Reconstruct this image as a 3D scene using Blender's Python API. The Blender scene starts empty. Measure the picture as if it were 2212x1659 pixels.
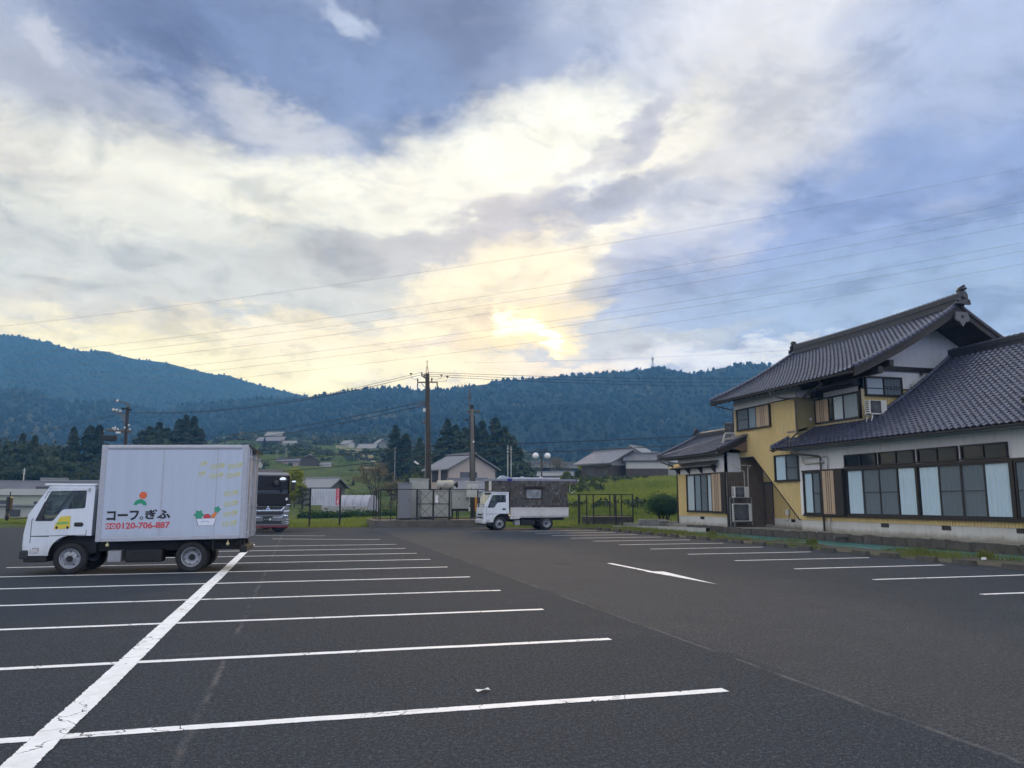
import bpy, bmesh, math, random
import numpy as np
from mathutils import Vector, Matrix, Euler
random.seed(7); RNG = np.random.default_rng(7)
R = math.radians
sc = bpy.context.scene
COL = sc.collection

# ------------------------------------------------------------------ camera
CAM_H, YAW, PITCH, FPX = 1.53, R(15.2), math.atan2(252.5, 1681.0), 1681.0
cd = bpy.data.cameras.new('camera'); cam = bpy.data.objects.new('camera', cd); COL.objects.link(cam)
cd.sensor_width = 36.0; cd.lens = 36.0 * FPX / 2212.0; cd.clip_start = 0.1; cd.clip_end = 20000
cam.location = (0, 0, CAM_H); cam.rotation_euler = (R(90) + PITCH, 0, -YAW)
sc.camera = cam

def direction(px, py):
    """World direction seen at a measured spot of the photograph (2212 x 1659 grid)."""
    u = (px - 1106) / FPX; v = (829.5 - py) / FPX
    y = math.cos(PITCH) - v * math.sin(PITCH); z = math.sin(PITCH) + v * math.cos(PITCH)
    return Vector((u * math.cos(YAW) + y * math.sin(YAW), -u * math.sin(YAW) + y * math.cos(YAW), z))
def survey(px, py, dist):
    """Point at a horizontal distance from where the photographer stood (used to survey the valley)."""
    d = direction(px, py); k = dist / math.hypot(d.x, d.y)
    return Vector((d.x * k, d.y * k, CAM_H + d.z * k))
def azel(px, py):
    d = direction(px, py).normalized(); return math.atan2(d.x, d.y), math.asin(d.z)

# ------------------------------------------------------------------ sky and sun
SUN_AZ, SUN_EL = azel(1172, 708)
wd = bpy.data.worlds.new('World'); sc.world = wd; wd.use_nodes = True
NT = wd.node_tree; NT.nodes.clear()
def wn(t, **k):
    n = NT.nodes.new(t)
    for a, b in k.items(): setattr(n, a, b)
    return n
def wl(a, b): NT.links.new(a, b)
def wmath(op, a, b=None, c=None, clamp=False):
    n = wn('ShaderNodeMath', operation=op, use_clamp=clamp)
    for i, s in enumerate((a, b, c)):
        if s is None: continue
        if isinstance(s, (int, float)): n.inputs[i].default_value = s
        else: wl(s, n.inputs[i])
    return n.outputs[0]
def wvec(op, a, b=None, c=None):
    n = wn('ShaderNodeVectorMath', operation=op)
    for i, s in enumerate((a, b, c)):
        if s is None: continue
        if isinstance(s, (tuple, list)): n.inputs[i].default_value = s
        else: wl(s, n.inputs[i])
    return n.outputs[1] if op in ('LENGTH', 'DOT_PRODUCT') else n.outputs[0]
tc = wn('ShaderNodeTexCoord'); gen = tc.outputs['Generated']
sep = wn('ShaderNodeSeparateXYZ'); wl(gen, sep.inputs[0])
az = wmath('ARCTAN2', sep.outputs[0], sep.outputs[1]); el = wmath('ARCSINE', sep.outputs[2])
# flat cloud-deck coordinates: clouds shrink and crowd towards the horizon
zz = wmath('ADD', wmath('MAXIMUM', sep.outputs[2], 0.0), 0.22)
deck = wn('ShaderNodeCombineXYZ'); wl(wmath('DIVIDE', sep.outputs[0], zz), deck.inputs[0]); wl(wmath('DIVIDE', sep.outputs[1], zz), deck.inputs[1])
def noise(scale, detail, rough, vec=None, dist=0.0):
    n = wn('ShaderNodeTexNoise'); n.inputs['Scale'].default_value = scale; n.inputs['Detail'].default_value = detail
    n.inputs['Roughness'].default_value = rough; n.inputs['Distortion'].default_value = dist
    wl(vec if vec is not None else deck.outputs[0], n.inputs['Vector']); return n
warp = noise(2.2, 5, .62); warp2 = noise(7.5, 6, .68)
wv = wvec('MULTIPLY', wvec('SUBTRACT', warp.outputs['Color'], (.5, .5, .5)), (.15, .11, 0))
wv2 = wvec('MULTIPLY', wvec('SUBTRACT', warp2.outputs['Color'], (.5, .5, .5)), (.10, .085, 0))
ae = wn('ShaderNodeCombineXYZ'); ae.inputs[2].default_value = 1.0; wl(az, ae.inputs[0]); wl(el, ae.inputs[1])
pos = wvec('ADD', wvec('ADD', ae.outputs[0], wv), wv2)
def lin(c): return tuple(((x / 255) / 12.92 if x / 255 <= .04045 else ((x / 255 + .055) / 1.055) ** 2.4) for x in c)
# base: pale warm at the hills, lavender-grey above, blue-grey overhead
ramp = wn('ShaderNodeValToRGB'); wl(wmath('DIVIDE', el, 1.5708, clamp=True), ramp.inputs[0])
els = ramp.color_ramp.elements
els[0].position = 0.0; els[0].color = (*lin((244, 240, 234)), 1)
els[1].position = 1.0; els[1].color = (*lin((232, 235, 242)), 1)
for p_, c_ in ((.14, (240, 238, 236)), (.32, (236, 236, 239)), (.5, (234, 236, 242))):
    e_ = els.new(p_); e_.color = (*lin(c_), 1)
acc = ramp.outputs[0]
def blob(px, py, rx, ry, rot, col, soft=0.0, k=1.0):
    """a patch of cloud / clear blue standing at one place in the sky: pulls the sky colour towards col"""
    global acc
    a, e = azel(px, py); c, s = math.cos(R(rot)), math.sin(R(rot)); rx /= 1700; ry /= 1700
    u = wvec('DOT_PRODUCT', pos, (c / rx, s / rx, -(a * c + e * s) / rx)); v = wvec('DOT_PRODUCT', pos, (-s / ry, c / ry, (a * s - e * c) / ry))
    d2 = wmath('MULTIPLY_ADD', u, u, wmath('MULTIPLY', v, v))
    mr = wn('ShaderNodeMapRange', interpolation_type='SMOOTHSTEP'); wl(d2, mr.inputs[0])
    mr.inputs[1].default_value = 1.0; mr.inputs[2].default_value = soft * soft * .5; mr.inputs[3].default_value = 0; mr.inputs[4].default_value = k
    mx = wn('ShaderNodeMix', data_type='RGBA'); wl(mr.outputs[0], mx.inputs[0]); wl(acc, mx.inputs[6]); mx.inputs[7].default_value = (*[x_ * .84 for x_ in lin(col)], 1)
    acc = mx.outputs[2]
SKY_BLOBS = [
    # px, py, rx, ry, rot(deg, ccw), colour, inner softness, strength
    (350, 600, 1400, 460, 0, (207, 210, 208), .6, 1.0),          # grey-beige veil, lower left
    (1980, 430, 980, 640, 28, (143, 164, 206), .55, 1.0),        # blue right
    (1800, 690, 900, 190, 4, (156, 180, 212), .4, .95),
    (720, 60, 1250, 330, -3, (150, 165, 196), .65, 1.0),         # dim blue-grey top
    (1330, 90, 330, 240, 20, (184, 193, 212), .3, .95),
    (1660, 90, 430, 320, 35, (222, 224, 231), .3, .95),          # white veil top right
    (1560, 300, 360, 220, 42, (222, 222, 224), .3, .9),
    (2100, 60, 300, 240, 0, (184, 196, 222), .2, .8),
    (50, 90, 240, 230, 0, (168, 178, 200), .2, .85),
    (400, 60, 340, 170, -10, (114, 130, 166), .35, 1.0),         # dark upper left
    (640, 130, 300, 110, -6, (126, 145, 182), .3, .9),
    (960, 70, 290, 200, 0, (122, 137, 170), .3, 1.0),           # dark upper middle
    (870, 230, 220, 190, -8, (132, 152, 190), .35, .95),
    (820, 320, 120, 80, -20, (148, 165, 197), .2, .85),
    (1180, 150, 220, 90, 8, (160, 173, 202), .2, .8),
    (230, 220, 420, 110, -12, (178, 184, 199), .35, .9),
    (610, 250, 220, 60, -16, (212, 214, 218), .1, .8),
    (400, 310, 330, 60, -6, (190, 193, 200), .25, .75),
    (120, 345, 280, 70, -8, (234, 230, 220), .2, .85),
    (560, 400, 600, 110, -6, (244, 242, 228), .3, .95),
    (330, 470, 420, 70, -3, (230, 230, 220), .2, .8),
    (1160, 310, 400, 150, 12, (255, 253, 238), .4, 1.0),         # bright middle
    (980, 410, 380, 130, 10, (251, 248, 233), .3, .95),
    (1440, 330, 260, 110, 45, (248, 244, 232), .2, .9),
    (1080, 495, 280, 66, 20, (198, 196, 202), .25, .9),          # grey torn band before the sun
    (1330, 420, 270, 52, 16, (180, 185, 200), .3, .95),
    (1500, 420, 140, 40, 5, (190, 196, 210), .2, .8),
    (1400, 255, 130, 45, 48, (186, 189, 204), .2, .85),
    (1290, 330, 130, 35, 30, (208, 206, 210), .1, .7),
    (840, 560, 280, 55, 10, (192, 193, 196), .2, .8),
    (1290, 520, 170, 45, 32, (250, 244, 228), .1, .8),
    (1080, 615, 340, 120, 20, (253, 240, 212), .25, 1.0),        # warm opening above the sun
    (960, 690, 300, 70, 14, (253, 239, 210), .15, .9),
    (1215, 665, 150, 34, 24, (212, 205, 203), .1, .85),
    (1075, 665, 130, 26, 20, (236, 218, 200), .1, .8),
    (1290, 640, 130, 60, 50, (200, 205, 213), .1, .7),
    (150, 690, 520, 90, -3, (215, 212, 206), .2, .85),
    (700, 745, 460, 70, -4, (251, 237, 208), .2, .9),
    (470, 805, 600, 85, -10, (255, 244, 208), .3, .95),
    (860, 805, 420, 60, 0, (255, 244, 212), .25, .9),
    (1030, 738, 200, 24, 6, (222, 212, 201), .2, .85),
    (1370, 735, 320, 50, 6, (188, 199, 211), .2, .9),
    (1250, 792, 280, 28, 3, (242, 229, 210), .1, .8),
    (1620, 768, 420, 45, 0, (220, 226, 236), .2, .85),
    (755, 66, 90, 40, -10, (212, 221, 238), .05, .75),
    (95, 62, 60, 34, -40, (202, 206, 216), .1, .7),
    (590, 468, 85, 34, -14, (255, 250, 232), .1, .85),
]
for b_ in SKY_BLOBS: blob(*b_)
# ragged light and dark relief over everything
n1 = noise(3.1, 5, .58, dist=.35); n2 = noise(9.0, 6, .66, dist=.3)
det = wmath('ADD', wmath('MULTIPLY', wmath('SUBTRACT', n1.outputs[0], .5), .42), wmath('MULTIPLY', wmath('SUBTRACT', n2.outputs[0], .5), .36))
gain = wmath('ADD', det, 1.0)
# torn grey scraps across the bright cloud and thin pale wisps across the dark
def smooth(v, a, b, k):
    mr = wn('ShaderNodeMapRange', interpolation_type='SMOOTHSTEP'); wl(v, mr.inputs[0])
    for i_, x_ in enumerate((a, b, 0, k)): mr.inputs[i_ + 1].default_value = x_
    return mr.outputs[0]
def tint(f, col, mode='MIX'):
    global acc
    mx = wn('ShaderNodeMix', data_type='RGBA', blend_type=mode); wl(f, mx.inputs[0]); wl(acc, mx.inputs[6]); mx.inputs[7].default_value = (*col, 1); acc = mx.outputs[2]
n3 = noise(4.3, 7, .64, dist=.5); n4 = noise(3.4, 6, .66, wvec('ADD', deck.outputs[0], (3.1, 8.4, 0)), dist=.4); n5 = noise(15.0, 5, .66, wvec('ADD', deck.outputs[0], (1.3, 5.1, 0)), dist=.3)
tint(smooth(n3.outputs[0], .47, .66, .95), (.74, .77, .82), 'MULTIPLY')
tint(smooth(n5.outputs[0], .54, .68, .40), (.80, .82, .86), 'MULTIPLY')
tint(smooth(n4.outputs[0], .56, .76, .20), tuple(x_ * .84 for x_ in lin((232, 231, 231))))
mul = wn('ShaderNodeVectorMath', operation='SCALE'); wl(acc, mul.inputs[0]); wl(gain, mul.inputs['Scale'])
acc = mul.outputs[0]
# the veiled sun: two bright torn spots and a warm bloom
for (px, py, rx, ry, rot, col, so, k) in ((1150, 700, 230, 70, 15, (255, 236, 190), .0, .7), (1145, 700, 130, 50, -30, (275, 252, 202), .0, .7), (1100, 682, 66, 34, 0, (310, 298, 248), .0, .8), (1160, 708, 58, 32, -40, (335, 318, 255), .0, .9)):
    blob(px, py, rx, ry, rot, col, so, k)
# light from the sky reaches us through the valley haze: this is the sky as it is beyond it
HAZE_TOP, HAZE_D, HAZE_C = 372.0, 6.2e-4, (.13, .41, 1.0)
path = wmath('MINIMUM', wmath('DIVIDE', HAZE_TOP, wmath('MAXIMUM', sep.outputs[2], .03)), 2600.0)
inv = wn('ShaderNodeCombineXYZ')
for i_ in range(3): wl(wmath('EXPONENT', wmath('MULTIPLY', path, HAZE_D * HAZE_C[i_])), inv.inputs[i_])
AIR = (.34, .34, .36)
acc = wvec('MAXIMUM', wvec('ADD', wvec('MULTIPLY', wvec('SUBTRACT', acc, AIR), inv.outputs[0]), AIR), (.02, .03, .05))
skyt = wn('ShaderNodeTexSky', sky_type='NISHITA', sun_disc=False); skyt.sun_elevation = SUN_EL; skyt.sun_rotation = SUN_AZ
skyt.altitude = 300; skyt.dust_density = 1.5
STR = 0.1
mx = wn('ShaderNodeMix', data_type='RGBA'); mx.inputs[0].default_value = .97
cl = wn('ShaderNodeVectorMath', operation='SCALE'); wl(acc, cl.inputs[0]); cl.inputs['Scale'].default_value = 1.0 / STR
wl(skyt.outputs[0], mx.inputs[6]); wl(cl.outputs[0], mx.inputs[7])
bg = wn('ShaderNodeBackground'); bg.inputs[1].default_value = STR; wl(mx.outputs[2], bg.inputs[0])
wo = wn('ShaderNodeOutputWorld'); wl(bg.outputs[0], wo.inputs[0])
wd.cycles.sampling_method = 'MANUAL'; wd.cycles.sample_map_resolution = 512

sd = bpy.data.lights.new('sun', 'SUN'); sun = bpy.data.objects.new('sun', sd); COL.objects.link(sun)
sd.energy = 1.0; sd.angle = R(12); sd.color = (1.0, .88, .7)
sdir = Vector((math.sin(SUN_AZ) * math.cos(SUN_EL), math.cos(SUN_AZ) * math.cos(SUN_EL), math.sin(SUN_EL)))
sun.rotation_euler = sdir.to_track_quat('Z', 'Y').to_euler(); sun.location = (0, 0, 60)
vs = sc.view_settings; vs.view_transform = 'Standard'; vs.look = 'None'; vs.gamma = 1; vs.use_curve_mapping = False; vs.exposure = 0.33
cy = sc.cycles; cy.use_denoising = True; cy.use_adaptive_sampling = True; cy.adaptive_threshold = .018; cy.adaptive_min_samples = 24; cy.max_bounces = 6; cy.volume_bounces = 0; cy.diffuse_bounces = 3; cy.transparent_max_bounces = 16
cy.caustics_reflective = False; cy.caustics_refractive = False
# ------------------------------------------------------------------ helpers
def link(o, parent=None):
    COL.objects.link(o)
    if parent is not None: o.parent = parent
    return o
def tag(o, label=None, cat=None, group=None, kind=None):
    if label: o['label'] = label
    if cat: o['category'] = cat
    if group: o['group'] = group
    if kind: o['kind'] = kind
    return o
def thing(name, label, cat, loc=(0, 0, 0), rz=0.0, group=None):
    o = bpy.data.objects.new(name, None); o.empty_display_size = .2
    o.location = loc; o.rotation_euler = (0, 0, rz); link(o)
    return tag(o, label, cat, group)
def copy_tree(o, parent=None, data=True):
    c = o.copy(); link(c, parent)
    if parent is not None: c.matrix_parent_inverse = o.matrix_parent_inverse.copy()
    for ch in list(o.children): copy_tree(ch, c)
    return c
class MB:
    """collects faces; build() links them as one mesh object"""
    def __init__(s): s.v = []; s.f = []; s.m = []; s.sm = []; s.cur = 0; s.smooth = False
    def mat(s, i, smooth=False): s.cur = i; s.smooth = smooth; return s
    def add(s, vs, fs, M=None):
        b = len(s.v)
        s.v += [tuple(M @ Vector(q)) for q in vs] if M is not None else [tuple(q) for q in vs]
        for f in fs: s.f.append(tuple(i + b for i in f)); s.m.append(s.cur); s.sm.append(s.smooth)
        return s
    def box(s, a, b, M=None):
        x0, y0, z0 = a; x1, y1, z1 = b
        if x0 > x1: x0, x1 = x1, x0
        if y0 > y1: y0, y1 = y1, y0
        if z0 > z1: z0, z1 = z1, z0
        return s.add([(x0, y0, z0), (x1, y0, z0), (x1, y1, z0), (x0, y1, z0), (x0, y0, z1), (x1, y0, z1), (x1, y1, z1), (x0, y1, z1)],
                     [(0, 3, 2, 1), (4, 5, 6, 7), (0, 1, 5, 4), (1, 2, 6, 5), (2, 3, 7, 6), (3, 0, 4, 7)], M)
    def bevbox(s, a, b, r=.02, M=None):
        """box with chamfered edges"""
        bm = bmesh.new(); bmesh.ops.create_cube(bm, size=1)
        a = Vector(a); b = Vector(b); c = (a + b) / 2; d = b - a
        for v in bm.verts: v.co = Vector((v.co.x * abs(d.x), v.co.y * abs(d.y), v.co.z * abs(d.z))) + c
        bmesh.ops.bevel(bm, geom=bm.edges[:], offset=r, segments=2, affect='EDGES', profile=.6)
        bm.verts.index_update()
        s.add([v.co.copy() for v in bm.verts], [[v.index for v in f.verts] for f in bm.faces], M); bm.free(); return s
    def prism(s, poly, axis, a, b, M=None):
        """extrude a 2-d polygon along X, Y or Z; poly is given in the two other axes, in order"""
        def P(u, w, t): return {'X': (t, u, w), 'Y': (u, t, w), 'Z': (u, w, t)}[axis]
        n = len(poly); vs = [P(u, w, a) for u, w in poly] + [P(u, w, b) for u, w in poly]
        fs = [tuple(range(n)), tuple(range(2 * n - 1, n - 1, -1))] + [(i, i + n, (i + 1) % n + n, (i + 1) % n) for i in range(n)]
        return s.add(vs, fs, M)
    def tube(s, pts, r, n=8, cap=True, M=None):
        pts = [Vector(p) for p in pts]; rr = r if isinstance(r, (list, tuple)) else [r] * len(pts)
        vs = []; up = None
        for i, p in enumerate(pts):
            t = (pts[min(i + 1, len(pts) - 1)] - pts[max(i - 1, 0)]).normalized()
            if up is None: up = Vector((0, 0, 1)) if abs(t.z) < .9 else Vector((1, 0, 0))
            x = t.cross(up).normalized(); y = x.cross(t).normalized(); up = y
            for k in range(n):
                a = 2 * math.pi * k / n; vs.append(p + (x * math.cos(a) + y * math.sin(a)) * rr[i])
        fs = [(i * n + k, i * n + (k + 1) % n, (i + 1) * n + (k + 1) % n, (i + 1) * n + k) for i in range(len(pts) - 1) for k in range(n)]
        if cap: fs += [tuple(range(n - 1, -1, -1)), tuple(range((len(pts) - 1) * n, len(pts) * n))]
        return s.add(vs, fs, M)
    def cyl(s, c, axis, r, h, n=16, r2=None, M=None):
        d = {'X': Vector((1, 0, 0)), 'Y': Vector((0, 1, 0)), 'Z': Vector((0, 0, 1))}[axis]; c = Vector(c)
        return s.tube([c, c + d * h], [r, r if r2 is None else r2], n, True, M)
    def lathe(s, prof, c, axis='Z', n=20, M=None):
        """prof = [(radius, height)], turned round axis through c"""
        c = Vector(c); vs = []
        for r, h in prof:
            for k in range(n):
                a = 2 * math.pi * k / n; u, w = r * math.cos(a), r * math.sin(a)
                vs.append(c + Vector({'Z': (u, w, h), 'Y': (u, h, w), 'X': (h, u, w)}[axis]))
        fs = [(i * n + k, i * n + (k + 1) % n, (i + 1) * n + (k + 1) % n, (i + 1) * n + k) for i in range(len(prof) - 1) for k in range(n)]
        return s.add(vs, fs, M)
    def sphere(s, c, r, n=12, m=8, sq=(1, 1, 1), M=None):
        prof = [(max(1e-4, math.sin(math.pi * i / m)) * r, -math.cos(math.pi * i / m) * r) for i in range(m + 1)]
        c = Vector(c); vs = []
        for rr, h in prof:
            for k in range(n):
                a = 2 * math.pi * k / n; vs.append(c + Vector((rr * math.cos(a) * sq[0], rr * math.sin(a) * sq[1], h * sq[2])))
        fs = [(i * n + k, i * n + (k + 1) % n, (i + 1) * n + (k + 1) % n, (i + 1) * n + k) for i in range(m) for k in range(n)]
        return s.add(vs, fs, M)
    def grid(s, rows):
        n = len(rows[0]); vs = [p for r in rows for p in r]
        return s.add(vs, [(i * n + j, i * n + j + 1, (i + 1) * n + j + 1, (i + 1) * n + j) for i in range(len(rows) - 1) for j in range(n - 1)])
    def mesh(s, name):
        me = bpy.data.meshes.new(name); me.from_pydata(s.v, [], s.f)
        me.polygons.foreach_set('material_index', s.m); me.polygons.foreach_set('use_smooth', s.sm); me.update(); return me
    def build(s, name, mats, parent=None, loc=None, rz=0):
        me = s.mesh(name)
        for m in (mats if isinstance(mats, (list, tuple)) else [mats]): me.materials.append(m)
        o = bpy.data.objects.new(name, me); link(o, parent)
        if loc is not None: o.location = loc
        if rz: o.rotation_euler = (0, 0, rz)
        return o
def inst(name, me, parent=None, M=None):
    o = bpy.data.objects.new(name, me); link(o, parent)
    if M is not None: o.matrix_local = M
    return o
def arr_mesh(name, V, Fa, mats, smooth=False):
    """mesh straight from numpy arrays (faces all of one size)"""
    V = np.asarray(V, np.float32); Fa = np.asarray(Fa, np.int32); k = Fa.shape[1]
    me = bpy.data.meshes.new(name); me.vertices.add(len(V)); me.vertices.foreach_set('co', V.ravel())
    me.loops.add(Fa.size); me.loops.foreach_set('vertex_index', Fa.ravel())
    me.polygons.add(len(Fa)); me.polygons.foreach_set('loop_start', np.arange(len(Fa), dtype=np.int32) * k)
    me.polygons.foreach_set('loop_total', np.full(len(Fa), k, np.int32))
    if smooth: me.polygons.foreach_set('use_smooth', np.ones(len(Fa), bool))
    for m in mats: me.materials.append(m)
    me.update(calc_edges=True); return me

# ------------------------------------------------------------------ materials
MATS = {}
class NB:
    def __init__(s, name):
        s.m = bpy.data.materials.new(name); s.m.use_nodes = True; s.t = s.m.node_tree; s.t.nodes.clear()
        s.out = s.n('ShaderNodeOutputMaterial'); s.b = s.n('ShaderNodeBsdfPrincipled'); s.l(s.b.outputs[0], s.out.inputs[0])
    def n(s, t, **k):
        q = s.t.nodes.new(t)
        for a, b in k.items(): setattr(q, a, b)
        return q
    def l(s, a, b): s.t.links.new(a, b)
    def put(s, sock, v):
        if isinstance(v, (int, float)): sock.default_value = v
        elif isinstance(v, (tuple, list)): sock.default_value = tuple(v) if len(v) == 4 or sock.type == 'VECTOR' else (*v, 1)
        else: s.l(v, sock)
    def coord(s, kind='Object', scale=(1, 1, 1)):
        t = s.n('ShaderNodeTexCoord'); m = s.n('ShaderNodeMapping'); m.inputs['Scale'].default_value = scale; s.l(t.outputs[kind], m.inputs[0]); return m.outputs[0]
    def geo(s, scale=(1, 1, 1)):
        t = s.n('ShaderNodeNewGeometry'); m = s.n('ShaderNodeMapping'); m.inputs['Scale'].default_value = scale; s.l(t.outputs['Position'], m.inputs[0]); return m.outputs[0]
    def noise(s, vec, scale, detail=4, rough=.55):
        q = s.n('ShaderNodeTexNoise'); s.l(vec, q.inputs['Vector']); q.inputs['Scale'].default_value = scale; q.inputs['Detail'].default_value = detail; q.inputs['Roughness'].default_value = rough; return q.outputs[0]
    def vor(s, vec, scale, feature='F1', out=0):
        q = s.n('ShaderNodeTexVoronoi', feature=feature); s.l(vec, q.inputs['Vector']); q.inputs['Scale'].default_value = scale; return q.outputs[out]
    def math(s, op, a, b=0.0, clamp=False):
        q = s.n('ShaderNodeMath', operation=op, use_clamp=clamp); s.put(q.inputs[0], a); s.put(q.inputs[1], b); return q.outputs[0]
    def rng(s, v, a, b, c=0.0, d=1.0, smooth=False):
        q = s.n('ShaderNodeMapRange', interpolation_type='SMOOTHSTEP' if smooth else 'LINEAR'); s.put(q.inputs[0], v)
        for i, x in enumerate((a, b, c, d)): q.inputs[i + 1].default_value = x
        return q.outputs[0]
    def mix(s, f, a, b, mode='MIX'):
        q = s.n('ShaderNodeMix', data_type='RGBA', blend_type=mode); s.put(q.inputs[0], f); s.put(q.inputs[6], a); s.put(q.inputs[7], b); return q.outputs[2]
    def bump(s, h, strength=.3, dist=.02):
        q = s.n('ShaderNodeBump'); q.inputs['Strength'].default_value = strength; q.inputs['Distance'].default_value = dist; s.l(h, q.inputs['Height']); s.l(q.outputs[0], s.b.inputs['Normal'])
def pm(name, col, rough=.6, metal=0.0, var=.12, scale=6.0, bump=0.0, bscale=40.0, spec=.5, dirt=0.0, coat=0.0, emit=None):
    """plain surface: colour with soft uneven wear, optional fine relief and grime"""
    if name in MATS: return MATS[name]
    b = NB(name); v = b.geo()
    f = b.noise(v, scale, 5, .6)
    lo = tuple(c * (1 - var) for c in col); hi = tuple(min(1, c * (1 + var)) for c in col)
    c = b.mix(b.rng(f, .3, .7), lo, hi)
    if dirt:
        d = b.rng(b.noise(v, scale * .7, 7, .65), .5, .75, 0, dirt); c = b.mix(d, c, tuple(x * .35 for x in col))
    b.put(b.b.inputs['Base Color'], c); b.put(b.b.inputs['Roughness'], b.rng(b.noise(v, scale * 2.3, 4), .3, .7, max(.02, rough - .08), min(1, rough + .08)))
    b.b.inputs['Metallic'].default_value = metal; b.b.inputs['Specular IOR Level'].default_value = spec
    if coat: b.b.inputs['Coat Weight'].default_value = coat; b.b.inputs['Coat Roughness'].default_value = .08
    if bump: b.bump(b.noise(v, bscale, 5), bump, .01)
    MATS[name] = b.m; return b.m
def leafmat(name, c1, c2, trans=.35, rough=.55):
    if name in MATS: return MATS[name]
    b = NB(name); oi = b.n('ShaderNodeNewGeometry'); v = b.geo()
    r = oi.outputs['Random Per Island']
    big_ = b.rng(b.noise(v, .16, 6, .68), .36, .64)
    f = b.math('ADD', b.math('MULTIPLY', r, .35), b.math('ADD', b.math('MULTIPLY', b.rng(b.noise(v, .9, 3), .3, .7), .3), b.math('MULTIPLY', big_, .35)))
    b.put(b.b.inputs['Base Color'], b.mix(f, c1, c2)); b.b.inputs['Roughness'].default_value = rough; b.b.inputs['Specular IOR Level'].default_value = .3
    if trans:
        t = b.n('ShaderNodeBsdfTranslucent'); b.l(b.mix(f, c1, c2), t.inputs[0]); ms = b.n('ShaderNodeMixShader'); ms.inputs[0].default_value = trans
        b.l(b.b.outputs[0], ms.inputs[1]); b.l(t.outputs[0], ms.inputs[2]); b.l(ms.outputs[0], b.out.inputs[0])
    MATS[name] = b.m; return b.m
def glassmat(name, tint=(.8, .85, .9), clear=.55):
    """window glass: part see-through, part mirror, more mirror at a slant"""
    if name in MATS: return MATS[name]
    b = NB(name); lw = b.n('ShaderNodeLayerWeight'); lw.inputs[0].default_value = .5; fac = b.math('ADD', b.math('MULTIPLY', b.math('POWER', lw.outputs['Facing'], 4.0), .8), .022)
    tr = b.n('ShaderNodeBsdfTransparent'); tr.inputs[0].default_value = (*[t * clear for t in tint], 1)
    gl = b.n('ShaderNodeBsdfGlossy'); gl.inputs['Roughness'].default_value = .03; gl.inputs[0].default_value = (.9, .95, 1, 1)
    ms = b.n('ShaderNodeMixShader'); b.l(fac, ms.inputs[0]); b.l(tr.outputs[0], ms.inputs[1]); b.l(gl.outputs[0], ms.inputs[2]); b.l(ms.outputs[0], b.out.inputs[0])
    MATS[name] = b.m; return b.m
def screenmat(name, col=(.05, .055, .06), cover=.5):
    if name in MATS: return MATS[name]
    b = NB(name); b.put(b.b.inputs['Base Color'], col); b.b.inputs['Roughness'].default_value = .8
    tr = b.n('ShaderNodeBsdfTransparent'); ms = b.n('ShaderNodeMixShader'); ms.inputs[0].default_value = cover
    b.l(tr.outputs[0], ms.inputs[1]); b.l(b.b.outputs[0], ms.inputs[2]); b.l(ms.outputs[0], b.out.inputs[0]); MATS[name] = b.m; return b.m

def grimemat(name, col, rough, z0, z1, coat=0.0):
    """vehicle paint with faint rain streaks and road film thrown up low on the body"""
    b = NB(name); v = b.geo(); st = b.noise(b.geo((7, 7, .4)), 1, 6, .7); sx_ = b.n('ShaderNodeSeparateXYZ'); b.l(v, sx_.inputs[0])
    hgt = b.math('ADD', sx_.outputs[2], b.math('MULTIPLY', b.math('SUBTRACT', b.noise(v, 3, 6, .7), .5), .6)); c = b.mix(b.rng(st, .46, .72, 0, .22), col, tuple(x * .55 for x in col))
    c = b.mix(b.rng(hgt, z0, z1, .5, 0, True), c, (.26, .25, .22)); b.put(b.b.inputs['Base Color'], c); b.b.inputs['Roughness'].default_value = rough
    b.b.inputs['Coat Weight'].default_value = coat; MATS[name] = b.m; return b.m
WHITE = grimemat('truck white paint', (.68, .72, .76), .28, .2, .75, .3)
BOXW = grimemat('box panel white', (.48, .54, .64), .42, .3, 1.0)
ALU = pm('aluminium trim', (.42, .43, .47), .5, .3, .08, 8)
BLACKP = pm('black plastic', (.018, .018, .02), .5, 0, .2, 8)
RUBBER = pm('tyre rubber', (.014, .014, .015), .8, 0, .25, 9, .2, 60)
RIM = pm('steel wheel', (.30, .31, .33), .42, .5, .12, 12, dirt=.5)
CHASSIS = pm('chassis black', (.012, .012, .013), .7, 0, .3, 8)
CHROME = pm('chrome', (.85, .87, .9), .12, 1, .02, 8)
GLASSV = glassmat('vehicle glass', (.55, .66, .66), .75)
GLASSD = pm('dark tinted glass', (.012, .016, .018), .06, 0, .1, 2, spec=.6)
GLASSW = glassmat('window glass', (.84, .92, .96), .92)
CONC = pm('old concrete', (.24, .235, .215), .88, 0, .22, 2.2, .35, 30, dirt=.55)
CONCL = pm('pale concrete', (.42, .42, .38), .88, 0, .18, 2.5, .25, 30, dirt=.35)
DARKM = pm('dark fence metal', (.02, .018, .016), .55, .2, .2, 9)
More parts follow.
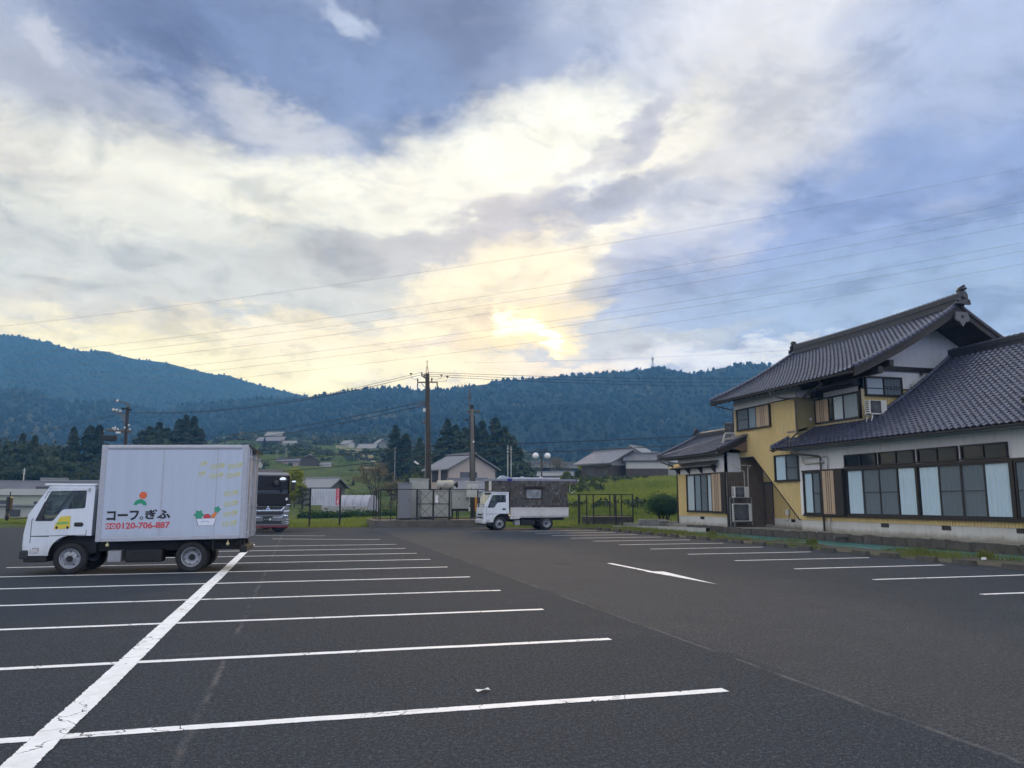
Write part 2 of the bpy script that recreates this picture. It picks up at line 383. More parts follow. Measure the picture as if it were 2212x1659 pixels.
# ------------------------------------------------------------------ car park
SEAM_L, SEAM_R = 4.2, 8.0
def asphalt_mat():
    b = NB('asphalt'); v = b.geo(); sx = b.n('ShaderNodeSeparateXYZ'); b.l(v, sx.inputs[0]); X = sx.outputs[0]
    big = b.noise(v, .16, 5, .6); mid = b.noise(v, 1.7, 6, .62); fine = b.noise(v, 55, 3, .7); agg = b.vor(v, 95); grit = b.noise(v, 160, 2, .6)
    dark = b.mix(b.rng(mid, .35, .68), (.040, .058, .084), (.060, .081, .112))
    aisle = b.mix(b.rng(mid, .35, .68), (.100, .106, .120), (.134, .140, .154))
    wob = b.math('MULTIPLY', b.math('SUBTRACT', b.noise(v, .5, 5, .65), .5), .5)
    wob2 = b.math('MULTIPLY', b.math('SUBTRACT', b.noise(v, .12, 5, .65), .5), 5.0)
    xl = b.math('ADD', X, wob)
    inL = b.rng(xl, SEAM_L - .04, SEAM_L + .10, 0, 1, True)
    inR = b.rng(b.math('ADD', X, wob2), SEAM_R - .9, SEAM_R + 1.6, 1, 0, True)
    c = b.mix(b.math('MULTIPLY', inL, inR), dark, aisle)
    dust = b.math('MULTIPLY', b.rng(b.noise(v, .35, 7, .68), .54, .74, 0, .40), b.rng(fine, .3, .7, .4, 1)); c = b.mix(dust, c, (.20, .195, .19))
    c = b.mix(b.rng(big, .3, .7, 0, .45), c, (.042, .052, .066))
    sp = b.noise(v, 28, 5, .8); sp2 = b.noise(v, 80, 3, .72); sp3 = b.noise(v, 7, 6, .72)
    c = b.mix(b.rng(sp3, .34, .66, .42, 0), c, (.045, .05, .058)); c = b.mix(b.rng(sp3, .56, .72, 0, .18), c, (.16, .165, .17))
    c = b.mix(b.rng(sp, .36, .60, .72, 0), c, (.020, .022, .026)); c = b.mix(b.rng(sp, .54, .70, 0, .55), c, (.20, .21, .225))
    c = b.mix(b.rng(sp2, .38, .60, .6, 0), c, (.018, .02, .024)); c = b.mix(b.rng(sp2, .58, .72, 0, .6), c, (.29, .30, .315))
    c = b.mix(b.rng(b.vor(v, 11), 0.0, .06, .7, 0), c, (.30, .30, .29))
    # worn pale joints between the paving strips
    for xs, w, k in ((SEAM_L, .045, .55), (-.63, .045, .40)):
        d = b.math('ABSOLUTE', b.math('SUBTRACT', b.math('ADD', X, b.math('MULTIPLY', b.math('SUBTRACT', b.noise(v, 2.2, 6, .7), .5), .12)), xs))
        j = b.math('MULTIPLY', b.rng(d, 0, w, k, 0, True), b.math('MULTIPLY', b.rng(b.noise(v, .9, 6, .7), .42, .66), b.rng(sp, .3, .6, .25, 1)))
        c = b.mix(j, c, (.30, .285, .265))
    # oil spots, tyre-polished paths, pale scuffs
    oil = b.math('MULTIPLY', b.rng(b.vor(b.geo((1, .8, 1)), .42), .02, .16, .6, 0, True), b.rng(b.noise(v, 5, 5, .7), .35, .6)); c = b.mix(oil, c, (.02, .022, .025))
    for xs in (5.15, 6.75):
        d = b.math('ABSOLUTE', b.math('SUBTRACT', b.math('ADD', X, wob), xs)); c = b.mix(b.rng(d, .1, .55, .22, 0, True), c, (.06, .065, .075))
    scf = b.rng(b.noise(b.geo((.9, 4.5, 1)), .8, 6, .7), .62, .74, 0, .35); c = b.mix(b.math('MULTIPLY', scf, b.rng(sp, .3, .6, .3, 1)), c, (.20, .20, .205))
    # hairline cracks
    cr = b.vor(b.math('ADD', v, 0) if False else v, .33, 'DISTANCE_TO_EDGE')
    b.put(b.b.inputs['Base Color'], c); b.put(b.b.inputs['Roughness'], b.rng(mid, .3, .7, .9, .98)); b.b.inputs['Specular IOR Level'].default_value = .12
    b.bump(b.math('ADD', fine, b.math('MULTIPLY', agg, .7)), .55, .012); return b.m
ASPH = asphalt_mat()
def paint_mat():
    b = NB('road paint'); v = b.geo(); uv = b.n('ShaderNodeUVMap').outputs[0]; su = b.n('ShaderNodeSeparateXYZ'); b.l(uv, su.inputs[0])
    off = b.math('ABSOLUTE', b.math('SUBTRACT', su.outputs[1], .5))                # 0 middle .. .5 edge
    ragged = b.math('ADD', off, b.math('MULTIPLY', b.math('SUBTRACT', b.noise(v, 16, 6, .7), .5), .22))
    edge = b.rng(ragged, .44, .455)
    warp = b.n('ShaderNodeVectorMath', operation='ADD'); b.l(v, warp.inputs[0])
    wn_ = b.n('ShaderNodeTexNoise'); wn_.inputs['Scale'].default_value = 3.5; wn_.inputs['Detail'].default_value = 4; b.l(v, wn_.inputs['Vector'])
    ws = b.n('ShaderNodeVectorMath', operation='SCALE'); ws.inputs['Scale'].default_value = .55; b.l(wn_.outputs['Color'], ws.inputs[0]); b.l(ws.outputs[0], warp.inputs[1])
    crack = b.rng(b.vor(warp.outputs[0], 1.9, 'DISTANCE_TO_EDGE'), .004, .012, 1, 0)
    crack = b.math('MULTIPLY', crack, b.rng(b.noise(v, .9, 2), .42, .5))
    wear = b.rng(b.noise(v, 30, 6, .72), .66, .74)
    hole = b.math('MAXIMUM', b.math('MAXIMUM', edge, crack), wear, True)
    col = b.mix(b.rng(b.noise(v, 5, 6, .65), .35, .75), (.90, .91, .93), (.72, .72, .73))
    b.put(b.b.inputs['Base Color'], col); b.b.inputs['Roughness'].default_value = .7
    tr = b.n('ShaderNodeBsdfTransparent'); ms = b.n('ShaderNodeMixShader'); b.l(hole, ms.inputs[0]); b.l(b.b.outputs[0], ms.inputs[1]); b.l(tr.outputs[0], ms.inputs[2]); b.l(ms.outputs[0], b.out.inputs[0])
    b.bump(b.noise(v, 60, 4), .3, .004); return b.m
PAINT = paint_mat()
lot_poly = [(-60, -30), (15.85, -30), (15.85, 39.5), (15.2, 41.6), (13.6, 42.9), (10.9, 45.9), (4.3, 46.1), (3.2, 47.2), (-.5, 47.3), (-3, 48.5), (-17, 56.5), (-60, 61)]
lot = MB().add([(x, y, 0) for x, y in lot_poly], [tuple(range(len(lot_poly)))]).build('parking_lot', ASPH)
tag(lot, 'dark asphalt parking lot with white bay lines and a paler driving aisle', kind='structure')
def strip(name, pts, w, z=.004, parent=lot):
    """painted stripe along a polyline, UV v runs across it"""
    pts = [Vector((*p, 0)) for p in pts]; vs = []; uvs = []
    for i, p in enumerate(pts):
        t = (pts[min(i + 1, len(pts) - 1)] - pts[max(0, i - 1)]).normalized(); nrm = Vector((-t.y, t.x, 0))
        vs += [(p + nrm * w / 2 + Vector((0, 0, z)))[:], (p - nrm * w / 2 + Vector((0, 0, z)))[:]]; uvs += [(i, 1), (i, 0)]
    fs = [(2 * i, 2 * i + 1, 2 * i + 3, 2 * i + 2) for i in range(len(pts) - 1)]
    me = bpy.data.meshes.new(name); me.from_pydata(vs, [], fs); uvl = me.uv_layers.new(name='UVMap')
    for l in me.loops: uvl.data[l.index].uv = uvs[l.vertex_index]
    me.materials.append(PAINT); o = bpy.data.objects.new(name, me); link(o, parent); return o
def wavy(x0, x1, y, k=24):
    return [(x0 + (x1 - x0) * i / k, y + random.uniform(-.008, .008)) for i in range(k + 1)]
for i in range(-2, 10):
    y = 5.97 + 2.48 * i
    strip('bay_line', wavy(-6.45 if i < 7 else -6.4, 3.43, y + random.uniform(-.02, .02)), .135)
strip('bay_line', [(-.95, 33.6), (3.2, 31.9)], .13); strip('bay_line', [(-3.6, 37.8), (1.2, 35.9)], .12)
strip('divider_line', [(-1.51 + random.uniform(-.006, .006), -4 + 1.4 * i) for i in range(25)], .215, .008)
for i in range(-4, 12):
    y = 10.73 + 2.535 * i
    strip('bay_line', wavy(10.95, 15.05, y, 10), .13)
strip('bay_line', [(-14.8, 26.6), (-9.9, 26.45)], .14); strip('bay_line', [(-14.8, 24.1), (-8.9, 24.0)], .14)
strip('bay_line', [(8.6, 39.6), (13.6, 38.9)], .1)
def arrow():
    sh = [(7.43, 18.4), (7.56, 18.4), (7.56, 16.05), (7.77, 15.95), (7.55, 13.28), (7.39, 16.1), (7.43, 16.05)]
    me = bpy.data.meshes.new('direction_arrow'); me.from_pydata([(x, y, .004) for x, y in sh], [], [(0, 1, 2, 6), (6, 2, 3, 4, 5)])
    uvl = me.uv_layers.new(name='UVMap')
    for l in me.loops: uvl.data[l.index].uv = (0, .5)
    me.materials.append(PAINT); link(bpy.data.objects.new('direction_arrow', me), lot)
arrow()
# scrap of white paper lying on the asphalt
sp = MB(); rows = []
for i in range(6):
    rows.append([(.11 * (i / 5 - .5) * 1.1, .05 * (j / 3 - .5) * .9, .012 + .012 * math.sin(i * .6 + j * .5) ** 2) for j in range(4)])
sp.grid(rows); o = sp.build('paper_scrap', pm('paper', (.8, .8, .78), .8), None, (1.5, 6.42, .004), .3); tag(o, 'crumpled white scrap of paper lying on the asphalt near the front bay line', 'litter')

# ------------------------------------------------------------------ terrain
def vnoise(x, y, seed=0):
    x = np.asarray(x, float); y = np.asarray(y, float); xi = np.floor(x); yi = np.floor(y); fx = x - xi; fy = y - yi
    def h(a, b):
        t = np.sin(a * 127.1 + b * 311.7 + seed * 74.7) * 43758.5453; return t - np.floor(t)
    fx = fx * fx * (3 - 2 * fx); fy = fy * fy * (3 - 2 * fy)
    return (h(xi, yi) * (1 - fx) + h(xi + 1, yi) * fx) * (1 - fy) + (h(xi, yi + 1) * (1 - fx) + h(xi + 1, yi + 1) * fx) * fy
def fbm(x, y, o=4, seed=0):
    s = 0; a = .5
    for i in range(o): s = s + a * (vnoise(x * 2 ** i, y * 2 ** i, seed + i) - .5); a *= .5
    return s
def sstep(a, b, x): t = np.clip((np.asarray(x, float) - a) / (b - a), 0, 1); return t * t * (3 - 2 * t)
def lerp_profile(r, pts):
    xs, zs = zip(*pts); return np.interp(r, xs, zs)
def polar(X, Y):
    """distance from the photographer and bearing (degrees right of the view axis)"""
    r = np.hypot(X, Y); a = np.degrees(np.arctan2(X, Y)) - math.degrees(YAW); return r, a
def ground_z(X, Y):
    X = np.asarray(X, float); Y = np.asarray(Y, float); r, a = polar(X, Y)
    left = lerp_profile(r, [(0, -.06), (50, -.06), (62, .1), (90, .8), (140, 1.6), (170, 6.5), (230, 11), (245, 15), (330, 24), (420, 33), (520, 42)])
    mid = lerp_profile(r, [(0, -.06), (50, -.06), (62, .1), (100, .9), (150, 2.5), (185, 9), (260, 15), (330, 22), (420, 26), (520, 30)])
    right = lerp_profile(r, [(0, -.06), (54, -.06), (60, .8), (66, 1.2), (88, 3.3), (104, 4.3), (130, 4.4), (200, 5), (300, 8), (420, 14), (520, 24)])
    lowl = lerp_profile(r, [(0, -.06), (50, -.06), (62, .1), (90, .8), (140, 1.6), (300, 4), (420, 8), (520, 16)]); wl_ = sstep(-27, -19.5, a); left = lowl * (1 - wl_) + left * wl_
    w = sstep(-9, -3, a); z = left * (1 - w) + mid * w
    w2 = sstep(0.5, 3.6, a); z = z * (1 - w2) + right * w2
    z = z + fbm(X / 9, Y / 9, 3, 5) * np.clip((r - 55) / 30, 0, 1) * .9 + fbm(X / 40, Y / 40, 3, 9) * np.clip((r - 90) / 100, 0, 1) * 4
    # terraces of the fields on the hillside
    t = np.clip((r - 165) / 30, 0, 1) * (1 - sstep(400, 480, r)) * (1 - w2)
    zt = np.floor(z / 2.2) * 2.2 + 2.2 * sstep(.72, 1, z / 2.2 - np.floor(z / 2.2)); z = z * (1 - t) + zt * t
    return z
def gz(x, y): return float(ground_z(x, y))
def grass_mat(name='grass ground'):
    b = NB(name); v = b.geo(); big = b.noise(v, .05, 6, .65); mid = b.noise(v, .6, 6, .65); fine = b.noise(v, 9, 4, .7)
    c = b.mix(b.rng(big, .38, .62), (.030, .068, .020), (.085, .12, .026))
    c = b.mix(b.rng(mid, .40, .68, 0, .7), c, (.14, .19, .035)); c = b.mix(b.rng(mid, .56, .72, 0, .6), c, (.17, .15, .06))
    c = b.mix(b.rng(fine, .3, .7, .65, 0), c, (.02, .035, .012))
    b.put(b.b.inputs['Base Color'], c); b.b.inputs['Roughness'].default_value = .95; b.b.inputs['Specular IOR Level'].default_value = .15
    b.bump(b.math('ADD', mid, fine), .9, .12); return b.m
GRASSM = grass_mat()
rr = np.concatenate([np.linspace(0, 44, 12), np.linspace(46, 130, 64), np.linspace(133, 520, 110)])
aa = np.radians(np.linspace(-72, 72, 190) + math.degrees(YAW))
RRg, AAg = np.meshgrid(rr, aa, indexing='ij'); GX = RRg * np.sin(AAg); GY = RRg * np.cos(AAg) ; GZ = ground_z(GX, GY)
n0, n1_ = GX.shape; idx = np.arange(n0 * n1_).reshape(n0, n1_)
Fg = np.stack([idx[:-1, :-1], idx[:-1, 1:], idx[1:, 1:], idx[1:, :-1]], -1).reshape(-1, 4)[:, ::-1]
# leave out the part under the canal, its own bed is built there
me = arr_mesh('ground', np.stack([GX, GY, np.where(GZ < 0, GZ, GZ)], -1).reshape(-1, 3), Fg, [GRASSM], True)
ground = link(bpy.data.objects.new('ground', me)); tag(ground, 'grassy ground, fields and terraced slopes of the valley', kind='structure')
# sink the ground where the canal and the house platform are built
co = np.empty(len(me.vertices) * 3, np.float32); me.vertices.foreach_get('co', co); co = co.reshape(-1, 3)
m_ = (co[:, 0] > 13) & (co[:, 0] < 40) & (co[:, 1] < 46) ; co[m_, 2] = np.minimum(co[m_, 2], -.5)
m_ = (co[:, 1] < 44) & (co[:, 0] <= 13); co[m_, 2] = -.12
me.vertices.foreach_set('co', co.ravel()); me.update()
pth = []
for (px, py, r_) in ((735, 968, 335), (752, 978, 305), (770, 988, 275), (788, 998, 245), (806, 1006, 222), (818, 1012, 205)):
    p_ = survey(px, py, r_); sd_ = Vector((math.cos(YAW), -math.sin(YAW), 0)) * (1.6 + .004 * r_)
    pth.append([(p_ - sd_), (p_ + sd_)])
pth = [[(a.x, a.y, gz(a.x, a.y) + .35) for a in r_] for r_ in pth]
dense = []
for r0_, r1_ in zip(pth, pth[1:]):
    for k in range(8):
        t_ = k / 8; dense.append([tuple(np.array(r0_[q_]) * (1 - t_) + np.array(r1_[q_]) * t_) for q_ in (0, 1)])
dense = [[(x, y, gz(x, y) + .3) for (x, y, z) in r_] for r_ in dense]
pathm = MB(); pathm.grid(dense); o = pathm.build('path', pm('dry farm track', (.20, .19, .11), .95, 0, .2, .3)); tag(o, 'pale farm track climbing the terraced slope', kind='structure')
far = MB().add([(-9000, -9000, -3), (9000, -9000, -3), (9000, 9000, -3), (-9000, 9000, -3)], [(0, 1, 2, 3)]).build('plain', GRASSM); tag(far, 'valley floor reaching to the horizon', kind='structure')

# ------------------------------------------------------------------ forested hills
FAR_SKY = [(-900, 705), (-500, 700), (-250, 712), (0, 724), (31, 725), (101, 739), (147, 753), (178, 759), (224, 758), (260, 768), (294, 776), (358, 783), (398, 794), (460, 809), (490, 810), (536, 825), (582, 838), (613, 845), (659, 856), (760, 880), (900, 910), (1100, 930)]
NEAR_SKY = [(-1000, 820), (-400, 830), (-100, 842), (0, 845), (34, 839), (61, 843), (92, 848), (107, 860), (159, 870), (214, 866), (239, 868), (276, 874), (306, 880), (352, 888), (392, 876), (444, 870), (505, 864), (567, 859), (613, 862), (678, 857), (721, 849), (763, 843), (819, 839), (860, 838), (892, 842), (914, 845), (941, 841), (971, 843), (999, 836), (1032, 832), (1059, 829), (1067, 823), (1107, 821), (1152, 819), (1195, 814), (1250, 811), (1319, 805), (1360, 802), (1410, 797), (1429, 793), (1451, 799), (1479, 804), (1498, 809), (1525, 804), (1553, 796), (1594, 789), (1622, 786), (1650, 789), (1672, 793), (1800, 815), (2000, 840), (2250, 865), (2600, 880), (3000, 890), (3400, 880)]
def forest_mat(name, c1, c2, c3):
    b = NB(name); v = b.geo(); f1 = b.noise(v, .012, 6, .65); f2 = b.noise(v, .11, 5, .65); r = b.n('ShaderNodeNewGeometry').outputs['Random Per Island']
    c = b.mix(b.rng(f1, .35, .65), c1, c2); c = b.mix(b.rng(f2, .35, .7, 0, .7), c, c3); c = b.mix(b.rng(r, 0, 1, 0, .28), c, tuple(x * .4 for x in c1))
    b.put(b.b.inputs['Base Color'], c); b.b.inputs['Roughness'].default_value = .95; b.b.inputs['Specular IOR Level'].default_value = .1
    b.bump(f2, 1.0, 3.0); return b.m
FORM = forest_mat('forest', (.014, .030, .018), (.024, .042, .022), (.010, .020, .014))
SPRM = forest_mat('spring forest', (.085, .105, .075), (.13, .13, .095), (.07, .09, .05))
def hill(name, sky, r0, r1, z0, label, steps=44, cols=340, seed=1, rough=1.0):
    xs = np.array([p[0] for p in sky], float); ys = np.array([p[1] for p in sky], float)
    px = np.linspace(xs[0], xs[-1], cols); py = np.interp(px, xs, ys)
    P = np.zeros((steps + 8, cols, 3))
    for j in range(cols):
        top = survey(px[j], py[j], r1); d = Vector((top.x, top.y, 0)).normalized()
        for i in range(steps + 8):
            t = i / (steps - 1); r = r0 + (r1 - r0) * t
            if t <= 1: z = z0 + (top.z - z0) * (.80 * t + .20 * t * t)
            else: z = top.z - (t - 1) * (r1 - r0) * .5
            x, y = d.x * r, d.y * r
            if t <= 1: z += float(fbm(x / 160, y / 160, 4, seed)) * 60 * rough * math.sin(math.pi * min(t, 1)) ** .8 * (r1 - r0) / 900
            P[i, j] = (x, y, z)
    n, m = P.shape[:2]; ix = np.arange(n * m).reshape(n, m)
    F_ = np.stack([ix[:-1, :-1], ix[:-1, 1:], ix[1:, 1:], ix[1:, :-1]], -1).reshape(-1, 4)[:, ::-1]
    me = arr_mesh(name, P.reshape(-1, 3), F_, [FORM], True); o = link(bpy.data.objects.new(name, me)); tag(o, label, kind='structure'); return P, steps
PN, SN = hill('hill', NEAR_SKY, 410, 980, 6, 'long wooded ridge closing the valley', seed=3)
PF, SF = hill('mountain', FAR_SKY, 1020, 1500, 60, 'pale blue far mountain on the left', 36, 220, seed=8)
def cones(P, steps, n, hmin, hmax, kind, near_bias=1.0, tmin=.02, sel=None, seed=0):
    g = np.random.default_rng(seed); t = g.random(n) ** near_bias * (1 - tmin) + tmin; s = g.random(n)
    fi = t * (steps - 1); fj = s * (P.shape[1] - 1); i = np.clip(fi.astype(int), 0, steps - 2); j = np.clip(fj.astype(int), 0, P.shape[1] - 2)
    a = (fi - i)[:, None]; b = (fj - j)[:, None]
    Q = (P[i, j] * (1 - a) + P[i + 1, j] * a) * (1 - b) + (P[i, j + 1] * (1 - a) + P[i + 1, j + 1] * a) * b
    if sel is not None: k = sel(Q, t, g); Q = Q[k]; n = len(Q)
    h = hmin + (hmax - hmin) * g.random(n) ** 1.6; ph = g.random(n) * 6.28
    if kind == 'cone': prof = [(.27, .10), (.16, .48), (0.001, 1.0)]; m = 5
    else: prof = [(.20, .1), (.42, .45), (.30, .82), (.001, 1.0)]; m = 6
    V = []
    for (r_, z_) in prof:
        for q in range(m):
            an = ph + q * 2 * math.pi / m + z_ * 2; jit = 1 + .35 * (g.random(n) - .5)
            V.append(np.stack([Q[:, 0] + np.cos(an) * r_ * h * jit, Q[:, 1] + np.sin(an) * r_ * h * jit, Q[:, 2] + z_ * h - .8], -1))
    V = np.stack(V, 1); L = len(prof); fs = [(l * m + q, l * m + (q + 1) % m, (l + 1) * m + (q + 1) % m, (l + 1) * m + q) for l in range(L - 1) for q in range(m)]
    F_ = (np.arange(n)[:, None, None] * (L * m) + np.array(fs)[None]).reshape(-1, 4)
    return V.reshape(-1, 3), F_
def stuffobj(name, VF, mat_, label):
    V, F_ = VF; me = arr_mesh(name, V, F_, [mat_], False); o = link(bpy.data.objects.new(name, me)); tag(o, label, name.replace('_', ' '), kind='stuff'); return o
patch = lambda thr, sd, sc_: (lambda Q, t, g: fbm(Q[:, 0] / sc_, Q[:, 1] / sc_, 3, sd) > thr)
stuffobj('hill_forest', cones(PN, SN, 9000, 2.5, 6.5, 'cone', .9, seed=1), FORM, 'dark conifer forest covering the near ridge')
stuffobj('ridge_trees', cones(PN, SN, 420, 2.5, 6.5, 'cone', .05, .975, seed=2), FORM, 'ragged row of conifers along the ridge line')
stuffobj('broadleaf_forest', cones(PN, SN, 15000, 3, 6.5, 'lump', .9, seed=3), FORM, 'rounded broadleaf trees between the conifers of the ridge')
stuffobj('blossom_trees', cones(PN, SN, 5200, 4, 7, 'lump', 1.2, sel=patch(.17, 51, 70), seed=4), SPRM, 'pale blossoming trees scattered over the wooded slope')
stuffobj('mountain_forest', cones(PF, SF, 12000, 2.5, 6, 'lump', .7, .1, seed=5), FORM, 'forest on the far mountain')
# ------------------------------------------------------------------ valley haze
hz = MB().box((-3600, -600, -4), (3600, 2400, HAZE_TOP)).build('haze', [])
hm = bpy.data.materials.new('haze'); hm.use_nodes = True; hm.node_tree.nodes.clear()
ho = hm.node_tree.nodes.new('ShaderNodeOutputMaterial'); hv = hm.node_tree.nodes.new('ShaderNodeVolumePrincipled')
hv.inputs['Color'].default_value = (*HAZE_C, 1); hv.inputs['Absorption Color'].default_value = (1, 1, 1, 1); hv.inputs['Density'].default_value = HAZE_D; hv.inputs['Anisotropy'].default_value = 0.0
hm.node_tree.links.new(hv.outputs[0], ho.inputs['Volume']); hz.data.materials.append(hm)
hm.cycles.homogeneous_volume = True
tag(hz, 'thin blue evening haze filling the valley', kind='stuff')
# ------------------------------------------------------------------ the big house on the right
def stainmat(name, col, stain, base=False):
    """plaster with rain streaks and soft dirt; base = splashed and mossy near the ground"""
    b = NB(name); v = b.geo(); st = b.noise(b.geo((5, 5, .35)), 1, 7, .7); cl_ = b.noise(v, 1.1, 6, .65)
    c = b.mix(b.rng(cl_, .35, .7, 0, .22), col, stain); c = b.mix(b.rng(st, .5, .72, 0, .40), c, stain)
    if base:
        sx_ = b.n('ShaderNodeSeparateXYZ'); b.l(v, sx_.inputs[0]); hgt = b.math('ADD', sx_.outputs[2], b.math('MULTIPLY', b.math('SUBTRACT', b.noise(v, 2.5, 6, .7), .5), .45)); c = b.mix(b.rng(hgt, .22, .46, .75, 0, True), c, (.20, .185, .13))
    b.put(b.b.inputs['Base Color'], c); b.b.inputs['Roughness'].default_value = .88; b.bump(b.noise(v, 60, 4), .1, .01); MATS[name] = b.m; return b.m
WALLW = stainmat('white plaster wall', (.80, .80, .82), (.42, .41, .40))
FRAME = pm('bronze window frame', (.030, .024, .022), .45, .2, .2, 9)
FOUND = stainmat('house foundation render', (.58, .585, .57), (.27, .26, .21), True)
TAN = pm('tan shutter panel', (.46, .34, .23), .6, 0, .06, 5)
WOODD = pm('dark eave timber', (.035, .028, .026), .7, 0, .3, 6)
WOODB = pm('brown verge board', (.16, .10, .065), .7, 0, .3, 4)
ACW = pm('air conditioner casing', (.66, .66, .63), .5, 0, .05, 4, dirt=.15)
ACG = pm('air conditioner grille', (.25, .26, .27), .5, 0, .1, 10)
GUT = pm('brown gutter plastic', (.085, .075, .072), .45, 0, .2, 8)
PIPEW = pm('cream pipe', (.55, .53, .47), .55, 0, .08, 6)
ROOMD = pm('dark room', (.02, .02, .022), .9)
def sidingmat():
    b = NB('yellow metal siding'); v = b.geo(); n = b.noise(v, .8, 6, .65); st = b.noise(b.geo((9, 9, .7)), 1, 5, .65)
    c = b.mix(b.rng(n, .3, .7), (.64, .49, .215), (.71, .555, .26)); c = b.mix(b.rng(st, .45, .75, 0, .35), c, (.38, .31, .16))
    b.put(b.b.inputs['Base Color'], c); b.b.inputs['Roughness'].default_value = .55; return b.m
SIDE = sidingmat()
def tilemat():
    b = NB('black glazed roof tile'); v = b.geo(); r = b.n('ShaderNodeNewGeometry').outputs['Random Per Island']; n = b.noise(v, 3, 5, .6)
    oi = b.n('ShaderNodeObjectInfo').outputs['Random']; k = b.math('MULTIPLY', b.math('ADD', r, oi), .5)
    c = b.mix(b.rng(n, .3, .7), (.040, .046, .078), (.072, .080, .125)); c = b.mix(b.rng(k, .1, .9, 0, .75), c, (.115, .122, .170)); c = b.mix(b.rng(b.noise(v, .7, 6, .7), .56, .74, 0, .5), c, (.10, .10, .085))
    b.put(b.b.inputs['Base Color'], c); b.put(b.b.inputs['Roughness'], b.rng(k, 0, 1, .26, .44)); b.b.inputs['Specular IOR Level'].default_value = .62
    b.bump(b.noise(v, 25, 4), .12, .01); return b.m
TILE = tilemat()
TILED = pm('dark ridge tile', (.026, .028, .036), .5, 0, .3, 3, .15, 20)
def curtainmat(name, c):
    b = NB(name); b.put(b.b.inputs['Base Color'], c); b.b.inputs['Roughness'].default_value = .9
    MATS[name] = b.m; return b.m
CURT = curtainmat('lace curtain', (.84, .90, .95)); CURTD = curtainmat('grey curtain', (.40, .43, .45)); CURTW = curtainmat('paper screen', (.82, .80, .80))
SCREEN = screenmat('insect screen', (.06, .065, .07), .55)

house = thing('japanese_house', 'two storey house with yellow ribbed siding, white plaster and dark tiled roofs beside the canal', 'house', (22, 27, .2))
def hb(mb, name, mats, parent=None):
    o = mb.build(name, mats); par = parent or house
    o.parent = par; o.matrix_parent_inverse = Matrix.Translation(-Vector((22, 27, .2))) if True else None
    return o
def sub(mb, name, mats, parent):
    o = mb.build(name, mats); o.parent = parent          # parent already sits at the world origin of its own
    return o
HINV = Matrix.Translation((-22, -27, -.2))
def ribbed(mb, face, c, poly, pitch=.13, dep=.032, top_pts=None):
    """corrugated sheet: vertical ribs clipped to a polygon given as list of (u, z0(u), z1(u)) spans"""
    spans = poly
    for (u0, u1, zf0, zf1) in spans:
        n = max(2, int((u1 - u0) / pitch)); w = (u1 - u0) / n
        for i in range(n):
            a = u0 + i * w; cols = [(a, 0), (a + w * .70, 0), (a + w * .74, dep), (a + w * .96, dep), (a + w, 0)]
            vs = []
            for (u, d) in cols:
                for z in (zf0(u), zf1(u)): vs.append((c + d, u, z) if face == 'X' else (u, c + d, z))
            mb.add(vs, [(2 * k, 2 * k + 1, 2 * k + 3, 2 * k + 2) for k in range(4)])
K = lambda z: (lambda u: z)
# --- right wing walls
m = MB(); m.box((22.0, 8, .90), (22.2, 31.0, 4.15)); m.box((22.2, 30.95, .2), (30, 31.0, 4.1)); hb(m, 'wall', WALLW)
m = MB(); ribbed(m, 'X', 21.97, [(8, 30.98, K(.68), K(.90))]); m.box((21.99, 8, .68), (22.2, 31, .90)); hb(m, 'siding', SIDE)
m = MB(); m.box((22.01, 8, -.3), (22.3, 31.02, .68)); fo = hb(m, 'foundation', FOUND)
for y in (25.8, 22.8, 19.8):
    m = MB(); m.box((21.99, y - .2, .515), (22.05, y + .2, .665)); m.mat(1)
    for i in range(5): m.box((21.983, y - .19 + i * .08, .52), (21.995, y - .17 + i * .08, .66))
    hb(m, 'floor_vent', [ROOMD, pm('vent grille', (.09, .085, .08), .6)])
# --- upper storey, yellow, with the stair enclosure hanging over the recess
diag = lambda y: np.interp(y, [31.16, 34.70, 40], [.70, 3.74, 3.74]).item()
m = MB(); ribbed(m, 'X', 22.02, [(31.02, 31.16, K(.70), K(6.25)), (31.16, 34.70, diag, K(6.25)), (34.70, 36.3, K(3.74), K(6.25))])
m.prism([(31.02, .70), (31.16, .70), (34.70, 3.74), (36.3, 3.74), (36.3, 6.25), (31.02, 6.25)], 'X', 22.045, 22.2)
hb(m, 'siding', SIDE)
m = MB(); m.prism([(31.02, .70), (31.16, .70), (34.70, 3.74), (36.3, 3.74), (36.3, 3.70), (34.72, 3.70), (31.19, .66), (31.02, .66)], 'X', 22.0, 23.35); hb(m, 'stair_soffit', FRAME)
m = MB(); m.box((22.03, 31.0, 6.25), (22.2, 36.35, 7.05)); m.mat(1); m.box((21.99, 31.0, 6.225), (22.04, 32.98, 6.27)); hb(m, 'wall', [WALLW, FRAME])
# far side wall and corner
m = MB(); m.box((22.05, 36.3, .2), (30, 36.4, 7.0)); hb(m, 'wall', WALLW)
m = MB(); m.box((21.985, 36.28, 3.7), (22.06, 36.34, 6.3)); hb(m, 'corner_trim', pm('cream trim', (.6, .57, .48), .6))
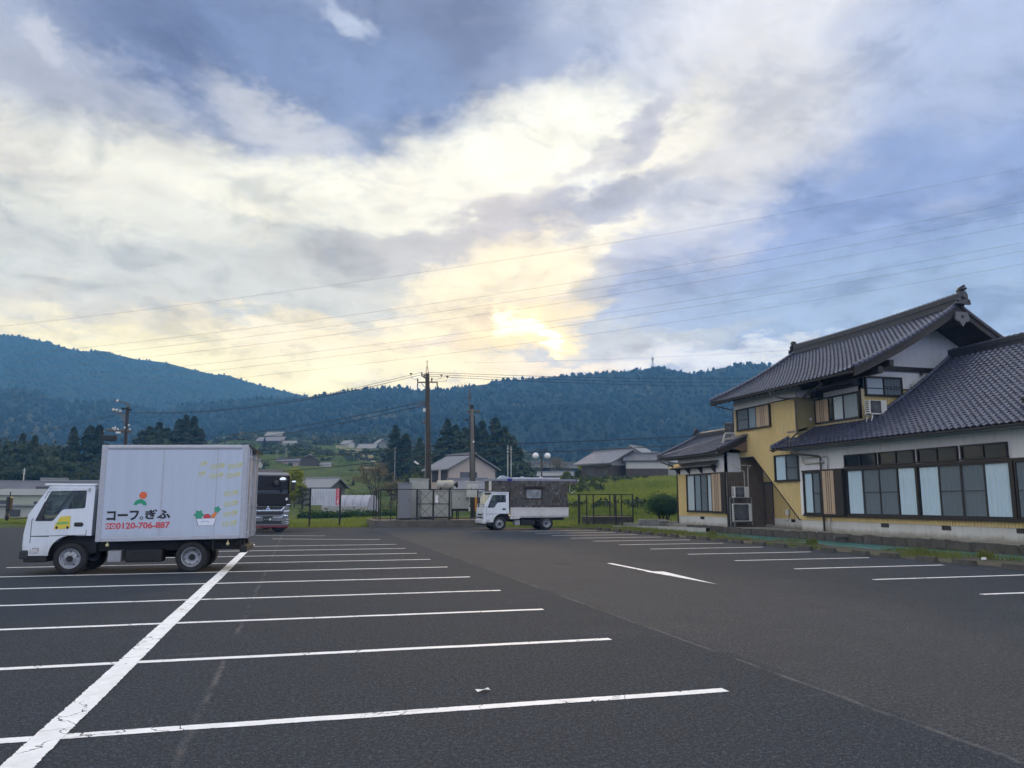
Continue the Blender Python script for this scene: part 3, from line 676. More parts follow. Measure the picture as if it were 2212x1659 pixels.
# recess behind the stair
m = MB(); ribbed(m, 'X', 23.35, [(31.0, 36.0, K(.66), K(3.74))]); m.box((23.38, 31, .2), (23.6, 36, 3.74)); m.box((22.2, 30.98, .2), (23.5, 31.04, 3.74)); hb(m, 'siding', SIDE)
m = MB(); m.box((23.33, 31.05, -.1), (23.6, 36.0, .66)); hb(m, 'foundation', FOUND)
m = MB(); m.box((23.31, 35.2, .35), (23.34, 35.85, 2.4)); m.mat(1); m.box((23.28, 35.13, .3), (23.34, 35.2, 2.5)); m.box((23.28, 35.85, .3), (23.34, 35.92, 2.5)); m.box((23.28, 35.13, 2.4), (23.34, 35.92, 2.5)); hb(m, 'side_door', [pm('brown door', (.14, .11, .085), .6, 0, .15, 4), GUT])
m = MB(); m.box((23.24, 33.8, .86), (23.35, 34.05, 1.12)); m.tube([(23.28, 33.92, .86), (23.28, 33.92, .62), (23.28, 34.15, .6)], .025); hb(m, 'meter_box', ACW)
m = MB(); m.box((23.31, 33.4, .5), (23.34, 33.7, .65)); hb(m, 'floor_vent', ROOMD)
# --- step wall (yellow siding, eave shade put into its colour, facing the car park corner) and window bay
m = MB(); m.box((22.05, 31.0, 4.0), (23.05, 31.06, 6.27)); hb(m, 'wall', pm('shaded yellow siding', (.30, .255, .12), .6, 0, .1, 2))
m = MB(); m.box((22.03, 30.985, 6.27), (23.05, 31.05, 7.05)); hb(m, 'wall', WALLW)
m = MB(); m.cyl((22.75, 30.97, 5.27), 'Y', .07, .04, 14); hb(m, 'wall_vent', ACW)
m = MB(); m.box((23.0, 27.85, 4.5), (23.15, 31.0, 4.98)); ribbed(m, 'X', 22.98, [(27.85, 31.0, K(4.5), K(4.98))]); hb(m, 'siding', SIDE)
m = MB(); m.box((23.0, 27.85, 4.98), (23.15, 31.0, 7.05)); hb(m, 'wall', WALLW)
# --- gable wall facing the car park
m = MB(); ribbed(m, 'Y', 27.83, [(23.0, 30.0, K(4.5), K(6.30))]); m.box((23.0, 27.855, 4.5), (30, 28.0, 6.30)); hb(m, 'siding', SIDE)
m = MB(); m.prism([(23.0, 6.30), (30.2, 6.30), (30.2, 7.6), (26.5, 9.55), (23.0, 7.35)], 'Y', 27.85, 28.0); hb(m, 'gable_wall', WALLW)
m = MB(); m.box((23.0, 27.79, 6.285), (30, 27.86, 6.325)); m.box((23.5, 27.72, 7.1), (29.6, 27.86, 7.30)); hb(m, 'gable_beam', FRAME)
for x in (23.7, 26.1):
    m = MB(); m.lathe([(.001, -.16), (.06, -.15), (.085, -.09), (.085, 0)], (x, 27.85, 7.0), 'Y', 14); hb(m, 'vent_hood', CHROME)
m = MB(); m.tube([(25.57, 27.75, 6.0), (25.57, 27.75, 6.55)], .06, 10); hb(m, 'flue_pipe', ACW)

# --- windows
def window(face, c, u0, u1, z0, z1, panes, fr=.06, rail=None, bottom=.06, mull=.05, parent=house):
    """panes = [(share, kind)]; kind: lace / screen / dark / grey / paper / shutter"""
    def B(mb, ua, ub, za, zb, d0, d1):
        if face == 'X': mb.box((c + d0, ua, za), (c + d1, ub, zb))
        else: mb.box((ua, c + d0, za), (ub, c + d1, zb))
    f = MB(); B(f, u0, u1, z1 - fr, z1, -.10, .01); B(f, u0 - .02, u1 + .02, z0, z0 + bottom, -.12, .01)
    B(f, u0, u0 + fr, z0 + bottom, z1 - fr, -.10, .01); B(f, u1 - fr, u1, z0 + bottom, z1 - fr, -.10, .01)
    edges = [u0 + fr]; tot = sum(p[0] for p in panes)
    for p in panes: edges.append(edges[-1] + (u1 - u0 - 2 * fr) * p[0] / tot)
    for e in edges[1:-1]: B(f, e - mull / 2, e + mull / 2, z0 + bottom, z1 - fr, -.085, .0)
    w = hb(f, 'window', FRAME)
    for i, (sh, kind) in enumerate(panes):
        a, b_ = edges[i] + (mull / 2 if i else 0), edges[i + 1] - (mull / 2 if i < len(panes) - 1 else 0); za, zb = z0 + bottom, z1 - fr
        def S(name, d, mat_):
            q = MB(); P = (lambda u, z: (c + d, u, z)) if face == 'X' else (lambda u, z: (u, c + d, z))
            q.add([P(a, za), P(b_, za), P(b_, zb), P(a, zb)], [(0, 1, 2, 3)]); return sub(q, name, mat_, w)
        if kind == 'shutter':
            q = MB(); B(q, a, b_, za, zb, -.075, -.01); q.mat(1)
            for k in (.38, .52, .66): B(q, a + (b_ - a) * k - .012, a + (b_ - a) * k + .012, za, zb, -.083, -.07)
            sub(q, 'shutter_panel', [TAN, FRAME], w); continue
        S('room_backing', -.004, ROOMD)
        if kind != 'dark':
            q = MB(); q.mat(0, True); nn = max(8, int((b_ - a) / .022)); ph = random.random() * 6; rows = [[], []]
            for k in range(nn + 1):
                u = a + (b_ - a) * k / nn; d = -.028 + (.022 * math.sin(u * 40 + ph + 1.3 * math.sin(u * 9 + ph)) if kind != 'paper' else 0)
                for r_, z in ((0, za + .03), (1, zb)): rows[r_].append((c + d, u, z) if face == 'X' else (u, c + d, z))
            q.grid(rows); sub(q, 'curtain', {'lace': CURT, 'screen': CURT, 'grey': CURTD, 'paper': CURTW}[kind], w)
        if kind == 'screen':
            S('insect_screen', -.078, SCREEN)
            q = MB(); B(q, a, b_, (za + zb) / 2 - .012, (za + zb) / 2 + .012, -.083, -.07); sub(q, 'screen_rail', FRAME, w)
        S('pane', -.055, GLASSW)
    return w
for (a, b_) in ((27.81, 25.97), (25.81, 23.98), (23.80, 22.0), (21.83, 20.02)):
    window('X', 21.99, b_, a, 2.90, 3.42, [(1, 'dark'), (1, 'dark')], .05, bottom=.05)
m = MB(); m.box((21.86, 17.0, 2.80), (22.01, 30.66, 2.88)); m.box((21.82, 17.0, .86), (22.01, 30.66, .93)); hb(m, 'window_rail', FRAME)
window('X', 21.98, 23.88, 27.76, .93, 2.80, [(1, 'lace'), (1, 'screen'), (1, 'screen'), (1, 'lace')][::-1], .05)
window('X', 21.98, 19.92, 23.86, .93, 2.80, [(1, 'lace'), (1, 'screen'), (1, 'screen'), (1, 'lace')], .06)
window('X', 21.98, 17.0, 19.78, .93, 2.80, [(1, 'screen'), (1, 'lace'), (1, 'screen')], .06)
for ya, yb in ((23.82, 23.92), (19.80, 19.92)): m = MB(); m.box((21.85, ya, .93), (22.0, yb, 2.80)); hb(m, 'post', FRAME)
window('X', 21.98, 29.42, 30.64, .93, 2.80, [(.8, 'screen'), (1, 'lace')], .06)
m = MB(); m.box((21.74, 27.82, .90), (22.0, 29.10, 2.86)); m.mat(1); m.box((21.735, 28.33, .98), (21.75, 29.06, 2.80)); m.mat(0)
for k in (28.55, 28.68, 28.81): m.box((21.727, k - .012, .98), (21.74, k + .012, 2.80))
hb(m, 'shutter_box', [FRAME, TAN])
window('X', 22.02, 33.02, 36.02, 5.10, 6.24, [(1.15, 'shutter'), (.72, 'grey'), (1.05, 'screen')], .07)
window('X', 22.02, 30.99, 32.85, 2.42, 3.68, [(1, 'screen'), (1, 'lace')], .06)
window('X', 22.97, 27.88, 30.85, 5.02, 6.17, [(.95, 'grey'), (.7, 'paper'), (.28, 'dark'), (.9, 'shutter')], .07)
window('Y', 27.83, 23.17, 25.07, 5.96, 6.82, [(1, 'paper'), (1, 'screen')], .07)
# timber brackets under the deep eave above the bay
m = MB(); m.box((22.6, 27.9, 6.42), (22.98, 30.9, 6.5)); m.box((22.5, 30.3, 6.2), (22.98, 30.6, 6.5)); hb(m, 'bay_canopy', WOODD)

# --- left wing
m = MB(); m.box((21.16, 36.0, 3.02), (21.3, 41.2, 4.0)); m.box((21.16, 36.0, 3.0), (22.06, 36.1, 4.3)); m.prism([(21.16, 4.0), (22.06, 4.0), (22.06, 4.45), (21.16, 4.05)], 'Y', 36.0, 36.1); m.box((21.3, 41.1, .2), (26, 41.2, 4.2)); hb(m, 'wall', WALLW)
m = MB(); ribbed(m, 'X', 21.13, [(40.08, 41.2, K(.70), K(3.02)), (36.0, 40.08, K(.70), K(.92))]); m.box((21.16, 36.0, .7), (21.3, 41.2, 3.02)); hb(m, 'siding', SIDE)
m = MB(); m.box((21.15, 36.0, -.2), (21.35, 41.22, .70)); hb(m, 'foundation', FOUND)
m = MB(); m.box((21.13, 38.32, .55), (21.17, 38.73, .69)); hb(m, 'floor_vent', ROOMD)
m = MB(); m.box((21.16, 35.96, .25), (22.06, 36.0, 3.0)); m.mat(1)
for k in range(6): m.box((21.25 + k * .14, 35.945, .3), (21.262 + k * .14, 35.965, 2.95))
m.mat(0); m.box((22.06, 35.97, .2), (23.4, 36.02, 3.74))
hb(m, 'side_panel', [pm('brown side panel', (.17, .135, .10), .7, 0, .15, 4), FRAME])
window('X', 21.13, 37.20, 40.06, .92, 3.0, [(.5, 'paper'), (.75, 'screen'), (.75, 'grey'), (.9, 'paper')], .08)
m = MB(); m.box((21.0, 35.82, .90), (21.16, 37.22, 3.0)); m.mat(1); m.box((20.995, 36.26, 1.0), (21.01, 37.14, 2.93)); m.mat(0)
for k in (36.52, 36.68, 36.84): m.box((20.985, k - .012, 1.0), (21.0, k + .012, 2.93))
hb(m, 'shutter_box', [FRAME, TAN])
# little shingled awning over the left window, on brackets
m = MB(); m.prism([(20.62, 3.34), (21.16, 3.62), (21.16, 3.66), (20.62, 3.38)], 'Y', 36.6, 41.5); hb(m, 'awning', pm('grey awning metal', (.10, .095, .09), .55, 0, .2, 4))
for y in (37.0, 38.4, 39.8, 41.0):
    m = MB(); m.prism([(20.75, 3.36), (21.15, 3.40), (21.15, 3.02), (21.05, 3.1), (20.95, 3.22)], 'Y', y - .06, y + .06); hb(m, 'awning_bracket', WOODD)
m = MB()
for y in np.arange(36.75, 41.4, .3): m.box((20.66, y - .03, 3.30), (21.1, y + .03, 3.35))
hb(m, 'awning_rafters', WOODD)

# --- roofs
def slope(xe, ze, xr, zr, k=.22):
    def z(x): s = (x - xe) / (xr - xe); return ze + (zr - ze) * ((1 - k) * s + k * s * s)
    return z
SL_R = slope(21.1, 3.93, 27.2, 7.72, .26); SL_M = slope(21.1, 6.70, 26.5, 9.62, .22); SL_L = slope(20.36, 4.0, 23.0, 5.22, .10)
def curl(y, y0, y1, amt=.10, run=1.6):
    d = min(y - y0, y1 - y); return amt * max(0, 1 - d / run) ** 2
def roof_sheet(name, zf, xs, y0, y1, th=.10, cu=(None, None), mats=(TILE, WOODD), other=None, amt=.1):
    """the boarded roof deck below the tiles, both slopes"""
    mb = MB(); ny = 16
    def surf(xa, off, flip=False):
        return [[(x, y0 + (y1 - y0) * j / ny, zf(x) + off + curl(y0 + (y1 - y0) * j / ny, y0, y1, amt)) for j in range(ny + 1)] for x in xa]
    mb.mat(0); mb.grid(surf(xs, -.01)); mb.mat(1); mb.grid([r[::-1] for r in surf(xs, -th)])
    top, bot = surf(xs, -.01), surf(xs, -th)
    mb.grid([[p for p in top[0]], [p for p in bot[0]]])
    mb.grid([[r[0] for r in top], [r[0] for r in bot]]); mb.grid([[r[-1] for r in bot], [r[-1] for r in top]])
    if other:      # far slope mirrored about the ridge
        xr, xe2 = other; mb.mat(0); xs2 = [xr + (xe2 - xr) * i / 8 for i in range(9)]
        mir = lambda x: 2 * xr - x
        rows = [[(x, y0 + (y1 - y0) * j / ny, zf(max(mir(x), xs[0])) - .01 + curl(y0 + (y1 - y0) * j / ny, y0, y1, amt)) for j in range(ny + 1)] for x in xs2]
        mb.grid(rows); rows2 = [[(a, b, c_ - th) for (a, b, c_) in r] for r in rows]; mb.mat(1); mb.grid([r[::-1] for r in rows2])
        mb.grid([[r[0] for r in rows], [r[0] for r in rows2]]); mb.grid([[r[-1] for r in rows2], [r[-1] for r in rows]])
    return hb(mb, name, list(mats))
lin_ = lambda a, b, n: [a + (b - a) * i / n for i in range(n + 1)]
roofM = roof_sheet('main_roof', SL_M, lin_(21.1, 26.5, 14), 25.8, 37.15, other=(26.5, 31.6))
roofR = roof_sheet('wing_roof', SL_R, lin_(21.1, 27.2, 14), 10.0, 27.2, other=(27.2, 30.0), amt=0)
roofS = roof_sheet('skirt_roof', SL_R, lin_(21.1, 23.0, 6), 27.2, 31.75, amt=0)
roofL = roof_sheet('side_wing_roof', SL_L, lin_(20.36, 23.0, 8), 35.2, 42.2, other=(23.0, 25.6))
# tiles: pressed S-shaped pan tiles, each one a piece
TW, TL = .275, .245
def tile_mesh(name, knob=False):
    mb = MB(); n = 6; prof = [(-.5 + i / n, .034 * math.sin(2 * math.pi * (i / n) * 1.0 + 2.2) + .004) for i in range(n + 1)]
    top_f = [(u * TW * 1.04, -.02, z + .046) for u, z in prof]; top_b = [(u * TW * 1.04, TL * 1.05, z + .006) for u, z in prof]; lip = [(u * TW * 1.04, -.015, z + .002) for u, z in prof]
    mb.mat(0, True); mb.grid([top_f[::-1], top_b[::-1]]); mb.mat(0, False); mb.grid([lip[::-1], top_f[::-1]]); return mb
TM = tile_mesh('tile'); TILE_ME = TM.mesh('tile'); TILE_ME.materials.append(TILE)
def tile_matrices(zf, xe, xr, y0, y1, amt, skip=None):
    out = []; dx = .001; x = xe + .0; row = 0
    while x < xr - .12:
        dz = (zf(x + dx) - zf(x)) / dx; nl = math.hypot(1, dz); upv = Vector((1 / nl, 0, dz / nl)); nrm = Vector((-dz / nl, 0, 1 / nl))
        ny = int(round((y1 - y0) / TW)); w = (y1 - y0) / ny
        for j in range(ny):
            y = y0 + (j + .5) * w
            if skip and skip(x, y): continue
            ax = Vector((0, -1, 0)); p = Vector((x, y, zf(x) + curl(y, y0, y1, amt)))
            Mx = Matrix(((ax.x, upv.x, nrm.x, p.x), (ax.y, upv.y, nrm.y, p.y), (ax.z, upv.z, nrm.z, p.z), (0, 0, 0, 1)))
            jit = Matrix.Translation((random.uniform(-.004, .004), random.uniform(-.004, .004), random.uniform(-.002, .003))) @ Matrix.Rotation(random.uniform(-.012, .012), 4, 'Z')
            out.append((Mx @ jit, x, y, row))
        x += TL / nl; row += 1
    return out
tilesR = tile_matrices(SL_R, 21.06, 27.1, 10.1, 27.2, 0)
tilesS = tile_matrices(SL_R, 21.06, 22.95, 27.2, 31.75, 0)
tilesM = tile_matrices(SL_M, 21.06, 26.4, 25.85, 37.1, .1)
tilesL = tile_matrices(SL_L, 20.32, 22.95, 35.25, 42.15, .1)
vis = [t for t in tilesR if math.degrees(math.atan2(t[1], t[2])) - 15.2 < 34.2]
vis.sort(key=lambda t: math.hypot(t[1], t[2])); one = set(id(t[0]) for t in vis[:300])
RINV = HINV
for t in tilesR:
    if id(t[0]) in one:
        o = bpy.data.objects.new('tile', TILE_ME); link(o, roofR); o.matrix_local = t[0]
V0 = np.array(TM.v); F0 = TM.f; rest = [t[0] for t in tilesR if id(t[0]) not in one] + [t[0] for t in tilesS + tilesM + tilesL]
Mt = np.array([np.array(q) for q in rest]); VV = np.einsum('nij,kj->nki', Mt[:, :3, :3], V0) + Mt[:, None, :3, 3]
FF = (np.arange(len(rest))[:, None, None] * len(V0) + np.array(F0)[None]).reshape(-1, 4)
tf = bpy.data.objects.new('tile_field', arr_mesh('tile_field', VV.reshape(-1, 3), FF, [TILE], True)); link(tf, house); tf.matrix_parent_inverse = HINV; tf['kind'] = 'stuff'
# eave end knobs and snow-guard tiles on the wing
m = MB(); m.mat(0, True)
for t in tilesR + tilesS:
    if t[3] == 0: m.sphere(t[0] @ Vector((.06, -.03, .045)), .05, 7, 5, (1, 1, .8))
    if t[3] == 2 and int(round(t[2] / TW)) % 2 == 0: m.sphere(t[0] @ Vector((.05, .05, .075)), .05, 6, 4, (.5, 1, 1))
o = hb(m, 'eave_knobs', TILE); o['kind'] = 'stuff'
def ridge(parent, p0, p1, h=.34, w=.13, name='ridge', bow=.0, caps=True):
    """stacked ridge tiles with a row of round cap tiles"""
    p0 = Vector(p0); p1 = Vector(p1); d = (p1 - p0); L = d.length; d.normalize(); side = Vector((d.y, -d.x, 0)).normalized(); n = max(2, int(L / .27))
    P = lambda t: p0 + (p1 - p0) * t + Vector((0, 0, bow * (2 * t - 1) ** 2))
    mb = MB(); rows = []
    prof = [(w + .06, -.06), (w + .05, .05), (w, .05), (w, h * .5), (w + .025, h * .52), (w + .025, h * .58), (w, h * .6), (w - .01, h), (-(w - .01), h), (-w, h * .6), (-(w + .025), h * .58), (-(w + .025), h * .52), (-w, h * .5), (-w, .05), (-(w + .05), .05), (-(w + .06), -.06)]
    for i in range(n + 1):
        c = P(i / n); rows.append([c + side * a + Vector((0, 0, b)) for a, b in prof])
    mb.grid(rows); r_ = hb(mb, name, TILED, parent) if parent is house else sub(mb, name, TILED, parent)
    if caps:
        cm = MB(); cm.mat(0, True); g = 8
        for k, (y, s_) in enumerate(((-.02, 1.12), (.05, 1.12), (.06, 1.0), (.28, .98))):
            pass
        rows = [[(math.cos(math.pi * q / g) * .12 * s_, y, math.sin(math.pi * q / g) * .10 * s_) for q in range(g + 1)] for (y, s_) in ((-.02, 1.15), (.05, 1.15), (.055, 1.0), (.29, .97))]
        cm.grid(rows); cme = cm.mesh('ridge_cap'); cme.materials.append(TILE)
        for i in range(n):
            c = P((i + .02) / n) + Vector((0, 0, h - .01)); t_ = (P((i + 1) / n) - P(i / n)).normalized(); sx = side; up = sx.cross(t_).normalized()
            M_ = Matrix(((sx.x, t_.x, up.x, c.x), (sx.y, t_.y, up.y, c.y), (sx.z, t_.z, up.z, c.z), (0, 0, 0, 1)))
            o = bpy.data.objects.new('ridge_cap', cme); link(o, parent)
            if parent is house: o.matrix_parent_inverse = HINV
            o.matrix_local = M_
    return r_
def oni(parent, p, d, s=1.0):
    """ridge-end ornament tile with horns and stacked round logs"""
    p = Vector(p); d = Vector(d).normalized(); sx = Vector((d.y, -d.x, 0)); mb = MB()
    M_ = Matrix(((sx.x, d.x, 0, p.x), (sx.y, d.y, 0, p.y), (0, 0, 1, p.z), (0, 0, 0, 1))) @ Matrix.Scale(s, 4)
    mb.prism([(-.42, -.1), (-.34, .06), (-.25, .12), (-.26, .34), (-.20, .42), (-.16, .5), (.16, .5), (.20, .42), (.26, .34), (.25, .12), (.34, .06), (.42, -.1)], 'Y', -.02, .12, M_)
    for x in (-.3, .3): mb.mat(0, True).lathe([(.001, -.06), (.07, -.05), (.09, 0), (.07, .05), (.001, .06)], (x, .08, .06), 'Y', 10, M_)
    mb.mat(0, True); mb.sphere((0, .12, .22), .12, 10, 6, (1, .6, 1), M_)
    for (x, z) in ((-.08, .55), (.08, .55), (0, .66)): mb.tube([(x, -.14, z - .02), (x, .22, z + .06)], .06, 9, True, M_)
    return sub(mb, 'ridge_end_tile', TILED, parent)
ridge(roofM, (26.5, 25.75, 9.60), (26.5, 37.15, 9.60), .42, .14, bow=.09); oni(roofM, (26.5, 25.68, 9.76), (0, -1, 0), .92); oni(roofM, (26.5, 37.2, 9.76), (0, 1, 0), .85)
ridge(roofR, (27.2, 10, 7.62), (27.2, 27.2, 7.62), .36, .13)
ridge(roofL, (23.0, 36.3, 5.17), (23.0, 42.2, 5.17), .30, .12); oni(roofL, (23.0, 42.25, 5.25), (0, 1, 0), .8)
# descending ridge with its end tile on the wing roof
ridge(roofR, (22.35, 19.2, SL_R(22.35) + .1), (27.0, 19.2, SL_R(27.0) + .08), .26, .12); oni(roofR, (22.28, 19.2, SL_R(22.35) + .16), (-1, 0, 0), .85)
# verge tiles and barge boards
def verge(parent, zf, xe, xr, y, sgn, bd=.30, oth=None, amt=.1):
    vm = MB(); xs = lin_(xe, xr, 16); s2 = [(x, zf(x) + amt) for x in xs]
    if oth: s2 = s2 + [(2 * xr - x, zf(x) + amt) for x in xs[::-1] if 2 * xr - x < oth][1:]
    top = [(x, y, z + .06) for x, z in s2]; bot = [(x, y, z - .04) for x, z in s2]; inn = [(x, y - sgn * .16, z + .065) for x, z in s2]; ib = [(x, y - sgn * .16, z - .04) for x, z in s2]
    vm.grid([bot, top]); vm.grid([top, inn]); vm.mat(1)
    b0 = [(x, y - sgn * .06, z - .03) for x, z in s2]; b1 = [(x, y - sgn * .06, z - .03 - bd) for x, z in s2]; c0 = [(x, y - sgn * .12, z - .03) for x, z in s2]; c1 = [(x, y - sgn * .12, z - .03 - bd) for x, z in s2]
    vm.grid([b1, b0]); vm.grid([c0, c1]); vm.grid([b1, c1])
    sub(vm, 'verge', [TILE, WOODD], parent)
    tm = MB(); tm.mat(0, True); tm.tube([(0, -.03, 0), (0, .25, 0)], [.085, .08], 8); tme = tm.mesh('verge_tile'); tme.materials.append(TILE)
    x = xe
    while x < xr - .15:
        dz = (zf(x + .01) - zf(x)) / .01; nl = math.hypot(1, dz); upv = Vector((1 / nl, 0, dz / nl)); nr = Vector((-dz / nl, 0, 1 / nl))
        p = Vector((x, y - sgn * .06, zf(x) + amt + .07)); ax = upv.cross(nr)
        o = bpy.data.objects.new('verge_tile', tme); link(o, parent); o.matrix_local = Matrix(((ax.x, upv.x, nr.x, p.x), (ax.y, upv.y, nr.y, p.y), (ax.z, upv.z, nr.z, p.z), (0, 0, 0, 1))); x += .245 / nl
verge(roofM, SL_M, 21.1, 26.5, 25.8, -1, .34, 31.6); verge(roofM, SL_M, 21.1, 26.5, 37.15, 1, .26, 31.6)
verge(roofR, SL_R, 22.9, 27.2, 27.22, 1, .2, amt=.02); verge(roofS, SL_R, 21.1, 22.6, 31.77, 1, .18, amt=.02)
verge(roofL, SL_L, 20.36, 22.05, 35.2, -1, .26); verge(roofL, SL_L, 20.36, 23.0, 42.2, 1, .2)
m = MB(); m.prism([(21.2, 4.15), (22.1, 4.6), (22.1, 4.05), (21.9, 4.02)], 'Y', 35.25, 35.32); hb(m, 'verge_board', WOODB)
m = MB(); m.prism([(21.4, 4.66), (22.06, 4.88), (22.06, 4.94), (21.4, 4.73)], 'Y', 35.1, 36.4); hb(m, 'roof_flashing', pm('worn flashing', (.22, .20, .19), .6, 0, .2, 5))
m = MB(); m.prism([(22.0, 4.66), (22.55, 4.78), (22.55, 4.9), (22.0, 4.74)], 'Y', 31.0, 31.8); hb(m, 'roof_flashing', pm('worn flashing', (.22, .20, .19), .6, 0, .2, 5))
# gegyo, the carved pendant under the gable peak
m = MB(); m.prism([(-.30, .35), (.30, .35), (.36, .05), (.26, -.08), (.20, -.02), (.0, -.28), (-.20, -.02), (-.26, -.08), (-.36, .05)], 'Y', 0, .07, Matrix.Translation((26.5, 25.70, 9.0))); m.mat(1, True); m.lathe([(.001, -.05), (.05, -.04), (.07, 0)], (26.5, 25.70, 9.16), 'Y', 10); sub(m, 'gable_pendant', [pm('weathered carved wood', (.13, .13, .145), .75, 0, .2, 6), WOODD], roofM)
# rafters' ends, soffits
m = MB()
for y in np.arange(25.95, 37.1, .45): m.prism([(21.16, SL_M(21.16) - .10), (22.0, SL_M(22.0) - .10), (22.0, SL_M(22.0) - .2), (21.16, SL_M(21.16) - .19)], 'Y', y - .035, y + .035)
m.box((22.3, 25.9, 6.62), (22.5, 31.0, 6.9)); m.box((25.9, 25.95, 9.0), (27.1, 27.85, 9.25)); m.box((22.9, 25.95, 6.95), (23.1, 27.85, 7.2))
o = hb(m, 'rafters', WOODD); o['kind'] = 'stuff'
m = MB(); m.box((21.2, 10, 3.80), (22.02, 31.3, 3.84)); hb(m, 'soffit', pm('soffit board', (.34, .33, .35), .8))
m = MB(); m.box((20.5, 36.0, 3.86), (21.2, 41.9, 3.9)); hb(m, 'soffit', pm('soffit board', (.34, .33, .35), .8))
# gutters and downpipes
def gutter(x, y0, y1, z, parent=house):
    g = MB(); pr = [(.065 * math.cos(a), .065 * math.sin(a)) for a in np.linspace(math.pi, 2 * math.pi, 8)]
    g.mat(0, True); g.grid([[(x + a, y0, z + b) for a, b in pr], [(x + a, y1, z + b) for a, b in pr]]); g.grid([[(x + a * .9, y1, z + b * .9) for a, b in pr], [(x + a * .9, y0, z + b * .9) for a, b in pr]])
    hb(g, 'gutter', GUT)
gutter(21.02, 25.9, 37.0, 6.63); gutter(21.02, 10, 31.7, 3.86); gutter(20.28, 35.3, 42.1, 3.93)
def pipe(pts, r=.038, name='downpipe', mat_=GUT): q = MB(); q.mat(0, True); q.tube(pts, r, 10); hb(q, name, mat_)
pipe([(21.02, 31.5, 6.58), (21.02, 31.5, 6.4), (21.5, 31.2, 6.22), (21.9, 30.93, 6.2), (21.93, 30.93, 6.0), (21.93, 30.93, 4.75), (21.75, 30.6, 4.6), (21.05, 30.25, 4.2), (21.02, 30.2, 3.95)])
pipe([(21.02, 30.15, 3.85), (21.02, 30.15, 3.62), (21.5, 29.9, 3.55), (21.88, 29.35, 3.45), (21.88, 29.3, 3.3), (21.88, 29.3, .25)], .045)
pipe([(21.02, 28.0, 6.58), (21.3, 28.1, 6.45), (22.2, 30.6, 6.3), (22.4, 30.95, 6.25)])
pipe([(21.02, 36.6, 6.60), (21.02, 36.6, 6.48), (21.98, 36.42, 6.28), (21.98, 36.4, 6.05), (21.98, 36.4, 5.3)])
pipe([(22.0, 36.6, 5.0), (20.5, 41.6, 4.17), (20.3, 41.9, 3.98)], .04, 'roof_drain', pm('grey drain pipe', (.22, .22, .25), .5))
pipe([(20.28, 41.6, 3.9), (20.28, 41.6, 3.75), (20.9, 41.3, 3.5), (21.1, 41.25, 3.45), (21.1, 41.25, .3)])
pipe([(21.08, 35.75, 3.0), (21.08, 35.75, .2)], .045)
pipe([(21.35, 30.55, 3.75), (21.6, 30.55, 3.62), (21.88, 30.55, 3.55), (21.9, 30.55, 3.25), (21.9, 30.4, 3.18), (21.9, 29.15, 3.2)], .04, 'vent_pipe', PIPEW)
pipe([(21.92, 30.2, 3.42), (21.92, 28.95, 3.45), (21.92, 28.9, 3.35), (21.92, 28.9, 2.9)], .03, 'vent_pipe', PIPEW)
pipe([(21.9, 28.98, .28), (21.9, 28.98, .75), (21.95, 28.9, .8)], .04, 'vent_pipe', PIPEW)
pipe([(22.2, 35.2, 3.3), (21.45, 35.5, 3.35), (21.3, 35.7, 3.35)], .025, 'vent_pipe', PIPEW); pipe([(22.1, 35.45, 1.8), (22.1, 35.4, 3.2), (22.2, 35.3, 3.3)], .025, 'vent_pipe', PIPEW); pipe([(22.0, 35.6, 2.2), (22.0, 35.6, 3.0), (21.6, 35.75, 3.3)], .025, 'vent_pipe', PIPEW)
# --- air conditioners: things of their own
def aircon(label, loc, rz, w=.8, h=.56, d=.28, stand=None):
    """outdoor unit, fan side towards local -Y"""
    t = thing('air_conditioner', label, 'air conditioner', loc, rz, 'outdoor units of the house')
    q = MB(); q.bevbox((-w / 2, 0, 0), (w / 2, d, h), .02); q.build('casing', ACW, t)
    q = MB(); cx = -w * .14; cz = h * .5; r = h * .42
    q.box((cx - r * 1.08, -.012, cz - r * 1.08), (cx + r * 1.08, .002, cz + r * 1.08)); q.mat(1)
    for k in range(4):
        rr_ = r * (.3 + .23 * k); q.tube([(cx + rr_ * math.cos(a), -.018, cz + rr_ * math.sin(a)) for a in np.linspace(0, 2 * math.pi, 25)], .006, 4)
    for a in np.linspace(0, math.pi, 9): q.tube([(cx - r * math.cos(a), -.02, cz - r * math.sin(a)), (cx + r * math.cos(a), -.02, cz + r * math.sin(a))], .004, 4)
    q.build('fan_grille', [pm('fan shade', (.05, .052, .055), .6), ACG], t)
    q = MB()
    for i in range(4):
        for k in range(6): q.box((-w / 2 - .004, .05 + i * .05, .06 + k * h * .145), (-w / 2 + .002, .085 + i * .05, .06 + k * h * .145 + .05))
    q.build('side_vents', ROOMD, t)
    if stand: stand(t, w, h, d)
    return t
def roof_stand(t, w, h, d):
    q = MB(); q.box((-w / 2, -.05, -.04), (w / 2 + .25, 0, 0)); q.box((-w / 2, d, -.04), (w / 2 + .25, d + .05, 0))
    for x in (-.3, .12):
        q.tube([(x, 0, -.03), (x - .12, 0, -.5)], .022, 6); q.tube([(x, d, -.03), (x - .12, d, -.45)], .022, 6)
    q.tube([(w / 2 + .25, 0, -.03), (-.2, 0, -.5)], .015, 6); q.box((-.55, -.03, -.53), (.15, .02, -.49)); q.build('stand', ACW, t)
aircon('outdoor air conditioner on a white stand on the wing roof below the gable window', (23.15, 27.05, 5.12), 0, .86, .56, .3, roof_stand)
aircon('outdoor air conditioner on the small side wing roof by the far corner', (22.0, 36.7, 5.1), R(-20), .55, .54, .3, roof_stand)
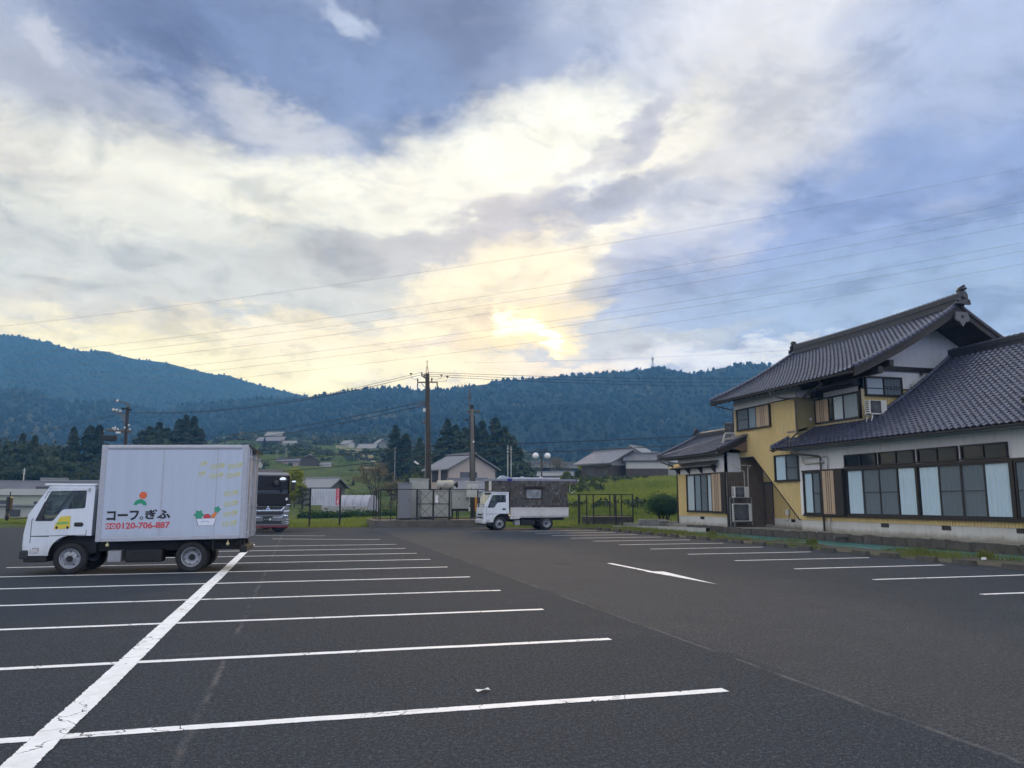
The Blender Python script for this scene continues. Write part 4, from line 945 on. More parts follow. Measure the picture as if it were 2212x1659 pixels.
def rack(t, w, h, d):
    q = MB()
    for x in (-.5, .5):
        for y in (-.03, d + .05): q.box((x - .02, y - .02, -1.42), (x + .02, y + .02, 0))
    q.box((-.52, -.05, -.03), (.52, d + .07, 0)); q.box((-.52, -.05, -1.22), (.52, d + .07, -1.19)); q.build('rack', pm('galvanised rack', (.30, .31, .30), .5, .5, .15, 6), t)
aircon('small outdoor air conditioner on top of the metal rack in the house recess', (21.58, 35.2, 1.70), 0, .84, .54, .28, rack)
aircon('large outdoor air conditioner on the lower shelf of the rack in the recess', (21.62, 35.16, .52), 0, .95, .88, .32)
# ------------------------------------------------------------------ canal, stone wall, verge
def soilmat():
    b = NB('weedy soil'); v = b.geo(); a = b.noise(v, 1.1, 6, .65); f = b.noise(v, 14, 5, .7); st = b.vor(v, 22)
    c = b.mix(b.rng(a, .35, .65), (.085, .07, .052), (.14, .12, .085)); c = b.mix(b.rng(a, .5, .66, 0, .8), c, (.07, .095, .025)); c = b.mix(b.rng(f, .3, .7, .55, 0), c, (.035, .03, .022)); c = b.mix(b.rng(st, 0, .16, .6, 0), c, (.26, .25, .23))
    b.put(b.b.inputs['Base Color'], c); b.b.inputs['Roughness'].default_value = .95; b.bump(b.math('ADD', f, st), .8, .04); return b.m
SOIL = soilmat()
def sheet(name, x0, x1, y0, y1, zf, mat_, label, nx=10, ny=60):
    m = MB(); m.mat(0, True); m.grid([[(x0(y) + (x1(y) - x0(y)) * i / nx, y, zf(x0(y) + (x1(y) - x0(y)) * i / nx, y, i / nx)) for i in range(nx + 1)] for y in lin_(y0, y1, ny)][::-1])
    o = m.build(name, mat_); tag(o, label, kind='structure'); return o
c_ = lambda v: (lambda y: v)
edgeX = lambda y: 18.35 + .12 * math.sin(y * .8) + .08 * math.sin(y * 2.3)
verge_o = sheet('verge', c_(15.8), edgeX, 4, 46, lambda x, y, s: .005 + .03 * math.sin(math.pi * min(1, s * 1.6)) - .06 * max(0, s - .5) + .035 * float(fbm(x * 1.3, y * 1.3, 3, 2)) - (.25 if s > .99 else 0), SOIL, 'weedy strip of earth between the bays and the canal', 12, 110)
def watermat():
    b = NB('canal water'); v = b.geo(); b.put(b.b.inputs['Base Color'], b.mix(b.rng(b.noise(v, .4, 3), .3, .7), (.055, .165, .150), (.075, .20, .185))); b.b.inputs['Roughness'].default_value = .35; b.b.inputs['Specular IOR Level'].default_value = .25
    b.bump(b.noise(b.geo((1, .5, 1)), 7, 4), .18, .02); return b.m
w_ = MB().add([(17.9, 2, -.075), (21.2, 2, -.075), (21.2, 37.5, -.075), (17.9, 37.5, -.075)], [(0, 1, 2, 3)]).build('canal_water', watermat()); tag(w_, 'dull green canal water below the stone wall', kind='structure')
m = MB(); m.box((20.95, 2, -.6), (26, 43, .225)); o = m.build('house_platform', [pm('platform earth', (.26, .245, .21), .95, 0, .25, 2, .4, 20, dirt=.4)]); tag(o, 'strip of bare earth and concrete the house stands on', kind='structure')
# sloped stone facing: leaning blocks with open joints
STONE = pm('wall stone', (.062, .056, .048), .9, 0, .35, 3, .5, 18, dirt=.6); MORT = pm('stone joint shade', (.03, .028, .025), .95)
wallt = thing('stone_wall', 'low leaning stone block wall along the far bank of the canal', 'wall', (20.9, 20, 0))
m = MB(); m.prism([(20.80, -.5), (20.97, .20), (21.1, .20), (21.1, -.5)], 'Y', 4, 39.5); o = m.build('wall_core', MORT); o.parent = wallt; o.matrix_parent_inverse = Matrix.Translation((-20.9, -20, 0))
stone_me = []
for k in range(5):
    q = MB(); q.bevbox((0, 0, 0), (.10, .50, .30), .022); lean = .22 + .07 * k
    q.v = [(x + z * .28 - .02 + random.uniform(-.012, .012), y + z * lean * 1.6 + random.uniform(-.02, .02), z + random.uniform(-.02, .02)) for x, y, z in q.v]
    me = q.mesh('stone'); me.materials.append(STONE); stone_me.append(me)
y = 5.0
while y < 39.3:
    sy = random.uniform(.85, 1.25); o = bpy.data.objects.new('stone', random.choice(stone_me)); link(o, wallt)
    o.location = (20.74 - 20.9 + random.uniform(-.015, .015), y - 20, -.075 + random.uniform(-.02, .015)); o.scale = (1, sy, random.uniform(.95, 1.08)); y += .50 * sy + .035
# pale concrete coping along the far bend, low retaining walls by the bush
m = MB(); pts = [(20.95, 37.2), (20.6, 38.6), (19.9, 40.3), (18.9, 41.6), (17.6, 42.4)]
for (a, b_) in zip(pts, pts[1:]):
    d = Vector((b_[0] - a[0], b_[1] - a[1], 0)); nrm = Vector((-d.y, d.x, 0)).normalized() * .42
    m.add([(a[0] - nrm.x, a[1] - nrm.y, .10), (b_[0] - nrm.x, b_[1] - nrm.y, .10), (b_[0] + nrm.x, b_[1] + nrm.y, .14), (a[0] + nrm.x, a[1] + nrm.y, .14)], [(0, 1, 2, 3)])
    m.add([(a[0] + nrm.x, a[1] + nrm.y, .14), (b_[0] + nrm.x, b_[1] + nrm.y, .14), (b_[0] + nrm.x, b_[1] + nrm.y, -.3), (a[0] + nrm.x, a[1] + nrm.y, -.3)], [(0, 1, 2, 3)])
o = m.build('concrete_kerb', CONCL); tag(o, 'pale concrete edging curving round the head of the canal', kind='structure')
m = MB(); m.bevbox((19.3, 42.6, -.3), (21.05, 42.85, .46), .02); o = m.build('retaining_wall', CONC); tag(o, 'low dark concrete retaining wall below the round bush', 'wall')
m = MB(); m.bevbox((21.2, 42.1, -.3), (22.3, 42.8, .34), .03); o = m.build('concrete_block', CONC); tag(o, 'grey concrete block against the far corner of the house', 'block')
m = MB(); m.tube([(20.35, 42.35, .0), (20.35, 42.35, .30), (20.42, 42.35, .37), (21.05, 42.35, .37), (21.12, 42.35, .30), (21.12, 42.35, 0)], .04, 8); o = m.build('pipe_barrier', pm('grey pipe', (.26, .26, .24), .6)); tag(o, 'low bent grey pipe barrier in front of the retaining wall', 'barrier')
m = MB(); m.tube([(20.2, 26.5, .12), (20.85, 26.5, .14)], [.09, .08], 12); o = m.build('drain_pipe', pm('clay drain', (.10, .09, .08), .8)); tag(o, 'short drain pipe sticking out of the canal stone wall', 'pipe')
# wheel stops, two to a bay
WS = MB(); WS.prism([(-.09, 0), (-.055, .125), (.05, .125), (.09, 0)], 'Y', 0, .62); WS.v = [(x + random.uniform(-.004, .004), y, z) for x, y, z in WS.v]
wsm = WS.mesh('wheel_stop'); wsm.materials.append(pm('wheel stop concrete', (.065, .062, .055), .92, 0, .3, 4, .5, 25, dirt=.5))
names = ['first', 'second', 'third', 'fourth', 'fifth', 'sixth', 'seventh', 'eighth', 'ninth', 'tenth', 'eleventh', 'twelfth', 'thirteenth', 'fourteenth', 'fifteenth', 'sixteenth', 'seventeenth', 'eighteenth', 'nineteenth', 'twentieth']
n_ = 0
for k in range(0, 11):
    for dy in (0, 1.15):
        y = 12.78 + 2.535 * k + dy
        if y < 13.6: continue
        o = bpy.data.objects.new('wheel_stop', wsm); link(o); o.location = (15.56 + random.uniform(-.03, .03), y + random.uniform(-.05, .05), .002); o.rotation_euler = (0, 0, random.uniform(-.05, .05)); o.scale = (1, random.uniform(.92, 1.06), 1)
        tag(o, (names[n_] if n_ < 20 else 'farthest') + ' concrete wheel stop from the right edge, along the weedy verge', 'wheel stop', 'wheel stops along the right bays'); n_ += 1
# weeds and grass blades
def blades(n, sampler, h0, h1, w, seed):
    g = np.random.default_rng(seed); P = sampler(g, n); n = len(P); h = h0 + (h1 - h0) * g.random(n) ** 2; a = g.random(n) * 6.28; lean = g.random(n) * .7; la = g.random(n) * 6.28
    dx = np.cos(a) * w; dy = np.sin(a) * w; z = P[:, 2]
    V = np.stack([np.stack([P[:, 0] - dx, P[:, 1] - dy, z], -1), np.stack([P[:, 0] + dx, P[:, 1] + dy, z], -1), np.stack([P[:, 0] + np.cos(la) * lean * h, P[:, 1] + np.sin(la) * lean * h, z + h], -1)], 1)
    return V.reshape(-1, 3), np.arange(n * 3).reshape(-1, 3)
def verge_pts(g, n):
    y = 12 + 33 * g.random(n); x = 15.75 + 2.45 * g.random(n); k = fbm(x * .9, y * .5, 3, 12) + .10 * (y > 27) - .02 + .05 * (x < 16.3) > .02 * 1
    x, y = x[k], y[k]; return np.stack([x, y, np.full_like(x, .03)], -1)
GB = leafmat('verge grass blades', (.06, .105, .02), (.22, .24, .06), .3); GB2 = leafmat('meadow grass blades', (.06, .135, .018), (.34, .36, .07), .35); GB3 = leafmat('dry stalks', (.18, .15, .08), (.28, .24, .13), .2)
stuffobj('verge_weeds', blades(26000, verge_pts, .05, .2, .009, 1), GB, 'weeds and grass growing along the verge')
def lot_edge(g, n):
    x = -20 + 32 * g.random(n); y0 = np.interp(x, [-20, -17, -3, -.5, 3.2, 4.3, 10.9, 12], [57, 56.5, 48.5, 47.3, 47.2, 50.2, 50, 50]); y = y0 + .1 + 13 * g.random(n) ** 1.5
    return np.stack([x, y, ground_z(x, y) - .02], -1)
stuffobj('meadow_grass', blades(60000, lot_edge, .08, .30, .022, 2), GB2, 'yellow green grass along the far edge of the parking lot')
def right_edge(g, n):
    x = 11 + 16 * g.random(n); y = 44.5 + 17 * g.random(n); return np.stack([x, y, np.maximum(ground_z(x, y), -.02)], -1)[(x < 13) | (y > 46)]
stuffobj('bank_foot_grass', blades(30000, right_edge, .08, .35, .022, 3), GB2, 'grass at the foot of the bank behind the camper truck')
def bank(g, n):
    a = np.radians(3.5 + 12 * g.random(n) + 15.2); r = 58 + 48 * g.random(n); x = r * np.sin(a); y = r * np.cos(a); return np.stack([x, y, ground_z(x, y) - .03], -1)
stuffobj('bank_grass', blades(80000, bank, .12, .5, .05, 4), GB2, 'long bright grass covering the bank')
def tufts():
    for (x, y, s, lab) in ((17.6, 17.0, .17, 'dark green weed clump at the canal edge nearest the right frame edge'), (17.0, 18.6, .16, 'broad weed clump on the verge before the stone wall'), (17.4, 24.0, .17, 'spiky weed clump by the water opposite the drain pipe'), (17.0, 30.2, .2, 'tall weed clump at the left end of the green water')):
        g = np.random.default_rng(int(x * 100)); n = 420; P = np.stack([x + g.normal(0, s * .45, n), y + g.normal(0, s * .45, n), np.full(n, .03)], -1)
        V, F_ = blades(n, lambda gg, k: P, s * .5, s * 1.5, .016, 5); me = arr_mesh('weed', V, F_, [GB], False); o = link(bpy.data.objects.new('weed_clump', me)); tag(o, lab, 'weed', 'weed clumps on the verge')
tufts()
m = MB(); m.box((-.09, -.035, 0), (.09, .035, .05)); o = m.build('litter', pm('paper', (.8, .8, .78), .8), None, (16.6, 16.1, .08), .5); tag(o, 'small white piece of litter on the verge beside the wheel stops', 'litter')
# ------------------------------------------------------------------ vehicles
def fill_panel(mb, outer, holes, P):
    """flat panel with holes; outer/holes are 2-d loops, P maps (a, b) to 3-d"""
    bm = bmesh.new(); es = []
    for loop in [outer] + holes:
        vs = [bm.verts.new((a, b, 0)) for a, b in loop]
        es += [bm.edges.new((vs[i], vs[(i + 1) % len(vs)])) for i in range(len(vs))]
    bmesh.ops.triangle_fill(bm, use_beauty=True, use_dissolve=False, edges=es); bm.verts.index_update()
    mb.add([P(v.co.x, v.co.y) for v in bm.verts], [[v.index for v in f.verts] for f in bm.faces]); bm.free()
def rounded(poly, r=.05, n=4):
    out = []; N = len(poly)
    for i in range(N):
        p = Vector(poly[i]); a = Vector(poly[i - 1]); b = Vector(poly[(i + 1) % N]); da = a - p; db = b - p
        rr_ = min(r, da.length * .45, db.length * .45); q0 = p + da.normalized() * rr_; q1 = p + db.normalized() * rr_
        for k in range(n + 1): t = k / n; out.append(tuple(q0 * (1 - t) ** 2 + p * 2 * t * (1 - t) + q1 * t * t))
    return out
def text_mesh(s, bold=0.0, vertical=False):
    cu = bpy.data.curves.new('t', 'FONT'); cu.body = '\n'.join(s) if vertical else s; cu.size = 1; cu.offset = bold; cu.align_x = 'CENTER' if vertical else 'LEFT'; cu.resolution_u = 3
    if vertical: cu.space_line = .78
    o = bpy.data.objects.new('t', cu); COL.objects.link(o); dg = bpy.context.evaluated_depsgraph_get(); me = bpy.data.meshes.new_from_object(o.evaluated_get(dg)); bpy.data.objects.remove(o); bpy.data.curves.remove(cu); return me
def lettering(parent, s, x0, x1, z0, z1, y, mat_, name='lettering', bold=.0, rot=0.0, vertical=False, shear=0.0):
    """text fitted to a box on a face that looks towards local -Y"""
    me = text_mesh(s, bold, vertical); co = np.empty(len(me.vertices) * 3); me.vertices.foreach_get('co', co); co = co.reshape(-1, 3)
    if not len(co): return None
    mn, mx_ = co.min(0), co.max(0); u = (co[:, 0] - mn[0]) / (mx_[0] - mn[0]) - .5; v = (co[:, 1] - mn[1]) / (mx_[1] - mn[1]) - .5
    X = u * (x1 - x0); Z = v * (z1 - z0) + shear * X; c, s_ = math.cos(rot), math.sin(rot)
    nc = np.stack([(x0 + x1) / 2 + X * c - Z * s_, np.full(len(X), y), (z0 + z1) / 2 + X * s_ + Z * c], -1)
    me.vertices.foreach_set('co', nc.ravel()); me.materials.clear(); me.materials.append(mat_); me.name = name; me.update(); return link(bpy.data.objects.new(name, me), parent)
def flat(parent, name, poly, y, mat_):
    m = MB(); m.add([(x, y, z) for x, z in poly], [tuple(range(len(poly)))]); return m.build(name, mat_, parent)
def disc(cx, cz, rx, rz=None, n=24, a0=0, a1=2 * math.pi):
    rz = rx if rz is None else rz; return [(cx + rx * math.cos(a), cz + rz * math.sin(a)) for a in np.linspace(a0, a1, n, endpoint=abs(a1 - a0) < 6.2)]
INK = lambda n, c: pm('print ' + n, c, .5, 0, .03, 3)
def make_wheel(parent, loc, r, w, side=-1, dish=False, dual=False, name='wheel'):
    """tyre with rim; outer face towards local -Y when side = -1"""
    m = MB(); m.mat(0, True); k = w / 2
    prof = [(r * .60, -k * .85), (r * .66, -k * .98), (r * .86, -k), (r * .96, -k * .9), (r, -k * .68), (r, k * .68), (r * .96, k * .9), (r * .86, k), (r * .66, k * .98), (r * .60, k * .85)]
    m.lathe(prof, (0, 0, 0), 'Y', 36); m.mat(0, False)
    for i in range(44):
        a = 2 * math.pi * i / 44; M_ = Matrix.Rotation(a, 4, 'Y'); m.box((-.012, -k * .66, r - .004), (.012, k * .66, r + .007), M_)
    wh = m.build(name, RUBBER, parent, loc)
    q = MB(); q.mat(0, True); s = side
    if not dish: pr = [(r * .66, s * k * .9), (r * .60, s * k * .98), (r * .57, s * k * .8), (r * .52, s * k * .55), (r * .36, s * k * .9), (r * .24, s * k * 1.0), (r * .20, s * k * 1.02)]
    else: pr = [(r * .66, s * k * .9), (r * .60, s * k * .98), (r * .57, s * k * .8), (r * .55, s * k * .1), (r * .40, -s * k * .15), (r * .24, -s * k * .2), (r * .2, -s * k * .15)]
    if s > 0: pr = pr
    q.lathe(pr, (0, 0, 0), 'Y', 36); yb = pr[-1][1]
    q.mat(1); q.cyl((0, yb - (.03 if s < 0 else 0), 0), 'Y', r * .19, .05 + (.04 if not dish else .06), 20); q.mat(1)
    ym = s * k * .74 if not dish else -s * k * .02; nu = 5 if not dish else 6
    for i in range(nu):
        a = 2 * math.pi * i / nu + .3
        q.add([(r * (.455 + .05 * math.sin(b)) * math.cos(a + .10 * math.cos(b)), ym + s * .006 - s * .03 * math.sin(b) * (0 if dish else 1), r * (.455 + .05 * math.sin(b)) * math.sin(a + .10 * math.cos(b))) for b in np.linspace(0, 2 * math.pi, 12, endpoint=False)], [tuple(range(12))])
    q.mat(0)
    for i in range(6):
        a = 2 * math.pi * i / 6; q.cyl((r * .29 * math.cos(a), (s * k * 1.0 if not dish else -s * k * .2) - (.02 if s < 0 else 0), r * .29 * math.sin(a)), 'Y', r * .04, .04, 6)
    q.build('rim', [RIM, CHASSIS], wh)
    if dual: m2 = MB(); m2.mat(0, True); m2.lathe(prof, (0, -s * w * 1.12, 0), 'Y', 32); m2.build('inner_tyre', RUBBER, wh)
    return wh
SEATM = pm('seat fabric', (.05, .052, .058), .9)
def cab(root, W, bumper_white=False, visor=True, paint=WHITE):
    """cab-over light truck cab: front at x = 0, near side at y = 0, ground z = 0"""
    prof = [(.0, .52), (.0, .90), (.055, 1.25), (.40, 1.83), (.50, 1.868), (1.27, 1.868), (1.29, 1.80), (1.29, .80), (1.22, .80)]
    arch = [(.905 + .42 * math.cos(a), .40 + .41 * math.sin(a)) for a in np.linspace(R(72), R(180), 12)]
    prof = prof[:-1] + [(1.03, .80)] + arch[1:] + [(.485, .395), (.10, .40)]
    win = rounded([(.185, 1.11), (.53, 1.11), (.70, 1.355), (1.13, 1.375), (1.13, 1.745), (.44, 1.735)], .045)
    b = MB(); inset = lambda z: .0 if z < 1.25 else .05 * (z - 1.25) / .6
    fill_panel(b, prof, [win], lambda x, z: (x, inset(z), z)); fill_panel(b, prof, [win], lambda x, z: (x, W - inset(z), z))
    n = len(prof)
    for i in range(n):
        (x0, z0), (x1, z1) = prof[i], prof[(i + 1) % n]
        if (x0, z0) == (.055, 1.25): continue                # windscreen opening
        b.add([(x0, inset(z0), z0), (x1, inset(z1), z1), (x1, W - inset(z1), z1), (x0, W - inset(z0), z0)], [(0, 1, 2, 3)])
    # windscreen pillars and header
    for y0, y1 in ((0, .07), (W - .07, W)):
        b.add([(.055, y0 + 0, 1.25), (.40, y0 + .04 * (y0 == 0), 1.83), (.40, y1, 1.83), (.055, y1, 1.25)], [(0, 1, 2, 3)])
    body = b.build('cab_body', paint, root)
    q = MB(); q.add([(.06, .06, 1.255), (.06, W - .06, 1.255), (.395, W - .09, 1.825), (.395, .09, 1.825)], [(0, 1, 2, 3)]); q.build('windscreen', GLASSV, root)
    for y, nm in ((.012, 'side_window'), (W - .012, 'side_window')):
        q = MB(); q.add([(x, y + (inset(z) if y < 1 else -inset(z)), z) for x, z in win], [tuple(range(len(win)))]); q.build(nm, GLASSV, root)
        # black rubber surround and quarter post
        e = MB(); yy = y + (-.016 if y < 1 else .016)
        L = len(win)
        for i in range(L):
            (x0, z0), (x1, z1) = win[i], win[(i + 1) % L]; cx, cz = .7, 1.45; o_ = 1.0; i_ = .965
            f = lambda x, z, k: (cx + (x - cx) * k, yy + (inset(z) if y < 1 else -inset(z)), cz + (z - cz) * k)
            e.add([f(x0, z0, o_), f(x1, z1, o_), f(x1, z1, i_), f(x0, z0, i_)], [(0, 1, 2, 3)])
        e.add([(x, yy + (inset(z) if y < 1 else -inset(z)), z) for x, z in ((.19, 1.115), (.33, 1.115), (.36, 1.42), (.34, 1.52))], [(0, 1, 2, 3)])
        e.build('window_seal', BLACKP, root)
    # interior
    q = MB(); q.box((.10, .08, .85), (.34, W - .08, 1.16)); q.prism([(.1, 1.16), (.34, 1.16), (.30, 1.22), (.14, 1.24)], 'Y', .12, W - .12); q.box((1.20, .06, .85), (1.26, W - .06, 1.35)); q.box((.55, .08, .85), (1.2, W - .08, .95)); q.build('dashboard', BLACKP, root)
    for y in (.15, W - .65):
        q = MB(); q.bevbox((.65, y, .93), (1.1, y + .5, 1.08), .04); q.bevbox((1.02, y, 1.05), (1.18, y + .5, 1.55), .05); q.bevbox((1.06, y + .13, 1.55), (1.15, y + .37, 1.70), .04); q.build('seat', SEATM, root)
    q = MB(); M_ = Matrix.Translation((.50, W - .42, 1.22)) @ Matrix.Rotation(R(-62), 4, 'Y'); q.tube([(.19 * math.cos(a), .19 * math.sin(a), 0) for a in np.linspace(0, 2 * math.pi, 25)], .015, 6, False, M_); q.build('steering_wheel', BLACKP, root)
    # door shut lines, handle, bumper, lamps, mirrors, roof gutter, visor
    q = MB(); yy = -.0035
    for (x0, z0, x1, z1) in ((1.185, .80, 1.185, 1.80), (.13, .66, .13, 1.12), (.13, 1.12, .42, 1.80), (.42, 1.80, 1.185, 1.80), (.13, .80, 1.185, .815), (.13, .795, .48, .79)):
        t = .006; d = Vector((x1 - x0, 0, z1 - z0)).normalized(); nn = Vector((-d.z, 0, d.x)) * t
        q.add([(x0 - nn.x, yy + inset(z0), z0 - nn.z), (x1 - nn.x, yy + inset(z1), z1 - nn.z), (x1 + nn.x, yy + inset(z1), z1 + nn.z), (x0 + nn.x, yy + inset(z0), z0 + nn.z)], [(0, 1, 2, 3)])
    q.build('door_gap', pm('shut line', (.08, .085, .09), .7), root)
    q = MB(); hp = rounded([(.94, .99), (1.12, .99), (1.12, 1.08), (.94, 1.08)], .04); q.add([(x, -.004, z) for x, z in hp], [tuple(range(len(hp)))]); q.bevbox((.965, -.02, 1.02), (1.09, -.004, 1.05), .008); q.build('door_handle', BLACKP, root)
    q = MB(); q.bevbox((-.06, -.01, .325), (.12, W + .01, .52), .035); q.build('bumper', paint if bumper_white else BLACKP, root)
    q = MB(); q.bevbox((.02, .02, .26), (.46, W - .02, .40), .02); q.build('underbody', CHASSIS, root)
    q = MB(); q.box((.48, .24, .42), (1.34, W - .24, .86)); q.box((.47, .012, .795), (1.28, W - .012, .83)); q.prism([(.49, .40), (.52, .56), (.62, .72), (.78, .79), (1.0, .81), (1.0, .84), (.76, .83), (.58, .75), (.48, .58), (.45, .40)], 'Y', .008, W - .008); q.build('wheel_well', CHASSIS, root)
    q = MB(); q.box((-.012, .12, .58), (.004, W - .12, .66)); q.box((-.012, .3, .72), (.004, W - .3, .80)); q.build('grille', BLACKP, root)
    for y in (.03, W - .28):
        q = MB(); q.bevbox((-.03, y, .56), (.03, y + .25, .86), .025); hl = q.build('headlight', pm('lamp glass', (.55, .6, .66), .1, .3, .1, 20), root)
        q = MB(); q.mat(0, True); q.sphere((-.02, y + .125, .70), .07, 12, 8, (.4, 1, 1)); q.build('bulb', CHROME, hl)
    q = MB(); q.bevbox((.13, -.015, .45), (.30, .006, .53), .01); q.build('side_marker', pm('marker glass', (.5, .47, .45), .2), root)
    q = MB(); q.bevbox((.30, .0 + .03, 1.845), (1.31, W - .03, 1.895), .022); q.build('roof', paint, root)
    if visor: q = MB(); q.prism([(.40, 1.73), (.46, 1.80), (1.2, 1.81), (1.16, 1.755)], 'Y', -.035, .0); q.build('rain_visor', pm('visor grey', (.62, .66, .70), .3), root)
    for s, y in ((-1, 0), (1, W)):
        q = MB(); q.tube([(.04, y, 1.18), (-.15, y + s * .10, 1.16), (-.28, y + s * .14, 1.17), (-.27, y + s * .14, 1.72)], .011, 6); mr = q.build('mirror_arm', BLACKP, root)
        q = MB(); q.bevbox((-.31, y + s * .14 - .09, 1.33), (-.235, y + s * .14 + .09, 1.62), .025); q.build('mirror', BLACKP, mr)
        q = MB(); q.mat(0, True); q.sphere((-.30, y + s * .12, 1.20), .075, 10, 8, (.5, 1, 1)); q.build('round_mirror', BLACKP, mr)
    q = MB(); q.tube([(.25, .3, 1.32), (.06, .35, 1.28)], .008, 5); q.box((.03, .2, 1.265), (.05, .75, 1.275)); q.build('wiper', BLACKP, root)
def chassis(root, W, x0, x1, zt):
    q = MB()
    for y in (.38, W - .46): q.box((x0, y, zt - .22), (x1, y + .08, zt - .04))
    for x in np.arange(x0 + .2, x1, .6): q.box((x, .44, zt - .18), (x + .08, W - .44, zt - .06))
    q.build('frame', CHASSIS, root)
    q = MB(); q.bevbox((1.62, .08, .24), (1.88, .5, .48), .02); q.build('battery_box', pm('battery box grey', (.30, .31, .33), .5), root)
    q = MB(); q.bevbox((1.95, .12, .22), (2.7, .52, .50), .04); q.build('fuel_tank', CHASSIS, root); q = MB(); q.mat(0, True); q.cyl((2.1, W - .4, .42), 'X', .17, .8, 16); q.build('exhaust_silencer', CHASSIS, root)
    q = MB(); q.tube([(1.45, .8, .45), (3.3, .8, .33)], .05, 8); q.sphere((3.3, .85, .33), .17, 12, 8); q.box((3.22, .2, .28), (3.4, W - .2, .38)); q.box((.85, .15, .26), (.97, W - .15, .34)); q.build('driveline', CHASSIS, root)

# --- box truck
TW_ = 1.72
bt = thing('box_truck', 'white box delivery truck with printed cargo box parked across the left bays', 'truck', (-5.50, 18.62, 0), R(-2.6))
cab(bt, TW_); chassis(bt, TW_, 1.0, 4.35, .68)
make_wheel(bt, (.905, .12, .325), .325, .20); make_wheel(bt, (.905, TW_ - .12, .325), .325, .20, 1)
make_wheel(bt, (3.31, .10, .325), .325, .20, -1, True, True); make_wheel(bt, (3.31, TW_ - .10, .325), .325, .20, 1, True, True)
SH = .0165
def shz(mb, x0=1.38): mb.v = [(x, y, z + SH * (x - x0)) for x, y, z in mb.v]; return mb
BX0, BX1, BY0, BY1, BZ0, BZ1 = 1.38, 4.39, -.05, 1.77, .665, 2.725
q = MB(); q.box((BX0 + .02, BY0 + .012, BZ0 + .05), (BX1 - .02, BY1 - .012, BZ1 - .02)); shz(q).build('cargo_box', BOXW, bt)
def trim(a, b, r=.012): q = MB(); q.bevbox(a, b, r); return shz(q).build('box_trim', ALU, bt)
trim((BX0, BY0, BZ0), (BX0 + .11, BY0 + .10, BZ1), .02); trim((BX1 - .11, BY0, BZ0), (BX1, BY0 + .10, BZ1), .02)
trim((BX0 + .11, BY0 - .002, BZ1 - .115), (BX1 - .11, BY0 + .12, BZ1), .045); trim((BX0 + .11, BY0 - .001, BZ0), (BX1 - .11, BY0 + .06, BZ0 + .085), .012)
trim((BX0, BY1 - .1, BZ0), (BX0 + .11, BY1, BZ1), .02); trim((BX1 - .11, BY1 - .1, BZ0), (BX1, BY1, BZ1), .02); trim((BX0 + .11, BY1 - .12, BZ1 - .115), (BX1 - .11, BY1, BZ1), .045)
q = MB(); q.box((BX0 + .03, BY0 + .05, BZ1 - .03), (BX1 - .03, BY1 - .05, BZ1 - .012)); shz(q).build('box_roof', ALU, bt)
# rivets: a dotted seam round the panel
q = MB()
def rv(x, z): q.add([(x + .006 * math.cos(a), BY0 + .0105, z + .006 * math.sin(a)) for a in np.linspace(0, 2 * math.pi, 6, endpoint=False)], [tuple(range(6))])
for z in np.arange(BZ0 + .12, BZ1 - .14, .045): rv(BX0 + .125, z); rv(BX1 - .125, z)
for x in np.arange(BX0 + .14, BX1 - .13, .045): rv(x, BZ0 + .105)
for z in np.arange(BZ0 + .12, BZ1 - .14, .09): rv(2.64, z); rv(3.75, z)
o = shz(q).build('rivet_rows', pm('rivet', (.35, .36, .40), .5), bt); o['kind'] = 'stuff'
for x in (2.64, 3.75): q = MB(); q.box((x - .009, BY0 + .0095, BZ0 + .09), (x + .009, BY0 + .0118, BZ1 - .12)); shz(q).build('panel_joint', ALU, bt)
# rear doors: rails, locking bars, handles, hinges
q = MB(); q.box((BX1 - .01, BY0 + .02, BZ0), (BX1 + .03, BY1 - .02, BZ1 - .06)); shz(q).build('rear_door', ALU, bt)
for y in (.05, .75, 1.0, 1.65):
    q = MB(); q.tube([(BX1 + .055, y, BZ0 + .02), (BX1 + .055, y, BZ1 - .1)], .016, 8)
    for z in (BZ0 + .1, 1.35, BZ1 - .3): q.box((BX1 + .02, y - .04, z), (BX1 + .08, y + .04, z + .05))
    lb = shz(q).build('locking_bar', ALU, bt)
q = MB(); q.tube([(BX1 + .03, .08, 1.55), (BX1 + .10, .08, 1.57), (BX1 + .10, .08, 1.98), (BX1 + .03, .08, 2.0)], .013, 8); shz(q).build('grab_handle', ALU, bt)
q = MB(); q.prism([(BX1 - .04, BZ1 + .02), (BX1 + .16, BZ1 - .1), (BX1 + .14, BZ1 - .15), (BX1 - .02, BZ1 - .03)], 'Y', BY0 + .1, BY1 - .1); shz(q).build('rear_hood', BLACKP, bt)
q = MB(); q.bevbox((BX1 - .1, .1, .40), (BX1 + .05, TW_ - .1, .55), .02); q.box((BX1 - .2, .2, .55), (BX1 - .1, .28, .72)); q.box((BX1 - .2, TW_ - .28, .55), (BX1 - .1, TW_ - .2, .72)); q.build('rear_step', CHASSIS, bt)
for x in (1.62, 4.05): q = MB(); q.mat(0, True); q.sphere((x, BY0 + .04, .60), .038, 10, 8); q.box((x - .01, BY0 + .03, .60), (x + .01, BY0 + .05, .68)); q.build('marker_lamp', pm('amber lamp', (.55, .5, .25), .3), bt)
q = MB(); q.prism([(2.92, .70), (3.0, .78), (3.6, .80), (3.72, .70), (3.74, .45), (3.76, .45), (3.74, .72), (3.62, .83), (2.98, .81), (2.90, .72)], 'Y', -.02, .30); q.build('mudguard', CHASSIS, bt)
# print on the side
YP = BY0 + .008
def sx(zx): return 1.605 + (zx - 805) * (2.86 - 1.605) / (1262 - 805) if True else 0
def sz(zy): return 1.643 - (zy - 505) * (1.643 - .966) / (740 - 505)
